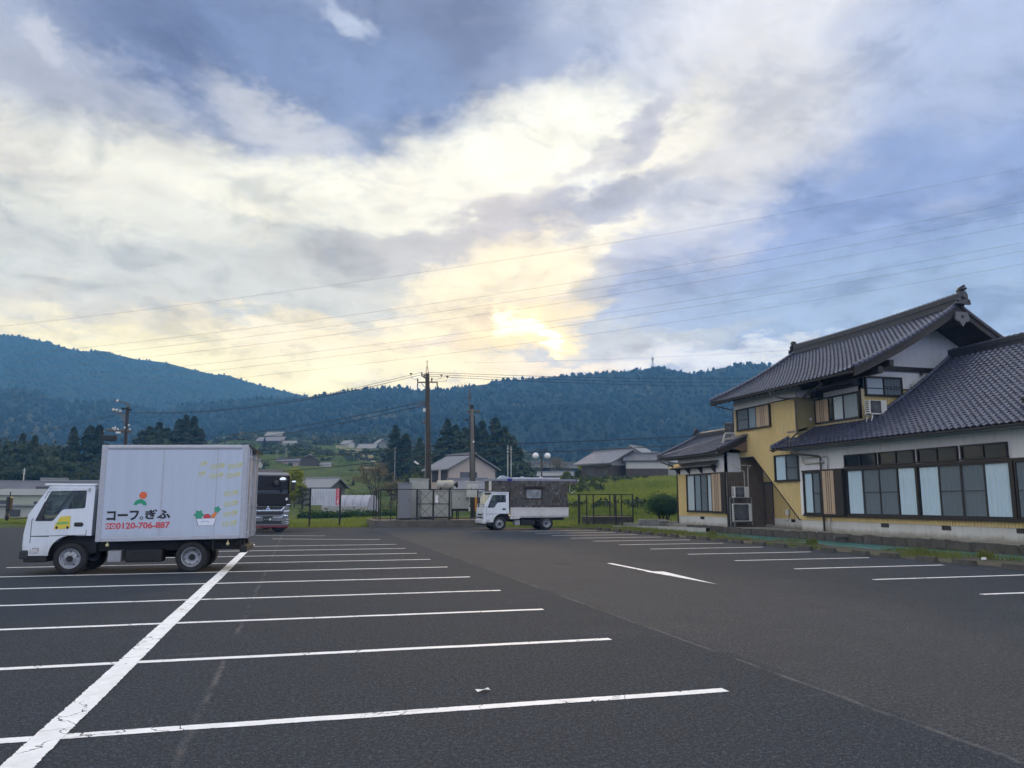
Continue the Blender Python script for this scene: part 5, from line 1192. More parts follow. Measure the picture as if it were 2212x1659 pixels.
# vertical scale of the print (measured on the panel)
sz = lambda zy: .665 + (845 - zy) * (2.06 / 712)
sx = lambda zx: 1.38 + (zx - 735) * (3.01 / 1083)
RED, GRN, BLK, YEL, ORG = INK('red', (.60, .06, .07)), INK('green', (.02, .30, .16)), INK('black', (.012, .012, .014)), INK('yellow', (.62, .60, .06)), INK('vermilion', (.72, .13, .04))
lettering(bt, 'コーフ', sx(805), sx(1034), sz(690), sz(618), YP, BLK, bold=.045, shear=SH); lettering(bt, 'ぎふ', sx(1078), sx(1262), sz(680), sz(608), YP, BLK, bold=.045, shear=SH)
flat(bt, 'lettering', disc(sx(1052), sz(672), .036), YP, BLK); flat(bt, 'lettering', disc(sx(1052), sz(672), .018), YP - .001, BOXW)
lettering(bt, '0120-706-887', sx(876), sx(1262), sz(750), sz(702), YP, RED, bold=.03, shear=SH)
flat(bt, 'phone_mark', [(sx(803), sz(752)), (sx(872), sz(750)), (sx(872), sz(708)), (sx(803), sz(710))], YP + .001, RED)
for cx in (819, 855):
    flat(bt, 'phone_mark', disc(sx(cx), sz(732), .042, .042), YP - .001, BOXW); flat(bt, 'phone_mark', disc(sx(cx), sz(732), .020, .020), YP - .002, RED)
flat(bt, 'emblem', disc(sx(1054), sz(505), .078), YP, ORG)
arc = [(sx(1037) + .14 * math.cos(a), sz(590) + .165 * math.sin(a)) for a in np.linspace(R(12), R(165), 18)] + [(sx(1037) + .075 * math.cos(a), sz(590) + .075 * math.sin(a)) for a in np.linspace(R(150), R(25), 14)]
flat(bt, 'emblem', arc, YP, GRN)
for (x, y) in ((1536, 300), (1668, 296), (1530, 372), (1660, 366), (1648, 505), (1650, 582), (1652, 658), (1648, 732)):
    lettering(bt, 'CO·OP', sx(x), sx(x + 108), sz(y), sz(y - 34), YP, YEL, bold=.010, rot=.16)
for (x, y) in ((1460, 280), (1452, 355)): lettering(bt, 'OP', sx(x), sx(x + 50), sz(y), sz(y - 30), YP, YEL, bold=.010, rot=.14)
# crate of vegetables (plain picture without the figures around it)
def P_(pts): return [(sx(a), sz(b)) for a, b in pts]
def outlined(pts, mat_, y, k=1.06):
    cx = sum(p[0] for p in pts) / len(pts); cz = sum(p[1] for p in pts) / len(pts)
    flat(bt, 'crate_print', [(cx + (a - cx) * k, cz + (b - cz) * k) for a, b in pts], y + .0006, BLK); flat(bt, 'crate_print', pts, y, mat_)
lob = lambda cx, cz, r, n=6, a=.22: [(cx + r * (1 + a * math.cos(n * t)) * math.cos(t), cz + r * (1 + a * math.cos(n * t)) * math.sin(t)) for t in np.linspace(0, 2 * math.pi, 40, endpoint=False)]
outlined(lob(sx(1470), sz(650), .085, 6, .16), INK('leaf green', (.04, .33, .20)), YP + .0012)
outlined(lob(sx(1605), sz(610), .06, 5, .18), INK('leaf green', (.04, .33, .20)), YP + .0012)
outlined(P_([(1560, 660), (1590, 625), (1605, 640), (1580, 685)]), INK('carrot', (.70, .22, .05)), YP + .001)
outlined(disc(sx(1532), sz(664), .072, .058), RED, YP)
outlined(P_([(1455, 680), (1598, 676), (1582, 728), (1470, 730)]), INK('crate white', (.75, .78, .85)), YP - .0012, 1.05)
flat(bt, 'crate_print', P_([(1494, 712), (1494, 696), (1545, 695), (1545, 711), (1540, 711), (1540, 700), (1499, 701), (1499, 712)]), YP - .002, INK('pale blue', (.35, .42, .6)))
# door sticker: a small yellow van, fleet number
vx = lambda zx: .13 + (zx - 610) * (1.055 / 1190); vz = lambda zy: .40 + (1600 - zy) * (.40 / 300)
STY = INK('sticker yellow', (.70, .55, .06))
YD = -.005
flat(bt, 'sticker', [(vx(a), vz(b)) for a, b in ((1095, 1190), (1110, 1130), (1150, 1090), (1185, 1030), (1220, 1000), (1435, 985), (1442, 1180), (1300, 1190), (1160, 1195))], YD, STY)
for x in (1155, 1388): flat(bt, 'sticker', disc(vx(x), vz(1170), .024, .032), YD - .001, BLK)
flat(bt, 'sticker', [(vx(a), vz(b)) for a, b in ((1145, 1125), (1150, 1095), (1290, 1078), (1410, 1085), (1412, 1112), (1250, 1118))], YD - .001, INK('sticker green', (.16, .42, .12)))
lettering(bt, '905', vx(672), vx(818), vz(1530), vz(1480), YD, INK('grey number', (.10, .11, .12)))

# --- camper truck
ct = thing('camper_truck', 'white pickup truck carrying a dark shingled wooden camper hut', 'truck', (9.42, 40.3, 0), R(0))
ct.scale = (1.06, 1.06, 1.06)
cab(ct, TW_, True, False); chassis(ct, TW_, 1.0, 4.3, .70)
make_wheel(ct, (.80, .12, .335), .335, .20); make_wheel(ct, (.80, TW_ - .12, .335), .335, .20, 1)
make_wheel(ct, (3.26, .10, .335), .335, .20, -1, True, True); make_wheel(ct, (3.26, TW_ - .10, .335), .335, .20, 1, True, True)
BEDW = pm('bed panel cream', (.62, .61, .60), .45, 0, .06, 3, dirt=.25)
q = MB(); q.bevbox((1.36, -.04, .70), (4.42, 0.0, 1.10), .01); q.bevbox((1.36, -.06, 1.05), (4.42, .0, 1.11), .01); q.box((1.36, -.055, .70), (4.42, 0, .73))
for x in (1.36, 2.35, 3.4, 4.38): q.box((x, -.055, .72), (x + .03, 0, 1.06))
q.build('side_board', BEDW, ct)
q = MB(); q.box((1.36, 0, .62), (4.42, TW_, .72)); q.box((4.38, 0, .72), (4.42, TW_, 1.1)); q.build('flatbed', BEDW, ct)
q = MB(); q.prism([(1.34, .70), (1.95, .70), (1.80, .55), (1.34, .55)], 'Y', -.03, .02); q.build('side_guard', BEDW, ct)
for x in (1.5, 1.9, 2.6, 3.0): q = MB(); q.box((x, -.03, .60), (x + .02, 0, .70)); q.build('rope_hook', CHROME, ct)
WOODH = pm('hut framing', (.075, .06, .05), .85, 0, .3, 6)
q = MB(); q.box((1.38, .02, 1.0), (4.36, TW_ - .02, 2.46)); q.box((.42, .06, 1.93), (1.40, TW_ - .06, 2.46)); q.build('hut_wall', WOODH, ct)
def shinglemat():
    b = NB('weathered shingle'); r = b.n('ShaderNodeNewGeometry').outputs['Random Per Island']; v = b.geo(); f = b.noise(v, 12, 5, .7)
    c = b.mix(b.math('MULTIPLY', r, 1.0), (.055, .051, .049), (.135, .125, .118)); c = b.mix(b.math('MULTIPLY', b.rng(r, .88, .97), b.rng(f, .5, .62)), c, (.30, .29, .28)); b.put(b.b.inputs['Base Color'], c); b.b.inputs['Roughness'].default_value = .9; return b.m
q = MB(); g = random.Random(5)
def shingles(x0, x1, z0, z1, y):
    z = z0; row = 0
    while z < z1 - .03:
        x = x0 - g.random() * .06
        while x < x1:
            w = g.uniform(.06, .13); a, b_ = max(x, x0), min(x + w - .006, x1)
            if b_ - a > .015 and not (2.10 < (a + b_) / 2 < 3.08 and 1.48 < z + .04 < 2.10): zb = z - g.random() * .02; q.add([(a, y - .055, zb), (b_, y - .055, zb), (b_, y - .004, z + .15), (a, y - .004, z + .15), (a, y, zb), (b_, y, zb)], [(0, 1, 2, 3), (0, 4, 5, 1)])
            x += w
        z += .135; row += 1
shingles(1.39, 4.36, 1.10, 2.45, .02); shingles(.44, 1.36, 1.95, 2.40, .06); shingles(4.0, 4.85, 2.30, 2.42, .0)
o = q.build('shingles', shinglemat(), ct); o['kind'] = 'stuff'
q = MB(); q.box((1.34, .0, 1.0), (1.40, .05, 2.46)); q.box((4.33, .0, 1.0), (4.38, .05, 2.46)); q.box((.40, .03, 1.93), (.45, .1, 2.46)); q.build('corner_board', WOODH, ct)
q = MB(); q.box((.38, .05, 1.95), (.43, .55, 2.47)); q.bevbox((.36, .1, 2.2), (.385, .32, 2.38), .01); q.build('front_panel', BEDW, ct)
q = MB(); q.box((.36, -.03, 2.44), (4.86, TW_ + .03, 2.54)); q.build('hut_roof', pm('roof edge grey', (.25, .26, .32), .6, 0, .1, 4), ct)
for (a, b_) in ((1.20, 1.42), (4.83, 4.88)): q = MB(); q.box((a, -.045, 2.43), (b_, .05, 2.555)); q.build('blue_tarp', pm('blue tarpaulin', (.015, .02, .28), .5), ct)
q = MB(); q.prism([(.85, 2.54), (1.05, 2.70), (1.15, 2.72), (1.55, 2.60), (1.6, 2.54)], 'Y', .5, 1.0); q.build('roof_vent', pm('vent blue grey', (.35, .42, .5), .5), ct)
for (a, b_) in ((1.5, 2.0), (2.0, 3.0), (3.05, 4.0)): q = MB(); q.box((a, .1, 2.56), (b_, TW_ - .1, 2.60)); q.box((a, .08, 2.54), (b_, .12, 2.62)); q.build('solar_panel', pm('panel frame', (.55, .56, .58), .4, .4, .1, 4), ct)
for x in (2.0, 2.98): q = MB(); q.bevbox((x - .06, .05, 2.57), (x + .08, .2, 2.66), .01); q.build('panel_clamp', ACW, ct)
q = MB(); q.box((2.18, -.02, 1.54), (2.98, .03, 1.58)); q.box((2.18, -.02, 2.0), (2.98, .03, 2.04)); q.box((2.14, -.02, 1.50), (2.20, .03, 2.06)); q.box((2.96, -.02, 1.50), (3.02, .03, 2.06)); hw = q.build('hut_window', WOODH, ct)
q = MB(); q.add([(2.2, -.005, 1.58), (2.96, -.005, 1.58), (2.96, -.005, 2.0), (2.2, -.005, 2.0)], [(0, 1, 2, 3)]); q.build('pane', pm('hazy pane', (.20, .22, .23), .12, 0, .45, 3, spec=.6), hw)
q = MB(); ar = [(2.0 + 1.14 * t, 2.07 + .09 * math.sin(math.pi * t)) for t in np.linspace(0, 1, 12)]
q.prism(ar + [(x, z + .03) for x, z in ar[::-1]], 'Y', -.12, .02); q.build('window_hood', WOODH, ct)
q = MB(); q.tube([(4.87, .5, 2.5), (5.2, .5, 2.5)], .02, 6); q.tube([(4.72, .6, 2.3), (4.70, .6, 1.9), (4.82, .6, 1.85), (5.0, .6, 1.95)], .018, 6); q.build('awning_pole', ACW, ct)
lettering(ct, 'ISUZU', -.3, -.1, .9, .95, -.5, BLK) if False else None

# --- dark heavy truck behind the box truck
FB = pm('gloss black truck paint', (.008, .008, .009), .35, 0, .1, 2, spec=.25)
ft = thing('heavy_truck', 'black fronted heavy truck facing the camera behind the white box truck', 'truck', (-1.42, 40.3, 0), R(11))
W2 = 1.02
q = MB(); q.bevbox((-W2, .02, 1.05), (W2, 2.0, 2.80), .10); q.build('cab_body', FB, ft)
q = MB(); q.bevbox((-W2 + .05, .03, 2.72), (W2 - .05, 1.9, 2.91), .08); q.build('roof', pm('grey roof lip', (.30, .31, .33), .4), ft)
q = MB(); q.add([(-W2 + .09, .012, 1.88), (W2 - .09, .012, 1.88), (W2 - .13, .05, 2.70), (-W2 + .13, .05, 2.70)], [(0, 1, 2, 3)]); q.build('windscreen', pm('deep tinted windscreen', (.012, .018, .02), .15, 0, .2, 2, spec=.3), ft)
q = MB(); q.bevbox((-W2 + .02, -.02, 1.30), (W2 - .02, .06, 1.86), .04); q.build('front_panel', FB, ft)
q = MB(); q.bevbox((-W2, -.04, .32), (W2, .5, 1.28), .06); q.build('bumper', pm('dark grey bumper', (.16, .165, .17), .35), ft)
q = MB(); q.box((-.72, -.05, .86), (.72, -.035, 1.0)); q.box((-.72, -.05, 1.06), (.72, -.035, 1.26)); q.box((-.68, -.05, .42), (.68, -.035, .56)); q.build('grille', BLACKP, ft)
for pts in ([(-.74, 1.20), (-.62, 1.10), (.62, 1.10), (.74, 1.24), (.80, 1.24), (.66, 1.05), (-.66, 1.05), (-.80, 1.20)], [(-.80, .88), (-.66, .72), (-.3, .72), (-.3, .76), (-.64, .76), (-.74, .88)], [(.80, .88), (.66, .72), (.3, .72), (.3, .76), (.64, .76), (.74, .88)]):
    q = MB(); q.add([(x, -.06, z) for x, z in pts], [tuple(range(len(pts)))]); q.add([(x, -.045, z) for x, z in pts], [tuple(range(len(pts)))]); q.build('chrome_strip', CHROME, ft)
for a in (90, 210, 330):
    c, s = math.cos(R(a)), math.sin(R(a)); q = MB(); d = .10; w = .035
    q.add([(0, -.065, 1.19), (d * .55 * c - w * s, -.065, 1.19 + d * .55 * s + w * c), (d * 1.1 * c, -.065, 1.19 + d * 1.1 * s), (d * .55 * c + w * s, -.065, 1.19 + d * .55 * s - w * c)], [(0, 1, 2, 3)]); q.build('emblem', CHROME, ft)
for s in (-1, 1):
    q = MB(); q.bevbox((s * .74, -.055, .66), (s * 1.0, .1, .98), .02); hl = q.build('headlight', pm('dark lamp glass', (.16, .18, .19), .08, 0, .2, 20), ft)
    q = MB(); q.mat(0, True); q.sphere((s * .84, -.05, .80), .06, 12, 8, (1, .4, 1)); q.sphere((s * .94, -.04, .80), .05, 12, 8, (1, .4, 1)); q.build('bulb', CHROME, hl)
    for z in (1.0, .62, .50, .42): q = MB(); q.bevbox((s * .76 if z > .7 else s * .86, -.07, z), (s * 1.03, -.03, z + (.06 if z > .9 else .03)), .01); q.build('chrome_strip', CHROME, ft)
    q = MB(); q.bevbox((s * .84, -.045, 1.06), (s * 1.0, .1, 1.30), .02); q.build('corner_lamp', pm('dark lamp glass', (.16, .18, .19), .08, 0, .2, 20), ft)
    q = MB(); q.bevbox((s * .86, -.07, 1.32), (s * 1.06, -.02, 1.36), .01); q.build('step_handle', CHROME, ft)
    q = MB(); q.tube([(s * .98, .02, 1.9), (s * 1.06, -.12, 2.0), (s * 1.08, -.14, 2.6), (s * 1.0, .05, 2.74)], .022, 8); ma = q.build('mirror_arm', BLACKP, ft)
    q = MB(); q.bevbox((s * 1.03, -.20, 2.06), (s * 1.25, -.10, 2.42), .03); q.build('mirror', BLACKP, ma)
    q = MB(); q.bevbox((s * 1.06, -.22, 2.42), (s * 1.27, -.08, 2.52), .03); q.build('mirror_cap', CHROME, ma)
q = MB(); q.tube([(.62, .0, 1.95), (.55, -.2, 2.1), (.60, -.25, 2.5)], .025, 8); fm = q.build('mirror_arm', BLACKP, ft)
q = MB(); q.mat(0, True); q.sphere((.62, -.27, 2.56), .17, 16, 10, (1, .35, .75)); q.build('round_mirror', CHROME, fm)
q = MB(); q.mat(0, True); q.sphere((.34, -.22, 2.38), .16, 16, 10, (1, .35, 1)); q.build('round_mirror', BLACKP, fm)
q = MB(); q.bevbox((-.22, -.085, .56), (.22, -.06, .80), .008); pl = q.build('licence_plate', pm('plate green black', (.02, .03, .028), .4), ft)
lettering(pl, '88', .06, .18, .59, .69, -.088, INK('plate white', (.75, .76, .75)), bold=.02); lettering(pl, '· ·', -.16, -.02, .62, .65, -.088, INK('plate white', (.75, .76, .75)), bold=.02)
q = MB(); q.box((-W2 + .02, -.05, .25), (W2 - .02, .3, .33)); q.build('bumper_skirt', pm('dark red skirt', (.16, .015, .025), .5), ft)
flat(ft, 'round_sticker', disc(.88, 1.62, .06, .07), -.025, INK('sticker white', (.7, .7, .7)))
for s in (-1, 1): make_wheel(ft, (s * .78, 1.25, .48), .48, .28, s)
for s in (-1, 1): make_wheel(ft, (s * .78, 5.3, .48), .48, .28, s)
q = MB(); q.box((-W2, 2.15, .95), (W2, 7.5, 3.16)); q.build('cargo_body', pm('weathered cargo body', (.17, .16, .145), .7, 0, .25, 2), ft)
q = MB(); q.box((-.45, 1.2, .5), (.45, 7.3, .95)); q.build('frame', CHASSIS, ft)
# ------------------------------------------------------------------ utility compound, poles, lamp, sign
CABG = pm('cabinet grey', (.36, .37, .34), .55, 0, .06, 3, dirt=.2); CABD = pm('cabinet darker grey', (.24, .245, .24), .55, 0, .08, 3, dirt=.2); CABP = pm('cabinet pale grey', (.50, .51, .48), .55, 0, .05, 3)
m = MB(); m.bevbox((4.3, 46.15, -.3), (11.0, 51.5, .40), .03); o = m.build('concrete_plinth', pm('plinth concrete', (.115, .105, .09), .9, 0, .25, 1.5, .3, 30, dirt=.5)); tag(o, 'stained concrete plinth under the fenced electrical cabinets', 'plinth')
fence = thing('metal_fence', 'dark metal pipe fence with a cross braced gate round the electrical cabinets', 'fence', (4.6, 46.4, .4))
def fpart(mb, name, mats=DARKM): o = mb.build(name, mats); o.parent = fence; o.matrix_parent_inverse = Matrix.Translation((-4.6, -46.4, -.4)); return o
for x in (4.65, 5.25, 5.61, 6.79, 7.76, 8.73, 10.46, 10.95):
    q = MB(); w = .05 if x in (6.79, 7.76, 8.73) else .028; q.box((x - w, 46.4 - .03, .40), (x + w, 46.46, 2.22)); fpart(q, 'post')
for y in (47.6, 49.0, 50.6): q = MB(); q.box((4.62, y - .028, .40), (4.68, y + .028, 2.22)); fpart(q, 'post')
for (a, b_) in (((4.65, 46.42, 2.2), (10.95, 46.42, 2.22)), ((4.65, 46.42, 2.2), (4.65, 50.6, 2.2)), ((4.65, 46.42, .5), (6.79, 46.42, .5)), ((4.65, 46.42, .5), (4.65, 50.6, .5)), ((6.79, 46.42, 1.35), (8.73, 46.42, 1.35)), ((6.79, 46.42, .47), (8.73, 46.42, .47)), ((8.73, 46.42, .5), (10.95, 46.42, .5)), ((4.65, 50.6, 2.2), (10.95, 50.6, 2.2))):
    q = MB(); q.tube([a, b_], .03, 6); fpart(q, 'rail')
for (x0, x1) in ((6.83, 7.72), (7.80, 8.69)):
    for (za, zb) in ((.47, 1.33), (1.37, 2.2)):
        q = MB(); q.tube([(x0, 46.43, za), (x1, 46.43, zb)], .011, 5); fpart(q, 'brace'); q = MB(); q.tube([(x0, 46.43, zb), (x1, 46.43, za)], .011, 5); fpart(q, 'brace')
q = MB(); q.box((7.88, 46.36, 1.42), (8.02, 46.38, 1.86)); fpart(q, 'notice_plate', pm('paper', (.8, .8, .78), .8))
def cabinet(label, a, b_, mat_, feet=True, roof=None, vents=0, door=1, name='electrical_cabinet'):
    ax, ay, az_ = a; bx, by, bz = b_; t = thing(name, label, 'cabinet', ((ax + bx) / 2, (ay + by) / 2, az_), 0, 'cabinets of the fenced compound'); w, d, h = (bx - ax) / 2, (by - ay) / 2, bz - az_
    q = MB(); q.bevbox((-w, -d, .06 if feet else 0), (w, d, h), .02); q.build('casing', mat_, t)
    if feet: q = MB(); q.box((-w + .03, -d + .03, -.02), (w - .03, d - .03, .06)); q.build('base_frame', DARKM, t)
    q = MB(); q.prism([(-w - .04, h), (w + .04, h), (w + .03, h + .05), (-w - .03, h + .06)], 'Y', -d - .05, d + .04); q.build('top_cover', roof or mat_, t)
    for k in range(door):
        x0 = -w + .05 + k * (2 * w - .1) / door; x1 = x0 + (2 * w - .1) / door - .03; q = MB(); q.bevbox((x0, -d - .012, .12), (x1, -d + .004, h - .06), .006); dd = q.build('door', mat_, t)
        q = MB(); q.box((x1 - .09, -d - .03, h * .5), (x1 - .06, -d - .01, h * .5 + .14)); q.build('handle', DARKM, dd)
    if vents:
        q = MB()
        for k in range(vents): q.box((w + .001, -d + .1, h - .2 - k * .07), (w + .006, d - .1, h - .17 - k * .07))
        q.build('louvres', DARKM, t)
    return t
cabinet('tall grey electrical cabinet at the left end of the fenced compound', (5.88, 47.6, .40), (6.62, 48.4, 2.58), pm('cabinet mid grey', (.20, .21, .225), .5, 0, .05, 3), vents=4)
cabinet('tallest pale grey cabinet with two tone doors next to the utility pole', (6.75, 48.8, .40), (7.85, 49.6, 2.86), CABG, door=2)
cabinet('wide low grey cabinet behind the cross braced gate', (7.32, 48.2, .50), (9.18, 49.2, 2.12), CABG, door=3)
cabinet('square grey cabinet raised on legs at the right end of the compound', (9.22, 48.2, 1.05), (10.32, 49.0, 2.12), CABG, feet=False, door=2)
m = MB()
for x in (9.3, 9.66):
    m.box((x - .03, 48.3, .4), (x + .03, 48.36, 1.06)); m.box((x - .03, 48.8, .4), (x + .03, 48.86, 1.06))
m.box((9.27, 48.28, .9), (10.3, 48.9, 1.04)); o = m.build('cabinet_stand', DARKM); tag(o, 'dark metal legs under the raised square cabinet', 'stand')
cabinet('small pale meter box strapped to the thin pole above the camper cab', (10.12, 47.75, 1.75), (10.80, 48.15, 2.68), CABP, feet=False, door=2, name='meter_box')
t = thing('silencer_tank', 'horizontal beige cylinder tank lying on top of the wide grey cabinet', 'tank', (8.88, 48.7, 2.16))
q = MB(); q.mat(0, True); q.lathe([(.001, -.54), (.20, -.53), (.26, -.49), (.265, 0), (.26, .49), (.20, .53), (.001, .54)], (0, 0, .38), 'X', 24); q.build('drum', pm('beige tank', (.40, .39, .33), .5, .1, .1, 3, dirt=.3), t)
q = MB(); q.mat(0, True); q.cyl((.5, 0, .38), 'X', .09, .2, 14); q.lathe([(.09, .66), (.19, .70), (.19, .78), (.10, .80)], (0, 0, .38), 'X', 16); q.build('outlet_pipe', DARKM, t)
q = MB(); q.box((-.35, -.2, 0), (-.28, .2, .2)); q.box((.28, -.2, 0), (.35, .2, .2)); q.build('saddle', CHASSIS, t)
q = MB(); q.box((-.12, -.275, .33), (.10, -.262, .44)); q.build('name_plate', CABD, t)
# utility poles
POLEC = pm('pole concrete', (.046, .042, .036), .85, 0, .18, 1.5, .2, 30, dirt=.4); INSUL = pm('insulator', (.10, .085, .07), .35); INSW = pm('white insulator', (.62, .63, .65), .25)
p1 = thing('utility_pole', 'tall concrete utility pole with a spike top and crossarms behind the cabinets', 'utility pole', (8.12, 50.4, 0))
q = MB(); q.mat(0, True); q.tube([(0, 0, 0), (-.08, 0, 4.5), (-.22, 0, 9.85)], [.205, .185, .135], 18); q.build('shaft', POLEC, p1)
q = MB(); q.tube([(-.33, 0, 9.8), (-.25, 0, 10.35), (-.24, 0, 10.6)], .022, 6); q.tube([(-.13, 0, 9.8), (-.23, 0, 10.35)], .022, 6); q.mat(0, True); q.sphere((-.24, 0, 10.66), .05, 8, 6); q.build('top_spike', INSUL, p1)
def arm(p, name, a, b_, r=.04): q = MB(); q.tube([a, b_], r, 6); return q.build(name, INSUL, p)
arm(p1, 'crossarm', (-.85, 0, 9.23), (.45, 0, 9.30), .05); arm(p1, 'arm_brace', (-.62, 0, 9.2), (-.22, 0, 8.75), .02); arm(p1, 'arm_bracket', (-.22, 0, 9.45), (-.6, 0, 9.68), .04)
for (x, z) in ((-.85, 9.25), (.08, 9.33), (-.58, 9.68), (-.42, 9.58)):
    q = MB(); q.mat(0, True); q.lathe([(.03, 0), (.06, .04), (.04, .09), (.065, .13), (.04, .18), (.05, .22), (.001, .25)], (x, 0, z), 'Z', 10); q.build('insulator', INSUL, p1)
for (x, z) in ((-.85, 9.2), (.45, 9.28)):
    q = MB(); q.mat(0, True); q.tube([(x, 0, z), (x, 0, z - .45)], [.05, .03], 8); q.build('lightning_arrester', INSUL, p1)
for (x0, z0, x1, z1) in ((-.85, 9.45, -1.3, 9.75), (.08, 9.5, .72, 9.74), (.45, 9.35, 1.12, 9.66)):
    q = MB(); mx_, mz = x0 + (x1 - x0) * .95, z0 - .02; q.tube([(x0, 0, z0), ((x0 + mx_) / 2, 0, z0 - .03), (mx_, 0, z0 + .08), (x1, 0, z1)], .012, 6); q.mat(0, True); q.lathe([(.001, -.08), (.05, 0), (.11, .05), (.11, .07)], (x1, 0, z1), 'Z', 8); q.build('jumper', INSUL, p1)
for k in range(5): arm(p1, 'low_voltage_rack', (-.28, -.05 + .03 * k, 8.0 - .06 * k), (-.85 - .05 * (k % 3), -.4 + .2 * k, 7.92 - .09 * k), .022)
for (x, z) in ((-.38, 7.3), (-.36, 6.55)): q = MB(); q.bevbox((x - .08, -.08, z), (x + .08, .08, z + .22), .02); q.build('junction_box', ACW if z > 7 else INSUL, p1)
arm(p1, 'step_bolt', (.02, 0, 7.35), (.38, 0, 7.4), .02)
q = MB(); q.tube([(-.3, -.02, 7.9), (-.26, -.03, 5.0), (-.24, -.03, .4)], .022, 6); q.build('riser_conduit', CABD, p1)
q = MB(); q.tube([(-.2, 0, 3.7), (-.75, 0, 3.95)], .02, 6); q.mat(1); q.bevbox((-1.0, -.07, 3.92), (-.68, .07, 4.02), .02, Matrix.Translation((-.84, 0, 3.97)) @ Matrix.Rotation(R(32), 4, 'Y') @ Matrix.Translation((.84, 0, -3.97))); q.build('street_light', [INSUL, ACW], p1)
p2 = thing('utility_pole', 'shorter thin concrete pole with a radio aerial on top behind the meter box', 'utility pole', (10.95, 50.0, 0))
q = MB(); q.mat(0, True); q.tube([(0, 0, 0), (-.05, 0, 4), (-.11, 0, 7.55)], [.16, .145, .12], 16); q.build('shaft', pm('pole pale concrete', (.105, .103, .095), .8, 0, .12, 1.5), p2)
q = MB(); q.tube([(.15, 0, 0), (.06, 0, 7.1)], .045, 8); q.tube([(-.17, 0, 2), (-.25, 0, 7.1)], .035, 8); q.build('riser_conduit', CHASSIS, p2)
arm(p2, 'crossarm', (-.46, 0, 7.36), (.46, 0, 7.38), .075); q = MB(); q.box((-.2, -.1, 7.5), (-.02, .1, 7.8)); q.build('cap_box', CHASSIS, p2)
q = MB(); q.tube([(-.25, 0, 7.1), (-.27, 0, 8.9)], .035, 6)
for k in range(4):
    z = 8.25 + k * .13; q.tube([(-.42 + .03 * k, 0, z), (-.12 - .03 * k, 0, z)], .03, 5); q.tube([(-.27, -.16, z), (-.27, .16, z)], .03, 5)
q.build('aerial', INSUL, p2)
q = MB(); q.mat(0, True); q.sphere((-.02, -.17, 5.35), .07, 10, 8); q.build('cable_cap', ACW, p2)
q = MB(); q.box((.10, -.20, .9), (.24, -.12, 1.75)); q.build('warning_wrap', pm('orange wrap', (.62, .28, .05), .6), p2)
q = MB(); q.bevbox((-.55, -.06, 6.75), (-.36, .06, 6.85), .02); q.build('junction_box', CHASSIS, p2)
lp = survey(262, 1075, 84)
p3 = thing('utility_pole', 'utility pole crowded with switchgear rising behind the white box truck', 'utility pole', (lp.x, lp.y, gz(lp.x, lp.y)), -YAW)
z0 = p3.location.z; top3 = survey(262, 872, 84).z - z0; sc3 = 84 / 1681
q = MB(); q.mat(0, True); q.tube([(0, 0, 0), (0, 0, top3 - .3)], [.2, .15], 14); q.build('shaft', CHASSIS, p3)
def a3(name, x0, y0, x1, y1, r=.05): return arm(p3, name, (x0 * .0653 * sc3, 0, top3 - (y0 - 300) * .0653 * sc3), (x1 * .0653 * sc3, 0, top3 - (y1 - 300) * .0653 * sc3), r)
a3('crossarm', -430, 180, 50, 300, .06); a3('crossarm', -480, 500, -180, 600, .06); a3('arm_brace', -190, 600, -30, 980, .04); a3('arm_brace', -140, 590, -30, 780, .03); a3('arm_post', -45, 300, -45, 1000, .05); a3('arm_post', 45, 300, 45, 480, .05)
for (x, y) in ((-430, 470), (-330, 480), (-220, 510), (-330, 200)): q = MB(); q.mat(0, True); q.sphere((x * .0653 * sc3, 0, top3 - (y - 300) * .0653 * sc3), .13, 10, 8); q.build('insulator', INSW, p3)
for (x, y) in ((-140, 430), (-30, 440), (80, 460)): q = MB(); q.lathe([(.001, -.2), (.06, -.1), (.22, 0), (.22, .03)], (x * .0653 * sc3, 0, top3 - (y - 300) * .0653 * sc3), 'Z', 8); q.build('insulator', CHASSIS, p3)
q = MB(); q.bevbox((-2.3, -.25, top3 - 3.6), (-.9, .25, top3 - 3.05), .12); q.build('switch', CHASSIS, p3)
a3('crossarm', -560, 1080, 90, 1100, .14); a3('crossarm', -500, 1540, 480, 1540, .08); a3('crossarm', -300, 1150, 160, 1130, .10)
for (x, y) in ((-380, 1030), (-310, 1010), (-320, 1070), (-230, 1060), (90, 940), (130, 1060), (-30, 1010)): q = MB(); q.mat(0, True); q.sphere((x * .0653 * sc3, -.15, top3 - (y - 300) * .0653 * sc3), .10, 8, 6); q.build('insulator', INSW, p3)
q = MB(); q.bevbox((-200 * .0653 * sc3 - .2, -.3, top3 - (1190 - 300) * .0653 * sc3), (-130 * .0653 * sc3, -.1, top3 - (1130 - 300) * .0653 * sc3), .02); q.build('junction_box', INSW, p3)
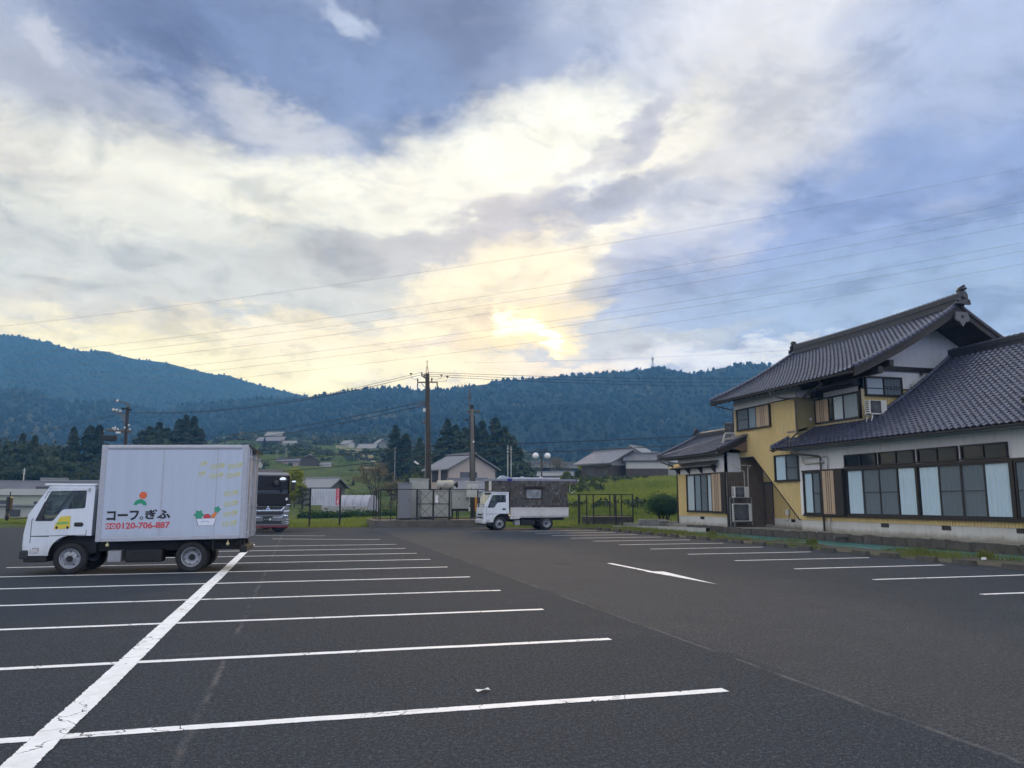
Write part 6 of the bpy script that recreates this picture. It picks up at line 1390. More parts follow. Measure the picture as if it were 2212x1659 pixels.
# wires
WIREM = pm('wire', (.018, .018, .02), .7); WIREP = pm('high line wire', (.20, .20, .23), .6)
def wire(label, pts, r, group, mat_=WIREM, name='overhead_wire'):
    q = MB(); q.tube(pts, r, 4, False); o = q.build(name, mat_); tag(o, label, 'wire', group); return o
def sag(a, b_, s, n=14):
    a = Vector(a); b_ = Vector(b_); return [a + (b_ - a) * (i / n) - Vector((0, 0, s * 4 * (i / n) * (1 - i / n))) for i in range(n + 1)]
def through(L, M_, R_, dist, n=30):
    """long span whose sag was read at left, middle and right"""
    out = []
    for i in range(n + 1):
        x = -700 + (3000 + 700) * i / n; t = x / 2212
        y = L * (1 - t) * (1 - 2 * t) + M_ * 4 * t * (1 - t) + R_ * t * (2 * t - 1); d = dist / max(.45, math.cos(math.atan((x - 1106) / 1681))); out.append(survey(x, y, d))
    return out
HL = [(705.6, 559, 363.6), (770, 630.6, 434), (785, 651, 458), (805, 670, 482.5), (828, 705.6, 523.4), (848, 720, 542), (866, 745.5, 570)]
wn_ = ['topmost', 'second from top', 'third from top', 'middle', 'fifth from top', 'second lowest', 'lowest']
for (l, c, r_), nm in zip(HL, wn_): wire(nm + ' of the seven high voltage wires slanting across the sky', through(l, c, r_, 150), .021, 'high voltage wires across the sky', WIREP)
T1 = Vector((8.12, 50.4, 0)); T3 = Vector((p3.location.x, p3.location.y, p3.location.z))
for k, (dx, z) in enumerate(((-.58, 9.92), (-.42, 9.80), (-.85, 9.68))):
    wire(['top', 'middle', 'bottom'][k] + ' of three power wires from the spike topped pole leftwards', sag(T1 + Vector((dx, 0, z)), T3 + Vector((-.3 + .3 * k, 0, top3 - .8)), .9), .012, 'power wires')
    e = survey(2500, 742 + 6 * k, 150)
    wire(['top', 'middle', 'bottom'][k] + ' of three power wires from the spike topped pole towards the house', sag(T1 + Vector((dx + .3, 0, z)), e, 2.2 + .2 * k, 24), .013, 'power wires')
    e2 = survey(-500, 1000 + 4 * k, 150); wire(['top', 'middle', 'bottom'][k] + ' of three power wires leaving the crowded pole to the left edge', sag(T3 + Vector((-.3 + .3 * k, 0, top3 - .8)), e2, 1.2), .013, 'power wires')
for k, (z, yl, yr) in enumerate(((5.05, 1003, 915), (4.38, 1035, 930))):
    wire(['upper', 'lower'][k] + ' communication cable running from the tall pole to the left', sag(T1 + Vector((-.1, 0, z)), survey(200, yl - 3, 95), .5), .026, 'communication cables')
    wire(['upper', 'lower'][k] + ' communication cable running from the tall pole to the right', sag(T1 + Vector((-.1, 0, z)), survey(1900, yr, 75), .25), .026, 'communication cables')
for k, z in enumerate((7.85, 7.6)): wire(['upper', 'lower'][k] + ' service cable sagging left from the pole rack', sag(T1 + Vector((-.9, 0, z)), survey(300, 940 + 14 * k, 110), 1.0), .022, 'service cables')
wire('single thin wire rising from the ridge towards the house roof', sag(survey(1000, 784, 160), survey(1900, 744, 160), .6), .016, 'power wires', WIREP)
wire('thin wire crossing low before the hill to the house gable', sag(survey(1100, 876, 120), survey(1720, 836, 60), .2), .008, 'power wires', WIREP)
# twin globe lamp
tl = thing('twin_globe_lamp', 'twin globe lamp post with curled arms behind the camper truck', 'lamp post', (15.64, 50, 0))
IRON = pm('lamp iron', (.035, .03, .028), .5, .2)
q = MB(); q.mat(0, True); q.lathe([(.11, 0), (.11, .3), (.07, .4), (.055, 2.5), (.05, 4.65), (.001, 4.7)], (0, 0, 0), 'Z', 14); q.build('post', IRON, tl)
for s in (-1, 1):
    q = MB(); q.tube([(s * .05, 0, 4.3)] + [(s * (.225 - .19 * math.cos(a)), 0, 4.72 + .27 * math.sin(a)) for a in np.linspace(0, math.pi, 12)], .027, 8); q.lathe([(.03, 4.70), (.06, 4.74), (.06, 4.78)], (s * .415, 0, 0), 'Z', 10); q.build('arm', IRON, tl)
    q = MB(); q.mat(0, True); q.sphere((s * .415, 0, 4.52), .215, 20, 14); q.build('globe', pm('opal globe', (.78, .78, .80), .25, 0, .02, 3), tl)
# notice board
sg = thing('notice_board', 'white notice board with a red strip on two dark posts at the lot edge', 'sign', (.68, 48.0, 0))
for x, h in ((0, 2.28), (1.74, 2.34)): q = MB(); q.box((x - .05, -.05, -.1), (x + .05, .05, h)); q.build('post', CHASSIS, sg)
q = MB(); q.box((.05, -.035, 1.28), (1.70, -.005, 2.24)); q.build('board', pm('sign board white', (.56, .60, .66), .5, 0, .03, 3), sg)
SR = INK('sign red', (.58, .03, .08)); q = MB(); q.box((1.49, -.042, 1.29), (1.70, -.034, 2.26)); q.build('red_strip', SR, sg)
q = MB(); q.box((1.455, -.040, 1.29), (1.49, -.034, 2.25)); q.build('pink_strip', INK('sign pink', (.65, .35, .42)), sg)
lettering(sg, 'アイドリング禁止', 1.525, 1.665, 1.32, 2.22, -.045, INK('sign white', (.78, .78, .78)), vertical=True, bold=.02)
gsn = random.Random(3); q = MB()
for (cx, zt_, zb_, sp) in ((1.37, 2.12, 1.35, .035), (1.22, 2.14, 1.42, .03), (1.08, 2.12, 1.38, .035), (.94, 2.14, 1.88, .022), (.75, 2.10, 1.48, .04), (.61, 2.10, 1.62, .04), (.46, 2.10, 1.6, .04), (.30, 2.06, 1.38, .04), (.12, 1.80, 1.38, .02)):
    z = zt_
    while z > zb_:
        for k in range(3):
            x0 = cx - sp + gsn.random() * sp; q.box((x0, -.0385, z - .012 - .018 * k), (x0 + sp * gsn.uniform(.5, 1.1), -.034, z - .004 - .018 * k))
        q.box((cx - .006, -.0385, z - .055), (cx + .004, -.034, z)); z -= sp * 2 + .012
o = q.build('small_print', INK('sign ink', (.05, .05, .06)), sg); o['kind'] = 'stuff'
# pipe cage on the right and its dark block base
cg = thing('pipe_cage', 'dark open pipe cage fence round a pit beside the camper truck', 'fence', (16.77, 46.0, .2))
def cpart(mb, name): o = mb.build(name, DARKM); o.parent = cg; o.matrix_parent_inverse = Matrix.Translation((-16.77, -46, -.2)); return o
for (x, y) in ((16.77, 46), (17.3, 46), (17.75, 46), (19.25, 46), (20.4, 46), (19.5, 47.6), (19.9, 47.8), (17.5, 47.8), (20.4, 47.8)):
    q = MB(); q.box((x - .032, y - .032, 0), (x + .032, y + .032, 1.96)); cpart(q, 'post')
for (a, b_) in (((16.77, 46, 1.93), (20.4, 46, 1.93)), ((16.77, 47.8, 1.93), (20.4, 47.8, 1.93)), ((20.4, 46, 1.93), (20.4, 47.8, 1.93)), ((16.77, 46, 1.93), (16.77, 47.8, 1.93)), ((17.75, 46, .62), (20.4, 46, .62))):
    q = MB(); q.tube([a, b_], .026, 6); cpart(q, 'rail')
m = MB(); m.bevbox((17.6, 46.3, -.3), (20.5, 47.7, .55), .03); o = m.build('pit_block', pm('dark stained concrete', (.055, .05, .045), .9, 0, .3, 2, dirt=.4)); tag(o, 'dark stained concrete pit wall inside the pipe cage', 'block')
m = MB(); m.bevbox((19.0, 44.0, -.3), (20.6, 44.3, .22), .02); o = m.build('kerb_block', CONC); tag(o, 'low concrete slab in front of the pipe cage', 'block')
# ridge mast
mp = survey(1410, 792, 985); mt = thing('radio_mast', 'small lattice radio mast standing on the hill ridge', 'mast', mp)
q = MB()
for (x, y) in ((-.9, -.9), (.9, -.9), (.9, .9), (-.9, .9)): q.tube([(x, y, -3), (x * .6, y * .6, 12)], .16, 4)
for k in range(7): z = -1 + k * 2; q.box((-.9, -.9, z), (.9, .9, z + .14))
q.build('lattice', CHASSIS, mt); q = MB(); q.box((-1.7, -1.7, 8.5), (1.7, 1.7, 8.8)); q.box((-1.7, -1.7, 10.6), (1.7, 1.7, 10.8)); q.tube([(0, 0, 11), (0, 0, 16)], .12, 4); q.build('platform', CHASSIS, mt)

# ------------------------------------------------------------------ houses of the valley
RTG = pm('village tile grey', (.16, .165, .20), .5, 0, .15, .8); RTP = pm('village metal pale', (.20, .21, .225), .45, 0, .08, .8); RTD = pm('village tile dark', (.085, .09, .11), .5, 0, .2, .8)
WPK = pm('beige pink render', (.42, .36, .335), .85, 0, .05, 1); WGR = pm('green grey render', (.36, .41, .35), .85, 0, .05, 1); WWH = pm('village white', (.46, .46, .45), .85, 0, .06, 1); WBR = pm('dark brown boards', (.065, .05, .045), .8, 0, .2, 2); WGY = pm('lavender grey wall', (.25, .245, .29), .8, 0, .08, .5); WIND = pm('far window', (.05, .055, .065), .15); WCR = pm('cream panel', (.55, .52, .42), .8, 0, .05, 1)
def far_house(label, base, rz, w, d, hw, hr, wall, roof, ov=.5, wins=(), cat='house', name='village_house', lower=None, flat_roof=False, group=None):
    """ridge along local Y, gable end towards local -Y"""
    t = thing(name, label, cat, base, rz, group); q = MB()
    if flat_roof: q.box((-w / 2, 0, -1.5), (w / 2, d, hw))
    else: q.prism([(-w / 2, -1.5), (w / 2, -1.5), (w / 2, hw), (0, hw + hr), (-w / 2, hw)], 'Y', 0, d)
    q.build('wall', wall, t)
    if lower: q = MB(); q.box((-w / 2 - .03, -.03, -1.5), (w / 2 + .03, d + .03, lower[0])); q.build('lower_wall', lower[1], t)
    if flat_roof: q = MB(); q.box((-w / 2 - ov, -ov, hw), (w / 2 + ov, d + ov, hw + hr)); q.build('roof', roof, t)
    else:
        k = hr / (w / 2); x1 = w / 2 + ov
        for s in (-1, 1):
            q = MB(); q.prism([(0, hw + hr + .05), (s * x1, hw - k * ov + .05), (s * x1, hw - k * ov + .2), (0, hw + hr + .22)], 'Y', -ov, d + ov)
            rf = q.build('roof', roof, t)
            q = MB(); q.prism([(0, hw + hr + .0), (s * x1, hw - k * ov - .02), (s * x1, hw - k * ov + .05), (0, hw + hr + .05)], 'Y', -ov + .02, -ov + .12); q.build('verge_board', WBR, rf)
        q = MB(); q.box((-.14, -ov, hw + hr + .15), (.14, d + ov, hw + hr + .38)); q.build('ridge', roof, t)
    for (f, u0, u1, z0_, z1_) in wins:
        q = MB()
        if f == 'F': B_ = lambda a, b_, c, e, p_: q.box((a, -.05 - p_, c), (b_, .02, e))
        else: B_ = lambda a, b_, c, e, p_: q.box((-w / 2 - .05 - p_, a, c), (-w / 2 + .02, b_, e))
        B_(u0, u1, z0_, z1_, 0); wn2 = q.build('window', WBR, t)
        q = MB(); n = max(1, int((u1 - u0) / .9)); e = .07
        for i in range(n): B_(u0 + e + (u1 - u0 - e) * i / n, u0 + (u1 - u0 - e) * (i + 1) / n, z0_ + e, z1_ - e, .02)
        q.build('pane', WIND, wn2)
    return t
def at(px, py, dist, sink=0.0): p = survey(px, py, dist); return Vector((p.x, p.y, gz(p.x, p.y) - sink))
ph = far_house('beige two storey gabled house with grey roof behind the electrical compound', at(1021, 1085, 98), -YAW + R(33), 6.6, 6.2, 4.55, 1.7, WPK, RTG, .55, [('F', -1.8, .6, 3.0, 4.1), ('F', 1.4, 2.4, 1.2, 2.2), ('L', .5, 2.2, 2.9, 4.3), ('L', 3.0, 4.6, 2.9, 4.3)])
q = MB(); q.box((-5.0, -.1, -1), (-3.3, 5.0, 2.5)); q.box((-4.6, .2, 2.5), (-4.45, .35, 4.4)); q.box((-4.6, 3.0, 2.5), (-4.45, 3.15, 4.4)); q.build('balcony', WPK, ph)
q = MB(); q.box((-.1, 2.2, 6.5), (1.0, 4.6, 6.62)); q.build('solar_heater', RTP, ph)
far_house('low tiled annex with lavender roof left of the camper truck', at(1046, 1084, 80), -YAW + R(80), 3.4, 3.6, 1.9, 1.0, WWH, RTG, .35)
far_house('long low shed with pale metal roof behind the twin globe lamp', at(1236, 1040, 131, .1), -YAW + R(84), 2.4, 5.6, 1.35, .5, WBR, RTP, .25, name='shed', cat='shed')
far_house('small dark roofed shed peeking over the camper roof vent', at(1120, 1040, 125, .2), -YAW + R(20), 2.6, 3, 1.5, .9, WBR, RTD, .3, name='shed', cat='shed')
far_house('old farmhouse with white gable and dark board walls on top of the bank', at(1358, 1035, 110, -.5), -YAW + R(36), 6.4, 6.2, 2.3, 1.5, WWH, RTG, .9, [('L', .5, 2.6, .3, 1.2), ('L', 3.2, 5.2, .3, 1.5)], lower=(1.75, WBR))
far_house('taller farmhouse gable rising behind the old farmhouse on the bank', at(1365, 1030, 124, -.3), -YAW + R(-30), 5.0, 6, 3.9, 1.4, pm('grey plaster', (.26, .26, .25), .85), RTP, .6)
far_house('third farm roof at the right end of the bank beside the house eave', at(1412, 1030, 128, -.3), -YAW + R(-32), 4.6, 7, 3.4, 1.2, pm('grey plaster', (.26, .26, .25), .85), RTP, .6)
far_house('white walled farm barn on the bank just left of the yellow house', at(1440, 1038, 110, -.4), -YAW + R(86), 3.4, 5.6, 2.3, .8, WWH, RTD, .4, lower=(1.2, WBR))
far_house('narrow grey green building behind the notice board', at(668, 1085, 124), -YAW + R(4), 2.55, 3, 4.0, .08, WGR, RTP, .02, [('F', -.3, .45, 2.4, 3.1)], flat_roof=True, cat='building', name='village_building')
sh_ = far_house('single storey house with a pale solar roof above the greenhouse', at(728, 1082, 104), -YAW + R(70), 3.6, 5.0, 2.2, .95, pm('grey boards', (.12, .12, .115), .8, 0, .15, 1), RTP, .45, [('L', 1.0, 2.6, .6, 1.5)])
far_house('big hillside farmhouse with layered roofs at the upper left of the slope', at(612, 972, 335, .5), -YAW + R(86), 4.80, 9.60, 2.56, 1.28, pm('distant plaster', (.2, .2, .2), .85), RTG, 1.0, [('L', 2, 5, .8, 2.2), ('L', 7, 10, .8, 2.2)])
far_house('upper storey block of the hillside farmhouse with a hipped roof', at(608, 972, 339, -2.4), -YAW + R(86), 4.00, 5.60, 2.08, 1.20, pm('distant plaster', (.2, .2, .2), .85), RTP, .9)
far_house('long low outbuilding beside the hillside farmhouse', at(640, 974, 330, .5), -YAW + R(88), 3.00, 5.25, 1.20, 0.75, WWH, RTP, .4)
far_house('small hillside cottage left of the broad farm roofs', at(760, 972, 330, .5), -YAW + R(60), 3.50, 4.20, 1.68, 1.12, WWH, RTP, .6)
far_house('broad hillside farmhouse with white roof edges near the dark cedars', at(812, 974, 330, .5), -YAW + R(80), 4.50, 6.75, 1.95, 1.42, pm('distant plaster', (.2, .2, .2), .85), RTP, .8)
far_house('second ridge of the farmhouse near the dark cedars', at(826, 974, 338, .5), -YAW + R(30), 3.75, 4.50, 2.55, 1.35, pm('distant plaster', (.2, .2, .2), .85), RTP, .7)
far_house('long pinkish farm shed half way up the terraced slope', at(662, 1002, 235, .2), -YAW + R(88), 3.5, 8, 2.0, .8, pm('pink boards', (.42, .33, .33), .85), RTD, .4, name='shed', cat='shed')
far_house('dark gabled barn beside the pinkish shed on the slope', at(668, 1001, 230, .2), -YAW + R(10), 4.5, 5, 2.4, 1.3, WBR, RTP, .4, name='barn', cat='barn')
far_house('tiny white field shed on the terraced slope', at(715, 1000, 232, .2), -YAW + R(88), 2, 3, 1.0, .5, WWH, RTP, .2, name='shed', cat='shed')
far_house('small white building on the slope just right of the box truck', at(562, 1003, 215, .2), -YAW + R(85), 3, 4, 2.6, .9, WWH, RTP, .3, name='village_building', cat='building')
far_house('long low grey warehouse at the left edge behind the box truck cab', at(40, 1085, 100), -YAW + R(22), 26, 10, 2.75, .1, WGY, RTP, .05, [('F', 1.5, 3.2, 0, 2.2), ('F', 4.6, 6.2, 0, 1.5), ('F', -3.5, -1.5, 0, 2.0)], flat_roof=True, cat='warehouse', name='warehouse')
far_house('nearer low building with white fascia at the left edge', at(20, 1100, 82), -YAW + R(24), 8.6, 6, 1.55, .55, pm('pale green wall', (.36, .38, .33), .85, 0, .1, 1), WWH, .25, [('F', -1.5, -.2, .3, 1.1), ('F', 1.8, 3.2, .2, 1.0)], flat_roof=True, cat='building', name='village_building')
far_house('lowest roof at the far left edge by the truck mirror', at(-20, 1112, 68), -YAW + R(24), 5.6, 3, .95, .12, pm('pale grey wall', (.40, .41, .39), .85, 0, .1, 1), RTP, .3, [('F', .9, 1.8, .2, .7)], flat_roof=True, cat='building', name='village_building')
far_house('small tilted roof showing above the grey warehouse', at(92, 1060, 130), -YAW + R(-35), 1.8, 3, 2.2, .9, WBR, RTP, .4)
far_house('flat pale roof behind the box truck cab top', at(212, 1065, 125), -YAW + R(88), 3, 4, 2.3, .5, WWH, RTP, .3)
# greenhouse tunnel
gp = at(806, 1098, 76); gh = thing('greenhouse', 'rounded plastic tunnel greenhouse behind the notice board', 'greenhouse', gp, -YAW + R(80))
def plasticmat():
    b = NB('tunnel plastic'); v = b.geo(); b.put(b.b.inputs['Base Color'], b.mix(b.rng(b.noise(v, 2, 4), .3, .7), (.46, .46, .58), (.62, .62, .70))); b.b.inputs['Roughness'].default_value = .35
    tr = b.n('ShaderNodeBsdfTranslucent'); tr.inputs[0].default_value = (.5, .5, .6, 1); ms = b.n('ShaderNodeMixShader'); ms.inputs[0].default_value = .35; b.l(b.b.outputs[0], ms.inputs[1]); b.l(tr.outputs[0], ms.inputs[2]); b.l(ms.outputs[0], b.out.inputs[0]); return b.m
PLA = plasticmat(); arcp = [(1.35 * math.cos(a), .75 + .85 * math.sin(a)) for a in np.linspace(0, math.pi, 14)]; arcp = [(1.35, 0)] + arcp + [(-1.35, 0)]
q = MB(); q.mat(0, True); q.grid([[(x, y, z) for x, z in arcp] for y in np.linspace(0, 4.6, 8)]); q.build('cover', PLA, gh)
for y in (0, 4.6): q = MB(); q.add([(x, y, z) for x, z in arcp], [tuple(range(len(arcp)))]); q.build('end_wall', PLA, gh)
for y in np.linspace(0, 4.6, 7): q = MB(); q.tube([(x * 1.012, y, z * 1.012) for x, z in arcp], .022, 5); q.build('hoop', CABD, gh)
q = MB(); q.box((-1.38, -.03, 0), (-1.34, 4.63, .55)); q.build('skirt', pm('dull skirt film', (.30, .30, .28), .6), gh)
# viaduct
va = survey(985, 1003, 215); vb = survey(1350, 998, 250); VD = (vb - va); vl = VD.length; vt = thing('viaduct', 'grey concrete road viaduct crossing behind the lamp post', 'bridge', (va.x, va.y, gz(va.x, va.y)), math.atan2(VD.y, VD.x))
VZ = survey(1150, 1004, 228).z - vt.location.z
q = MB(); q.box((-6, -4, VZ - .9), (vl + 10, 4, VZ)); q.build('deck', pm('viaduct concrete', (.20, .20, .20), .85, 0, .12, .4), vt)
q = MB(); q.box((-6, -4.1, VZ), (vl + 10, -3.9, VZ + 1.0)); q.build('parapet', pm('viaduct parapet', (.13, .13, .13), .85, 0, .15, .4), vt)
for k in range(5): q = MB(); x = 4 + k * vl / 4.5; q.box((x - .8, -2.5, -6), (x + .8, 2.5, VZ - .9)); q.build('pier', pm('viaduct concrete', (.20, .20, .20), .85, 0, .12, .4), vt)
# far small poles
for (px, y0, y1, d, lab) in ((50, 1045, 1012, 120, 'thin pale pole with short arms above the left warehouse'), (57, 1040, 1020, 140, 'smaller thin pole right of the left warehouse pole'), (1097, 1000, 962, 150, 'left of two thin pale poles before the dark trees'), (1104, 1000, 965, 150, 'right of two thin pale poles before the dark trees'), (610, 975, 948, 320, 'slim pole by the hillside farmhouse'), (598, 990, 972, 240, 'slim pole above the pinkish shed'), (617, 1000, 967, 240, 'taller slim pole on the terraced slope'), (853, 996, 966, 160, 'slim lamp pole in front of the dark cedars')):
    b0 = survey(px, y0, d); zt_ = survey(px, y1, d).z; zb_ = min(b0.z, gz(b0.x, b0.y)) - .5; t = thing('far_pole', lab, 'utility pole', (b0.x, b0.y, zb_), -YAW, 'far thin poles'); h = zt_ - zb_; k = d / 1681
    q = MB(); q.tube([(0, 0, 0), (0, 0, h)], [.7 * k + .04, .5 * k + .03], 6); q.build('shaft', CABP if 'pale' in lab else CABD, t)
    for z in (h - .12 * h * .5, h - .25 * h * .5): q = MB(); q.box((-3 * k, -.05, z), (3 * k, .05, z + .8 * k)); q.build('crossarm', CABP if 'pale' in lab else CABD, t)
# ------------------------------------------------------------------ trees and shrubs
def tri_cloud(P, Nrm, size, g):
    """leaf-sized triangles at points P"""
    n = len(P); a = g.normal(size=(n, 3)); a -= (a * Nrm).sum(1, keepdims=True) * Nrm * .6; a /= np.linalg.norm(a, axis=1, keepdims=True) + 1e-9; b = np.cross(a, Nrm + g.normal(scale=.4, size=(n, 3))); b /= np.linalg.norm(b, axis=1, keepdims=True) + 1e-9
    s = (size * (.6 + .8 * g.random(n)))[:, None]
    V = np.stack([P - a * s * .5, P + a * s * .5, P + b * s * .95], 1); return V.reshape(-1, 3), np.arange(3 * n).reshape(-1, 3)
def conifer_data(h, r, n, seed, leaf=.5, droop=.35, irregular=.25):
    g = np.random.default_rng(seed); nb = int(h * 7); P = []; 
    zb = .06 + .94 * np.sort(g.random(nb)) ** .9; az_ = np.arange(nb) * 2.4 + g.normal(scale=.4, size=nb)
    per = n // nb + 1
    for k in range(nb):
        R_ = r * (1 - zb[k]) ** .82 * (1 + irregular * g.normal()) * (.55 + .45 * min(1, zb[k] / .18)); R_ = max(R_, .12 * r * (1.02 - zb[k]))
        t = g.random(per) ** .65; sp = .20 * R_ + .08
        x = np.cos(az_[k]) * R_ * t + g.normal(scale=sp, size=per) * .8; y = np.sin(az_[k]) * R_ * t + g.normal(scale=sp, size=per) * .8
        z = zb[k] * h - droop * R_ * t + .18 * R_ * t * t + g.normal(scale=.10 * R_ + .06, size=per); P.append(np.stack([x, y, z], -1))
    P = np.concatenate(P); Nr = P * np.array([1, 1, 0]); Nr /= np.linalg.norm(Nr, axis=1, keepdims=True) + 1e-6; Nr = Nr + np.array([0, 0, .6]); Nr /= np.linalg.norm(Nr, axis=1, keepdims=True)
    return tri_cloud(P, Nr, np.full(len(P), leaf), g)
def broad_data(h, w, n, seed, leaf=.35, clumps=26, base=.3, flatk=.75):
    g = np.random.default_rng(seed); C = g.normal(size=(clumps, 3)); C /= np.linalg.norm(C, axis=1, keepdims=True); C *= (g.random((clumps, 1)) ** .45); C[:, 2] = C[:, 2] * .9
    c = C * np.array([w / 2 * .78, w / 2 * .78, h * (1 - base) / 2 * .8]) + np.array([0, 0, h * (base + (1 - base) / 2)]); rad = (w * .17) * (.6 + .8 * g.random(clumps)); per = n // clumps
    P = []; N_ = []
    for k in range(clumps):
        d = g.normal(size=(per, 3)); d /= np.linalg.norm(d, axis=1, keepdims=True); rr_ = rad[k] * (.55 + .55 * g.random((per, 1)) ** .5); P.append(c[k] + d * rr_ * np.array([1, 1, flatk])); N_.append(d)
    return (*tri_cloud(np.concatenate(P), np.concatenate(N_), np.full(per * clumps, leaf), g), c)
CEDAR = leafmat('cedar foliage', (.012, .030, .014), (.030, .052, .022), .12); CEDAR2 = leafmat('cedar foliage lighter', (.022, .045, .02), (.05, .075, .03), .15)
WOODL = leafmat('mixed wood foliage', (.02, .042, .018), (.055, .08, .03), .2); YGL = leafmat('fresh yellow green leaves', (.16, .20, .02), (.34, .36, .05), .45); SHRUB = leafmat('dark shrub leaves', (.012, .045, .012), (.04, .10, .03), .25); TWIG = leafmat('budding twigs', (.13, .10, .05), (.25, .22, .10), .3); PINEL = leafmat('pine needles', (.015, .03, .015), (.04, .055, .03), .15); SPRG = leafmat('spring leaves', (.10, .14, .04), (.22, .25, .10), .4)
BARK = pm('bark', (.06, .048, .038), .9, 0, .3, 4)
def trunk_mesh(h, r, seed, limbs=0, spread=.5, lean=.05):
    g = random.Random(seed); q = MB(); q.mat(0, True); pts = [(lean * h * t * math.sin(3 * t + seed), lean * h * t * math.cos(2 * t + seed), h * t) for t in np.linspace(0, 1, 7)]
    q.tube(pts, [r * (1.25 - 1.1 * t) for t in np.linspace(0, 1, 7)], 8)
    for k in range(limbs):
        t = .25 + .6 * k / max(1, limbs); p = Vector(pts[int(t * 6)]); a = k * 2.4 + g.random(); L = h * spread * (1.1 - t); d = Vector((math.cos(a), math.sin(a), .9)).normalized()
        q.tube([p, p + d * L * .5, p + d * L + Vector((0, 0, L * .15))], [r * .45 * (1.2 - t), r * .3 * (1.2 - t), r * .1], 5)
    me = q.mesh('trunk'); me.materials.append(BARK); return me
def foliage(name, data, mat_): return arr_mesh(name, data[0], data[1], [mat_], False)
CON = [(foliage('crown', conifer_data(12, 2.6, 5200, s, .42), CEDAR), trunk_mesh(11.5, .22, s)) for s in (11, 12, 13)]
CON2 = [(foliage('crown', conifer_data(12, 3.3, 5200, s, .5, .3, .4), CEDAR2), trunk_mesh(11.0, .24, s)) for s in (14, 15)]
BRD = [(foliage('crown', broad_data(9, 8, 6500, s, .42, 34), WOODL), trunk_mesh(6.5, .22, s, 6)) for s in (21, 22, 23)]
def plant(name, label, cat, meshes, loc, s, rz, group=None, sx_=1.0):
    t = thing(name, label, cat, loc, rz, group); t.scale = (s * sx_, s * sx_, s)
    inst('crown', meshes[0], t); inst('trunk', meshes[1], t); return t
GT = random.Random(9)
def tree_px(label, px, ytop, ybase, dist, kind, group=None, sx_=1.0, h0=12.0, name='cedar_tree', cat='tree'):
    b0 = survey(px, ybase, dist); z = min(gz(b0.x, b0.y), b0.z + 2); h = survey(px, ytop, dist).z - z
    return plant(name, label, cat, kind, (b0.x, b0.y, z), h / h0, GT.random() * 6.28, group, sx_)
tree_px('slender dark cedar left of the twin cedars behind the box truck', 151, 925, 1040, 165, CON[0], sx_=1.0)
tree_px('left crown of the two joined cedars left of the box', 186, 918, 1040, 165, CON[1], sx_=1.1)
tree_px('right crown of the two joined cedars left of the box', 206, 921, 1040, 165, CON[2], sx_=1.15)
WOOD = ((-40, 948, 170), (-10, 938, 175), (18, 946, 165), (40, 940, 178), (66, 944, 170), (92, 950, 168), (112, 948, 175), (128, 958, 165), (5, 965, 150), (55, 968, 150), (100, 972, 150), (135, 985, 150), (170, 990, 148), (205, 985, 150), (-70, 955, 160), (75, 995, 140), (25, 1000, 140), (120, 1008, 140), (160, 1015, 138))
for i, (px, yt, d) in enumerate(WOOD):
    WL = ['first', 'second', 'third', 'fourth', 'fifth', 'sixth', 'seventh', 'eighth', 'ninth', 'tenth']; row = [(q[0], q[2] >= 160) for q in WOOD]; rk = sorted(q[0] for q in WOOD if (q[2] >= 160) == (d >= 160)).index(px)
    tree_px(WL[rk] + ' tree from left, %s row of the dark wood above the warehouse' % ('back' if d >= 160 else 'front'), px, yt, 1050, d, (BRD + CON2)[i % 5], 'wood at the left edge', .95 if i % 5 < 3 else .9, 9.4 if i % 5 < 3 else 12.0, 'wood_tree')
cl_lab = ['low crown', 'second crown', 'thin spire', 'rounded crown', 'tall left spire', 'tallest middle spire', 'tall right spire', 'right shoulder']
for k, (px, yt, kd) in enumerate(((302, 935, 3), (318, 926, 4), (338, 915, 0), (355, 928, 3), (382, 905, 1), (396, 899, 0), (414, 902, 2), (428, 925, 1))):
    tree_px(cl_lab[k] + ' of the dark cedar group above the box roof', px, yt, 1010, 190, ((CON + CON2)[kd]), 'cedar group above the box', 1.25)
tree_px('lone dark conifer right of the box roof below the hillside farmhouse', 570, 945, 985, 300, CON[2], None, 1.1)
tree_px('tall dense cedar left of the tall utility pole', 853, 921, 1003, 170, CON[0], None, 1.45); tree_px('shorter cedar between the tall cedar and the pole', 876, 936, 1003, 170, CON[1], None, 1.5)
for k, (px, yt, kd, s) in enumerate(((906, 950, 4, 1.3), (966, 908, 0, 1.3), (984, 922, 3, 1.3), (1004, 928, 4, 1.4), (1022, 916, 1, 1.3), (1042, 912, 2, 1.4), (1070, 905, 0, 1.5), (1090, 925, 3, 1.4), (1108, 945, 4, 1.4), (1122, 965, 1, 1.4), (950, 950, 4, 1.4), (1050, 940, 3, 1.5), (1000, 955, 3, 1.6), (1080, 955, 4, 1.5))):
    tree_px(['bushy tree right behind the tall utility pole', 'leftmost pointed tree of the dark grove behind the thin pole', 'rounded tree second in the dark grove', 'soft tree in the middle left of the dark grove', 'pointed tree right of the thin pole', 'narrow tree in the middle of the dark grove', 'highest pointed tree of the dark grove', 'tree right of the highest grove tree', 'sloping right shoulder tree of the grove', 'lowest rightmost tree of the grove', 'low bushy tree at the left foot of the grove', 'bushy front tree in the grove centre', 'bushy front tree at the grove left', 'bushy front tree at the grove right'][k], px, yt, 1006, 165, (CON + CON2)[kd], 'dark grove behind the thin pole', s)
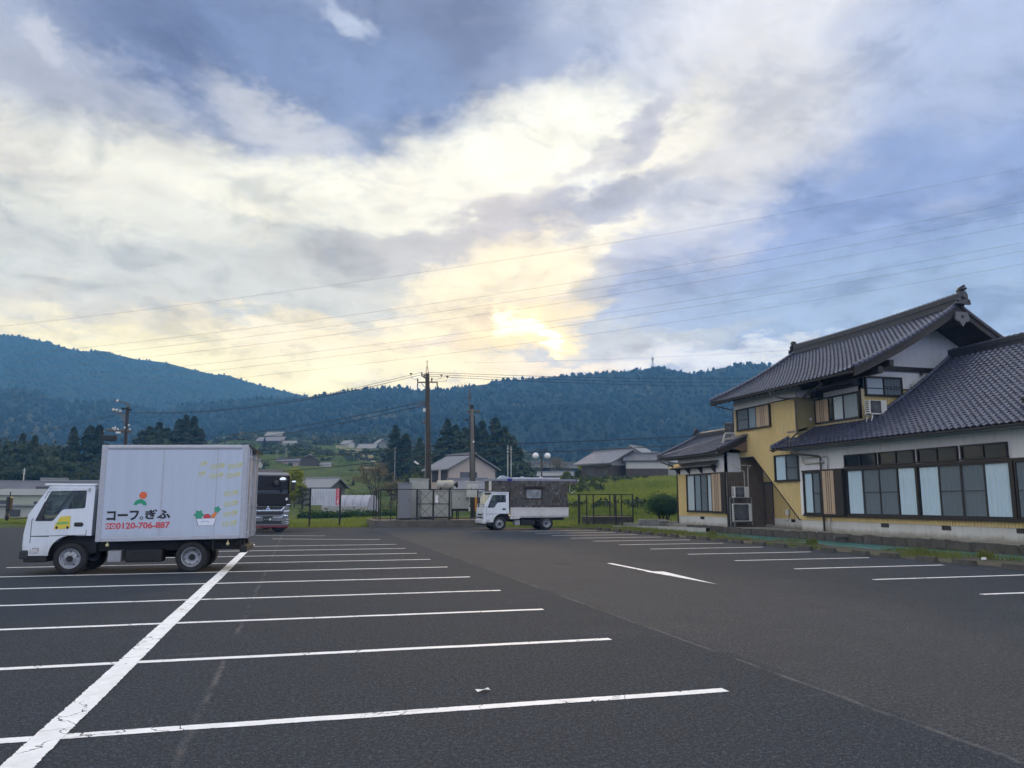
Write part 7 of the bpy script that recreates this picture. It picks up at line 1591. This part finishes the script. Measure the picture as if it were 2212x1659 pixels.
# fresh green trees
YGT = (foliage('crown', broad_data(6, 5, 5200, 31, .26, 26, .2), YGL), trunk_mesh(4.5, .14, 31, 6)); YGT2 = (foliage('crown', broad_data(6, 5, 5200, 32, .26, 30, .15), SPRG), trunk_mesh(4.5, .14, 32, 6))
tree_px('bright yellow green tree right of the black truck roof', 626, 998, 1085, 92, YGT, None, 1.05, 6.2, 'leafy_tree'); tree_px('lower yellow green tree beside the black truck mirror', 636, 1030, 1088, 88, YGT, None, .8, 6.2, 'leafy_tree')
tree_px('fresh green tree at the left end of the farmhouse on the bank', 1270, 985, 1040, 140, YGT, None, 1.1, 6.2, 'leafy_tree')
tree_px('pale green tree half hidden behind the twin globe lamp', 1225, 1012, 1040, 120, YGT2, None, 1.0, 6.2, 'leafy_tree')
tree_px('dark round shrub tree by the left wall of the farmhouse', 1252, 1010, 1040, 118, BRD[0], None, .8, 9.4, 'leafy_tree')
for k, (px, yt, d, kk) in enumerate(((905, 1000, 120, 0), (930, 1005, 115, 1), (890, 1010, 118, 2), (870, 1022, 110, 0), (912, 1030, 105, 1))):
    tree_px(['olive bush left of the pole foot', 'green bush right of the pole foot', 'pale bush on the slope left of the pole', 'dull bush behind the tall cabinet', 'low bush just left of the beige house'][k], px, yt, 1075, d, ((BRD[1][0], BRD[1][1]) if kk == 0 else YGT2), 'bushes behind the compound', .8, 9.4 if kk == 0 else 6.2, 'bush', 'bush')
# budding bare tree with many fine branches
def bare_tree(label, px, ybase, dist, h, w, seed, n=2600):
    b0 = survey(px, ybase, dist); t = thing('budding_tree', label, 'tree', (b0.x, b0.y, gz(b0.x, b0.y)), seed); g = random.Random(seed); q = MB(); tips = []
    def grow(p, d, L, r, lev):
        e = p + d * L; q.tube([p, p + d * L * .5 + Vector((g.gauss(0, .03), g.gauss(0, .03), 0)) * L, e], [r, r * .8, r * .55], 5 if lev < 2 else 4, False)
        if lev >= 5: tips.append(e); return
        for k in range(3 if lev < 4 else 3):
            nd = (d + Vector((g.gauss(0, .48), g.gauss(0, .48), g.gauss(.12, .25)))).normalized(); grow(e, nd, L * g.uniform(.66, .86), r * .58, lev + 1)
    for k in range(4): grow(Vector((0, 0, h * .08)), Vector((math.cos(k * 1.6) * .45, math.sin(k * 1.6) * .45, 1)).normalized(), h * .23, .11, 1)
    q.tube([(0, 0, -.3), (0, 0, h * .1)], [.2, .16], 8); q.build('branches', BARK, t)
    gg = np.random.default_rng(seed); T = np.array([list(x) for x in tips]); P = T[gg.integers(0, len(T), n)] + gg.normal(scale=.20, size=(n, 3)); N_ = gg.normal(size=(n, 3)); N_ /= np.linalg.norm(N_, axis=1, keepdims=True)
    V, F_ = tri_cloud(P, N_, np.full(n, .10), gg); inst('buds', arr_mesh('buds', V, F_, [TWIG]), t); return t
bare_tree('wide budding tree with fine brown twigs right of the greenhouse', 808, 1090, 98, 6.2, 6, 5); bare_tree('smaller bare tree between the budding tree and the cabinets', 850, 1085, 95, 3.8, 4, 8, 1200)
bare_tree('reddish bare tree below the viaduct near the lamp post', 1200, 1045, 150, 7, 6, 12, 1500)
# small layered garden pine beside the black truck
pp = survey(652, 1085, 80); pt_ = thing('garden_pine', 'small layered garden pine right of the black truck', 'tree', (pp.x, pp.y, gz(pp.x, pp.y)))
g_ = np.random.default_rng(4); Ps = []; q = MB(); q.mat(0, True); q.tube([(0, 0, -.2), (.08, 0, 1.0), (-.05, 0, 2.2)], [.09, .07, .03], 7)
for k in range(11):
    z = .5 + .17 * k; L = .85 - .06 * k; a = k * 2.2; e = Vector((math.cos(a) * L, math.sin(a) * L, z + .05)); q.tube([(0, 0, z - .1), e], [.03, .012], 5); c = np.array([[e.x * .75, e.y * .75, z + .05]]); Ps.append(c + g_.normal(size=(190, 3)) * np.array([.24, .24, .06]))
q.build('trunk', BARK, pt_); P = np.concatenate(Ps); N_ = np.tile([0, 0, 1.0], (len(P), 1)); V, F_ = tri_cloud(P, N_, np.full(len(P), .09), g_); inst('needles', arr_mesh('needles', V, F_, [PINEL]), pt_)
# round bush by the house corner: clipped shrub on many stems
bs = thing('round_bush', 'dense dark green round bush on several stems beside the house corner', 'bush', (21.85, 44.6, .3)); g_ = np.random.default_rng(6)
d_ = broad_data(1.62, 2.35, 13000, 66, .075, 46, .16, .85); inst('foliage', foliage('foliage', d_, SHRUB), bs)
q = MB(); q.mat(0, True)
for k in range(9): a = k * .7; q.tube([(.16 * math.cos(a), .16 * math.sin(a), -.1), (.45 * math.cos(a), .45 * math.sin(a), .5), (.7 * math.cos(a), .7 * math.sin(a), 1.05)], [.035, .028, .012], 6)
q.build('stems', BARK, bs)
# crop rows and garden plants beside the greenhouse
for k, (px, d, w, lab) in enumerate(((676, 66, 1.1, 'leafy vegetable patch seen below the notice board'), (745, 66, 1.9, 'green row of vegetables in front of the greenhouse'), (800, 68, 2.2, 'long row of leafy vegetables left of the fence'))):
    b0 = survey(px, 1102, d); g_ = np.random.default_rng(k); n = 2200; P = np.stack([g_.uniform(-w, w, n), g_.normal(0, .35, n), np.abs(g_.normal(0, .22, n))], -1); N_ = g_.normal(size=(n, 3)); N_ /= np.linalg.norm(N_, axis=1, keepdims=True); V, F_ = tri_cloud(P, N_, np.full(n, .13), g_)
    me = arr_mesh('vegetables', V, F_, [SHRUB]); o = link(bpy.data.objects.new('vegetable_row', me)); o.location = (b0.x, b0.y, gz(b0.x, b0.y)); o.rotation_euler = (0, 0, -YAW); tag(o, lab, 'vegetables', 'vegetable rows')
# hedgerow scrub on the terraced slope, spring trees at the foot of the ridge
def scrub(n, a0, a1, r0, r1, s0, s1, seed, thr):
    g = np.random.default_rng(seed); a = np.radians(a0 + (a1 - a0) * g.random(n) + math.degrees(YAW)); r = r0 + (r1 - r0) * g.random(n); x = r * np.sin(a); y = r * np.cos(a); k = fbm(x / 22, y / 22, 3, seed) > thr; x, y = x[k], y[k]; n = len(x); z = ground_z(x, y)
    per = 26; s = s0 + (s1 - s0) * g.random(n); d = g.normal(size=(n, per, 3)); d /= np.linalg.norm(d, axis=2, keepdims=True); P = np.stack([x, y, z], -1)[:, None] + d * s[:, None, None] * np.array([.6, .6, .55]) + np.array([0, 0, .3]); return tri_cloud(P.reshape(-1, 3), d.reshape(-1, 3), np.repeat(s * .55, per), g)
def stuff3(name, VF, mat_, label): o = link(bpy.data.objects.new(name, arr_mesh(name, VF[0], VF[1], [mat_]))); tag(o, label, name.replace('_', ' '), kind='stuff')
stuff3('slope_scrub', scrub(7000, -24, 4, 150, 430, .5, 1.7, 3, .02), WOODL, 'dark scrub and hedges on the terraced slope')
stuff3('field_scrub', scrub(3200, -34, 5, 68, 150, .2, .8, 5, .05), SPRG, 'low olive scrub in the fields before the slope')
stuff3('bank_scrub', scrub(900, 3.0, 15.5, 60, 104, .15, .55, 11, .04), WOODL, 'darker weeds and low scrub on the grassy bank')
stuff3('foothill_trees', scrub(2600, -30, 26, 380, 520, 2.0, 4.6, 6, .03), WOODL, 'dark wood at the foot of the ridge')
stuff3('foothill_spring_trees', scrub(800, -4, 24, 330, 470, 2.0, 4.2, 8, .10), leafmat('hazy spring leaves', (.10, .14, .09), (.17, .20, .13), .3), 'pale spring trees at the foot of the ridge')
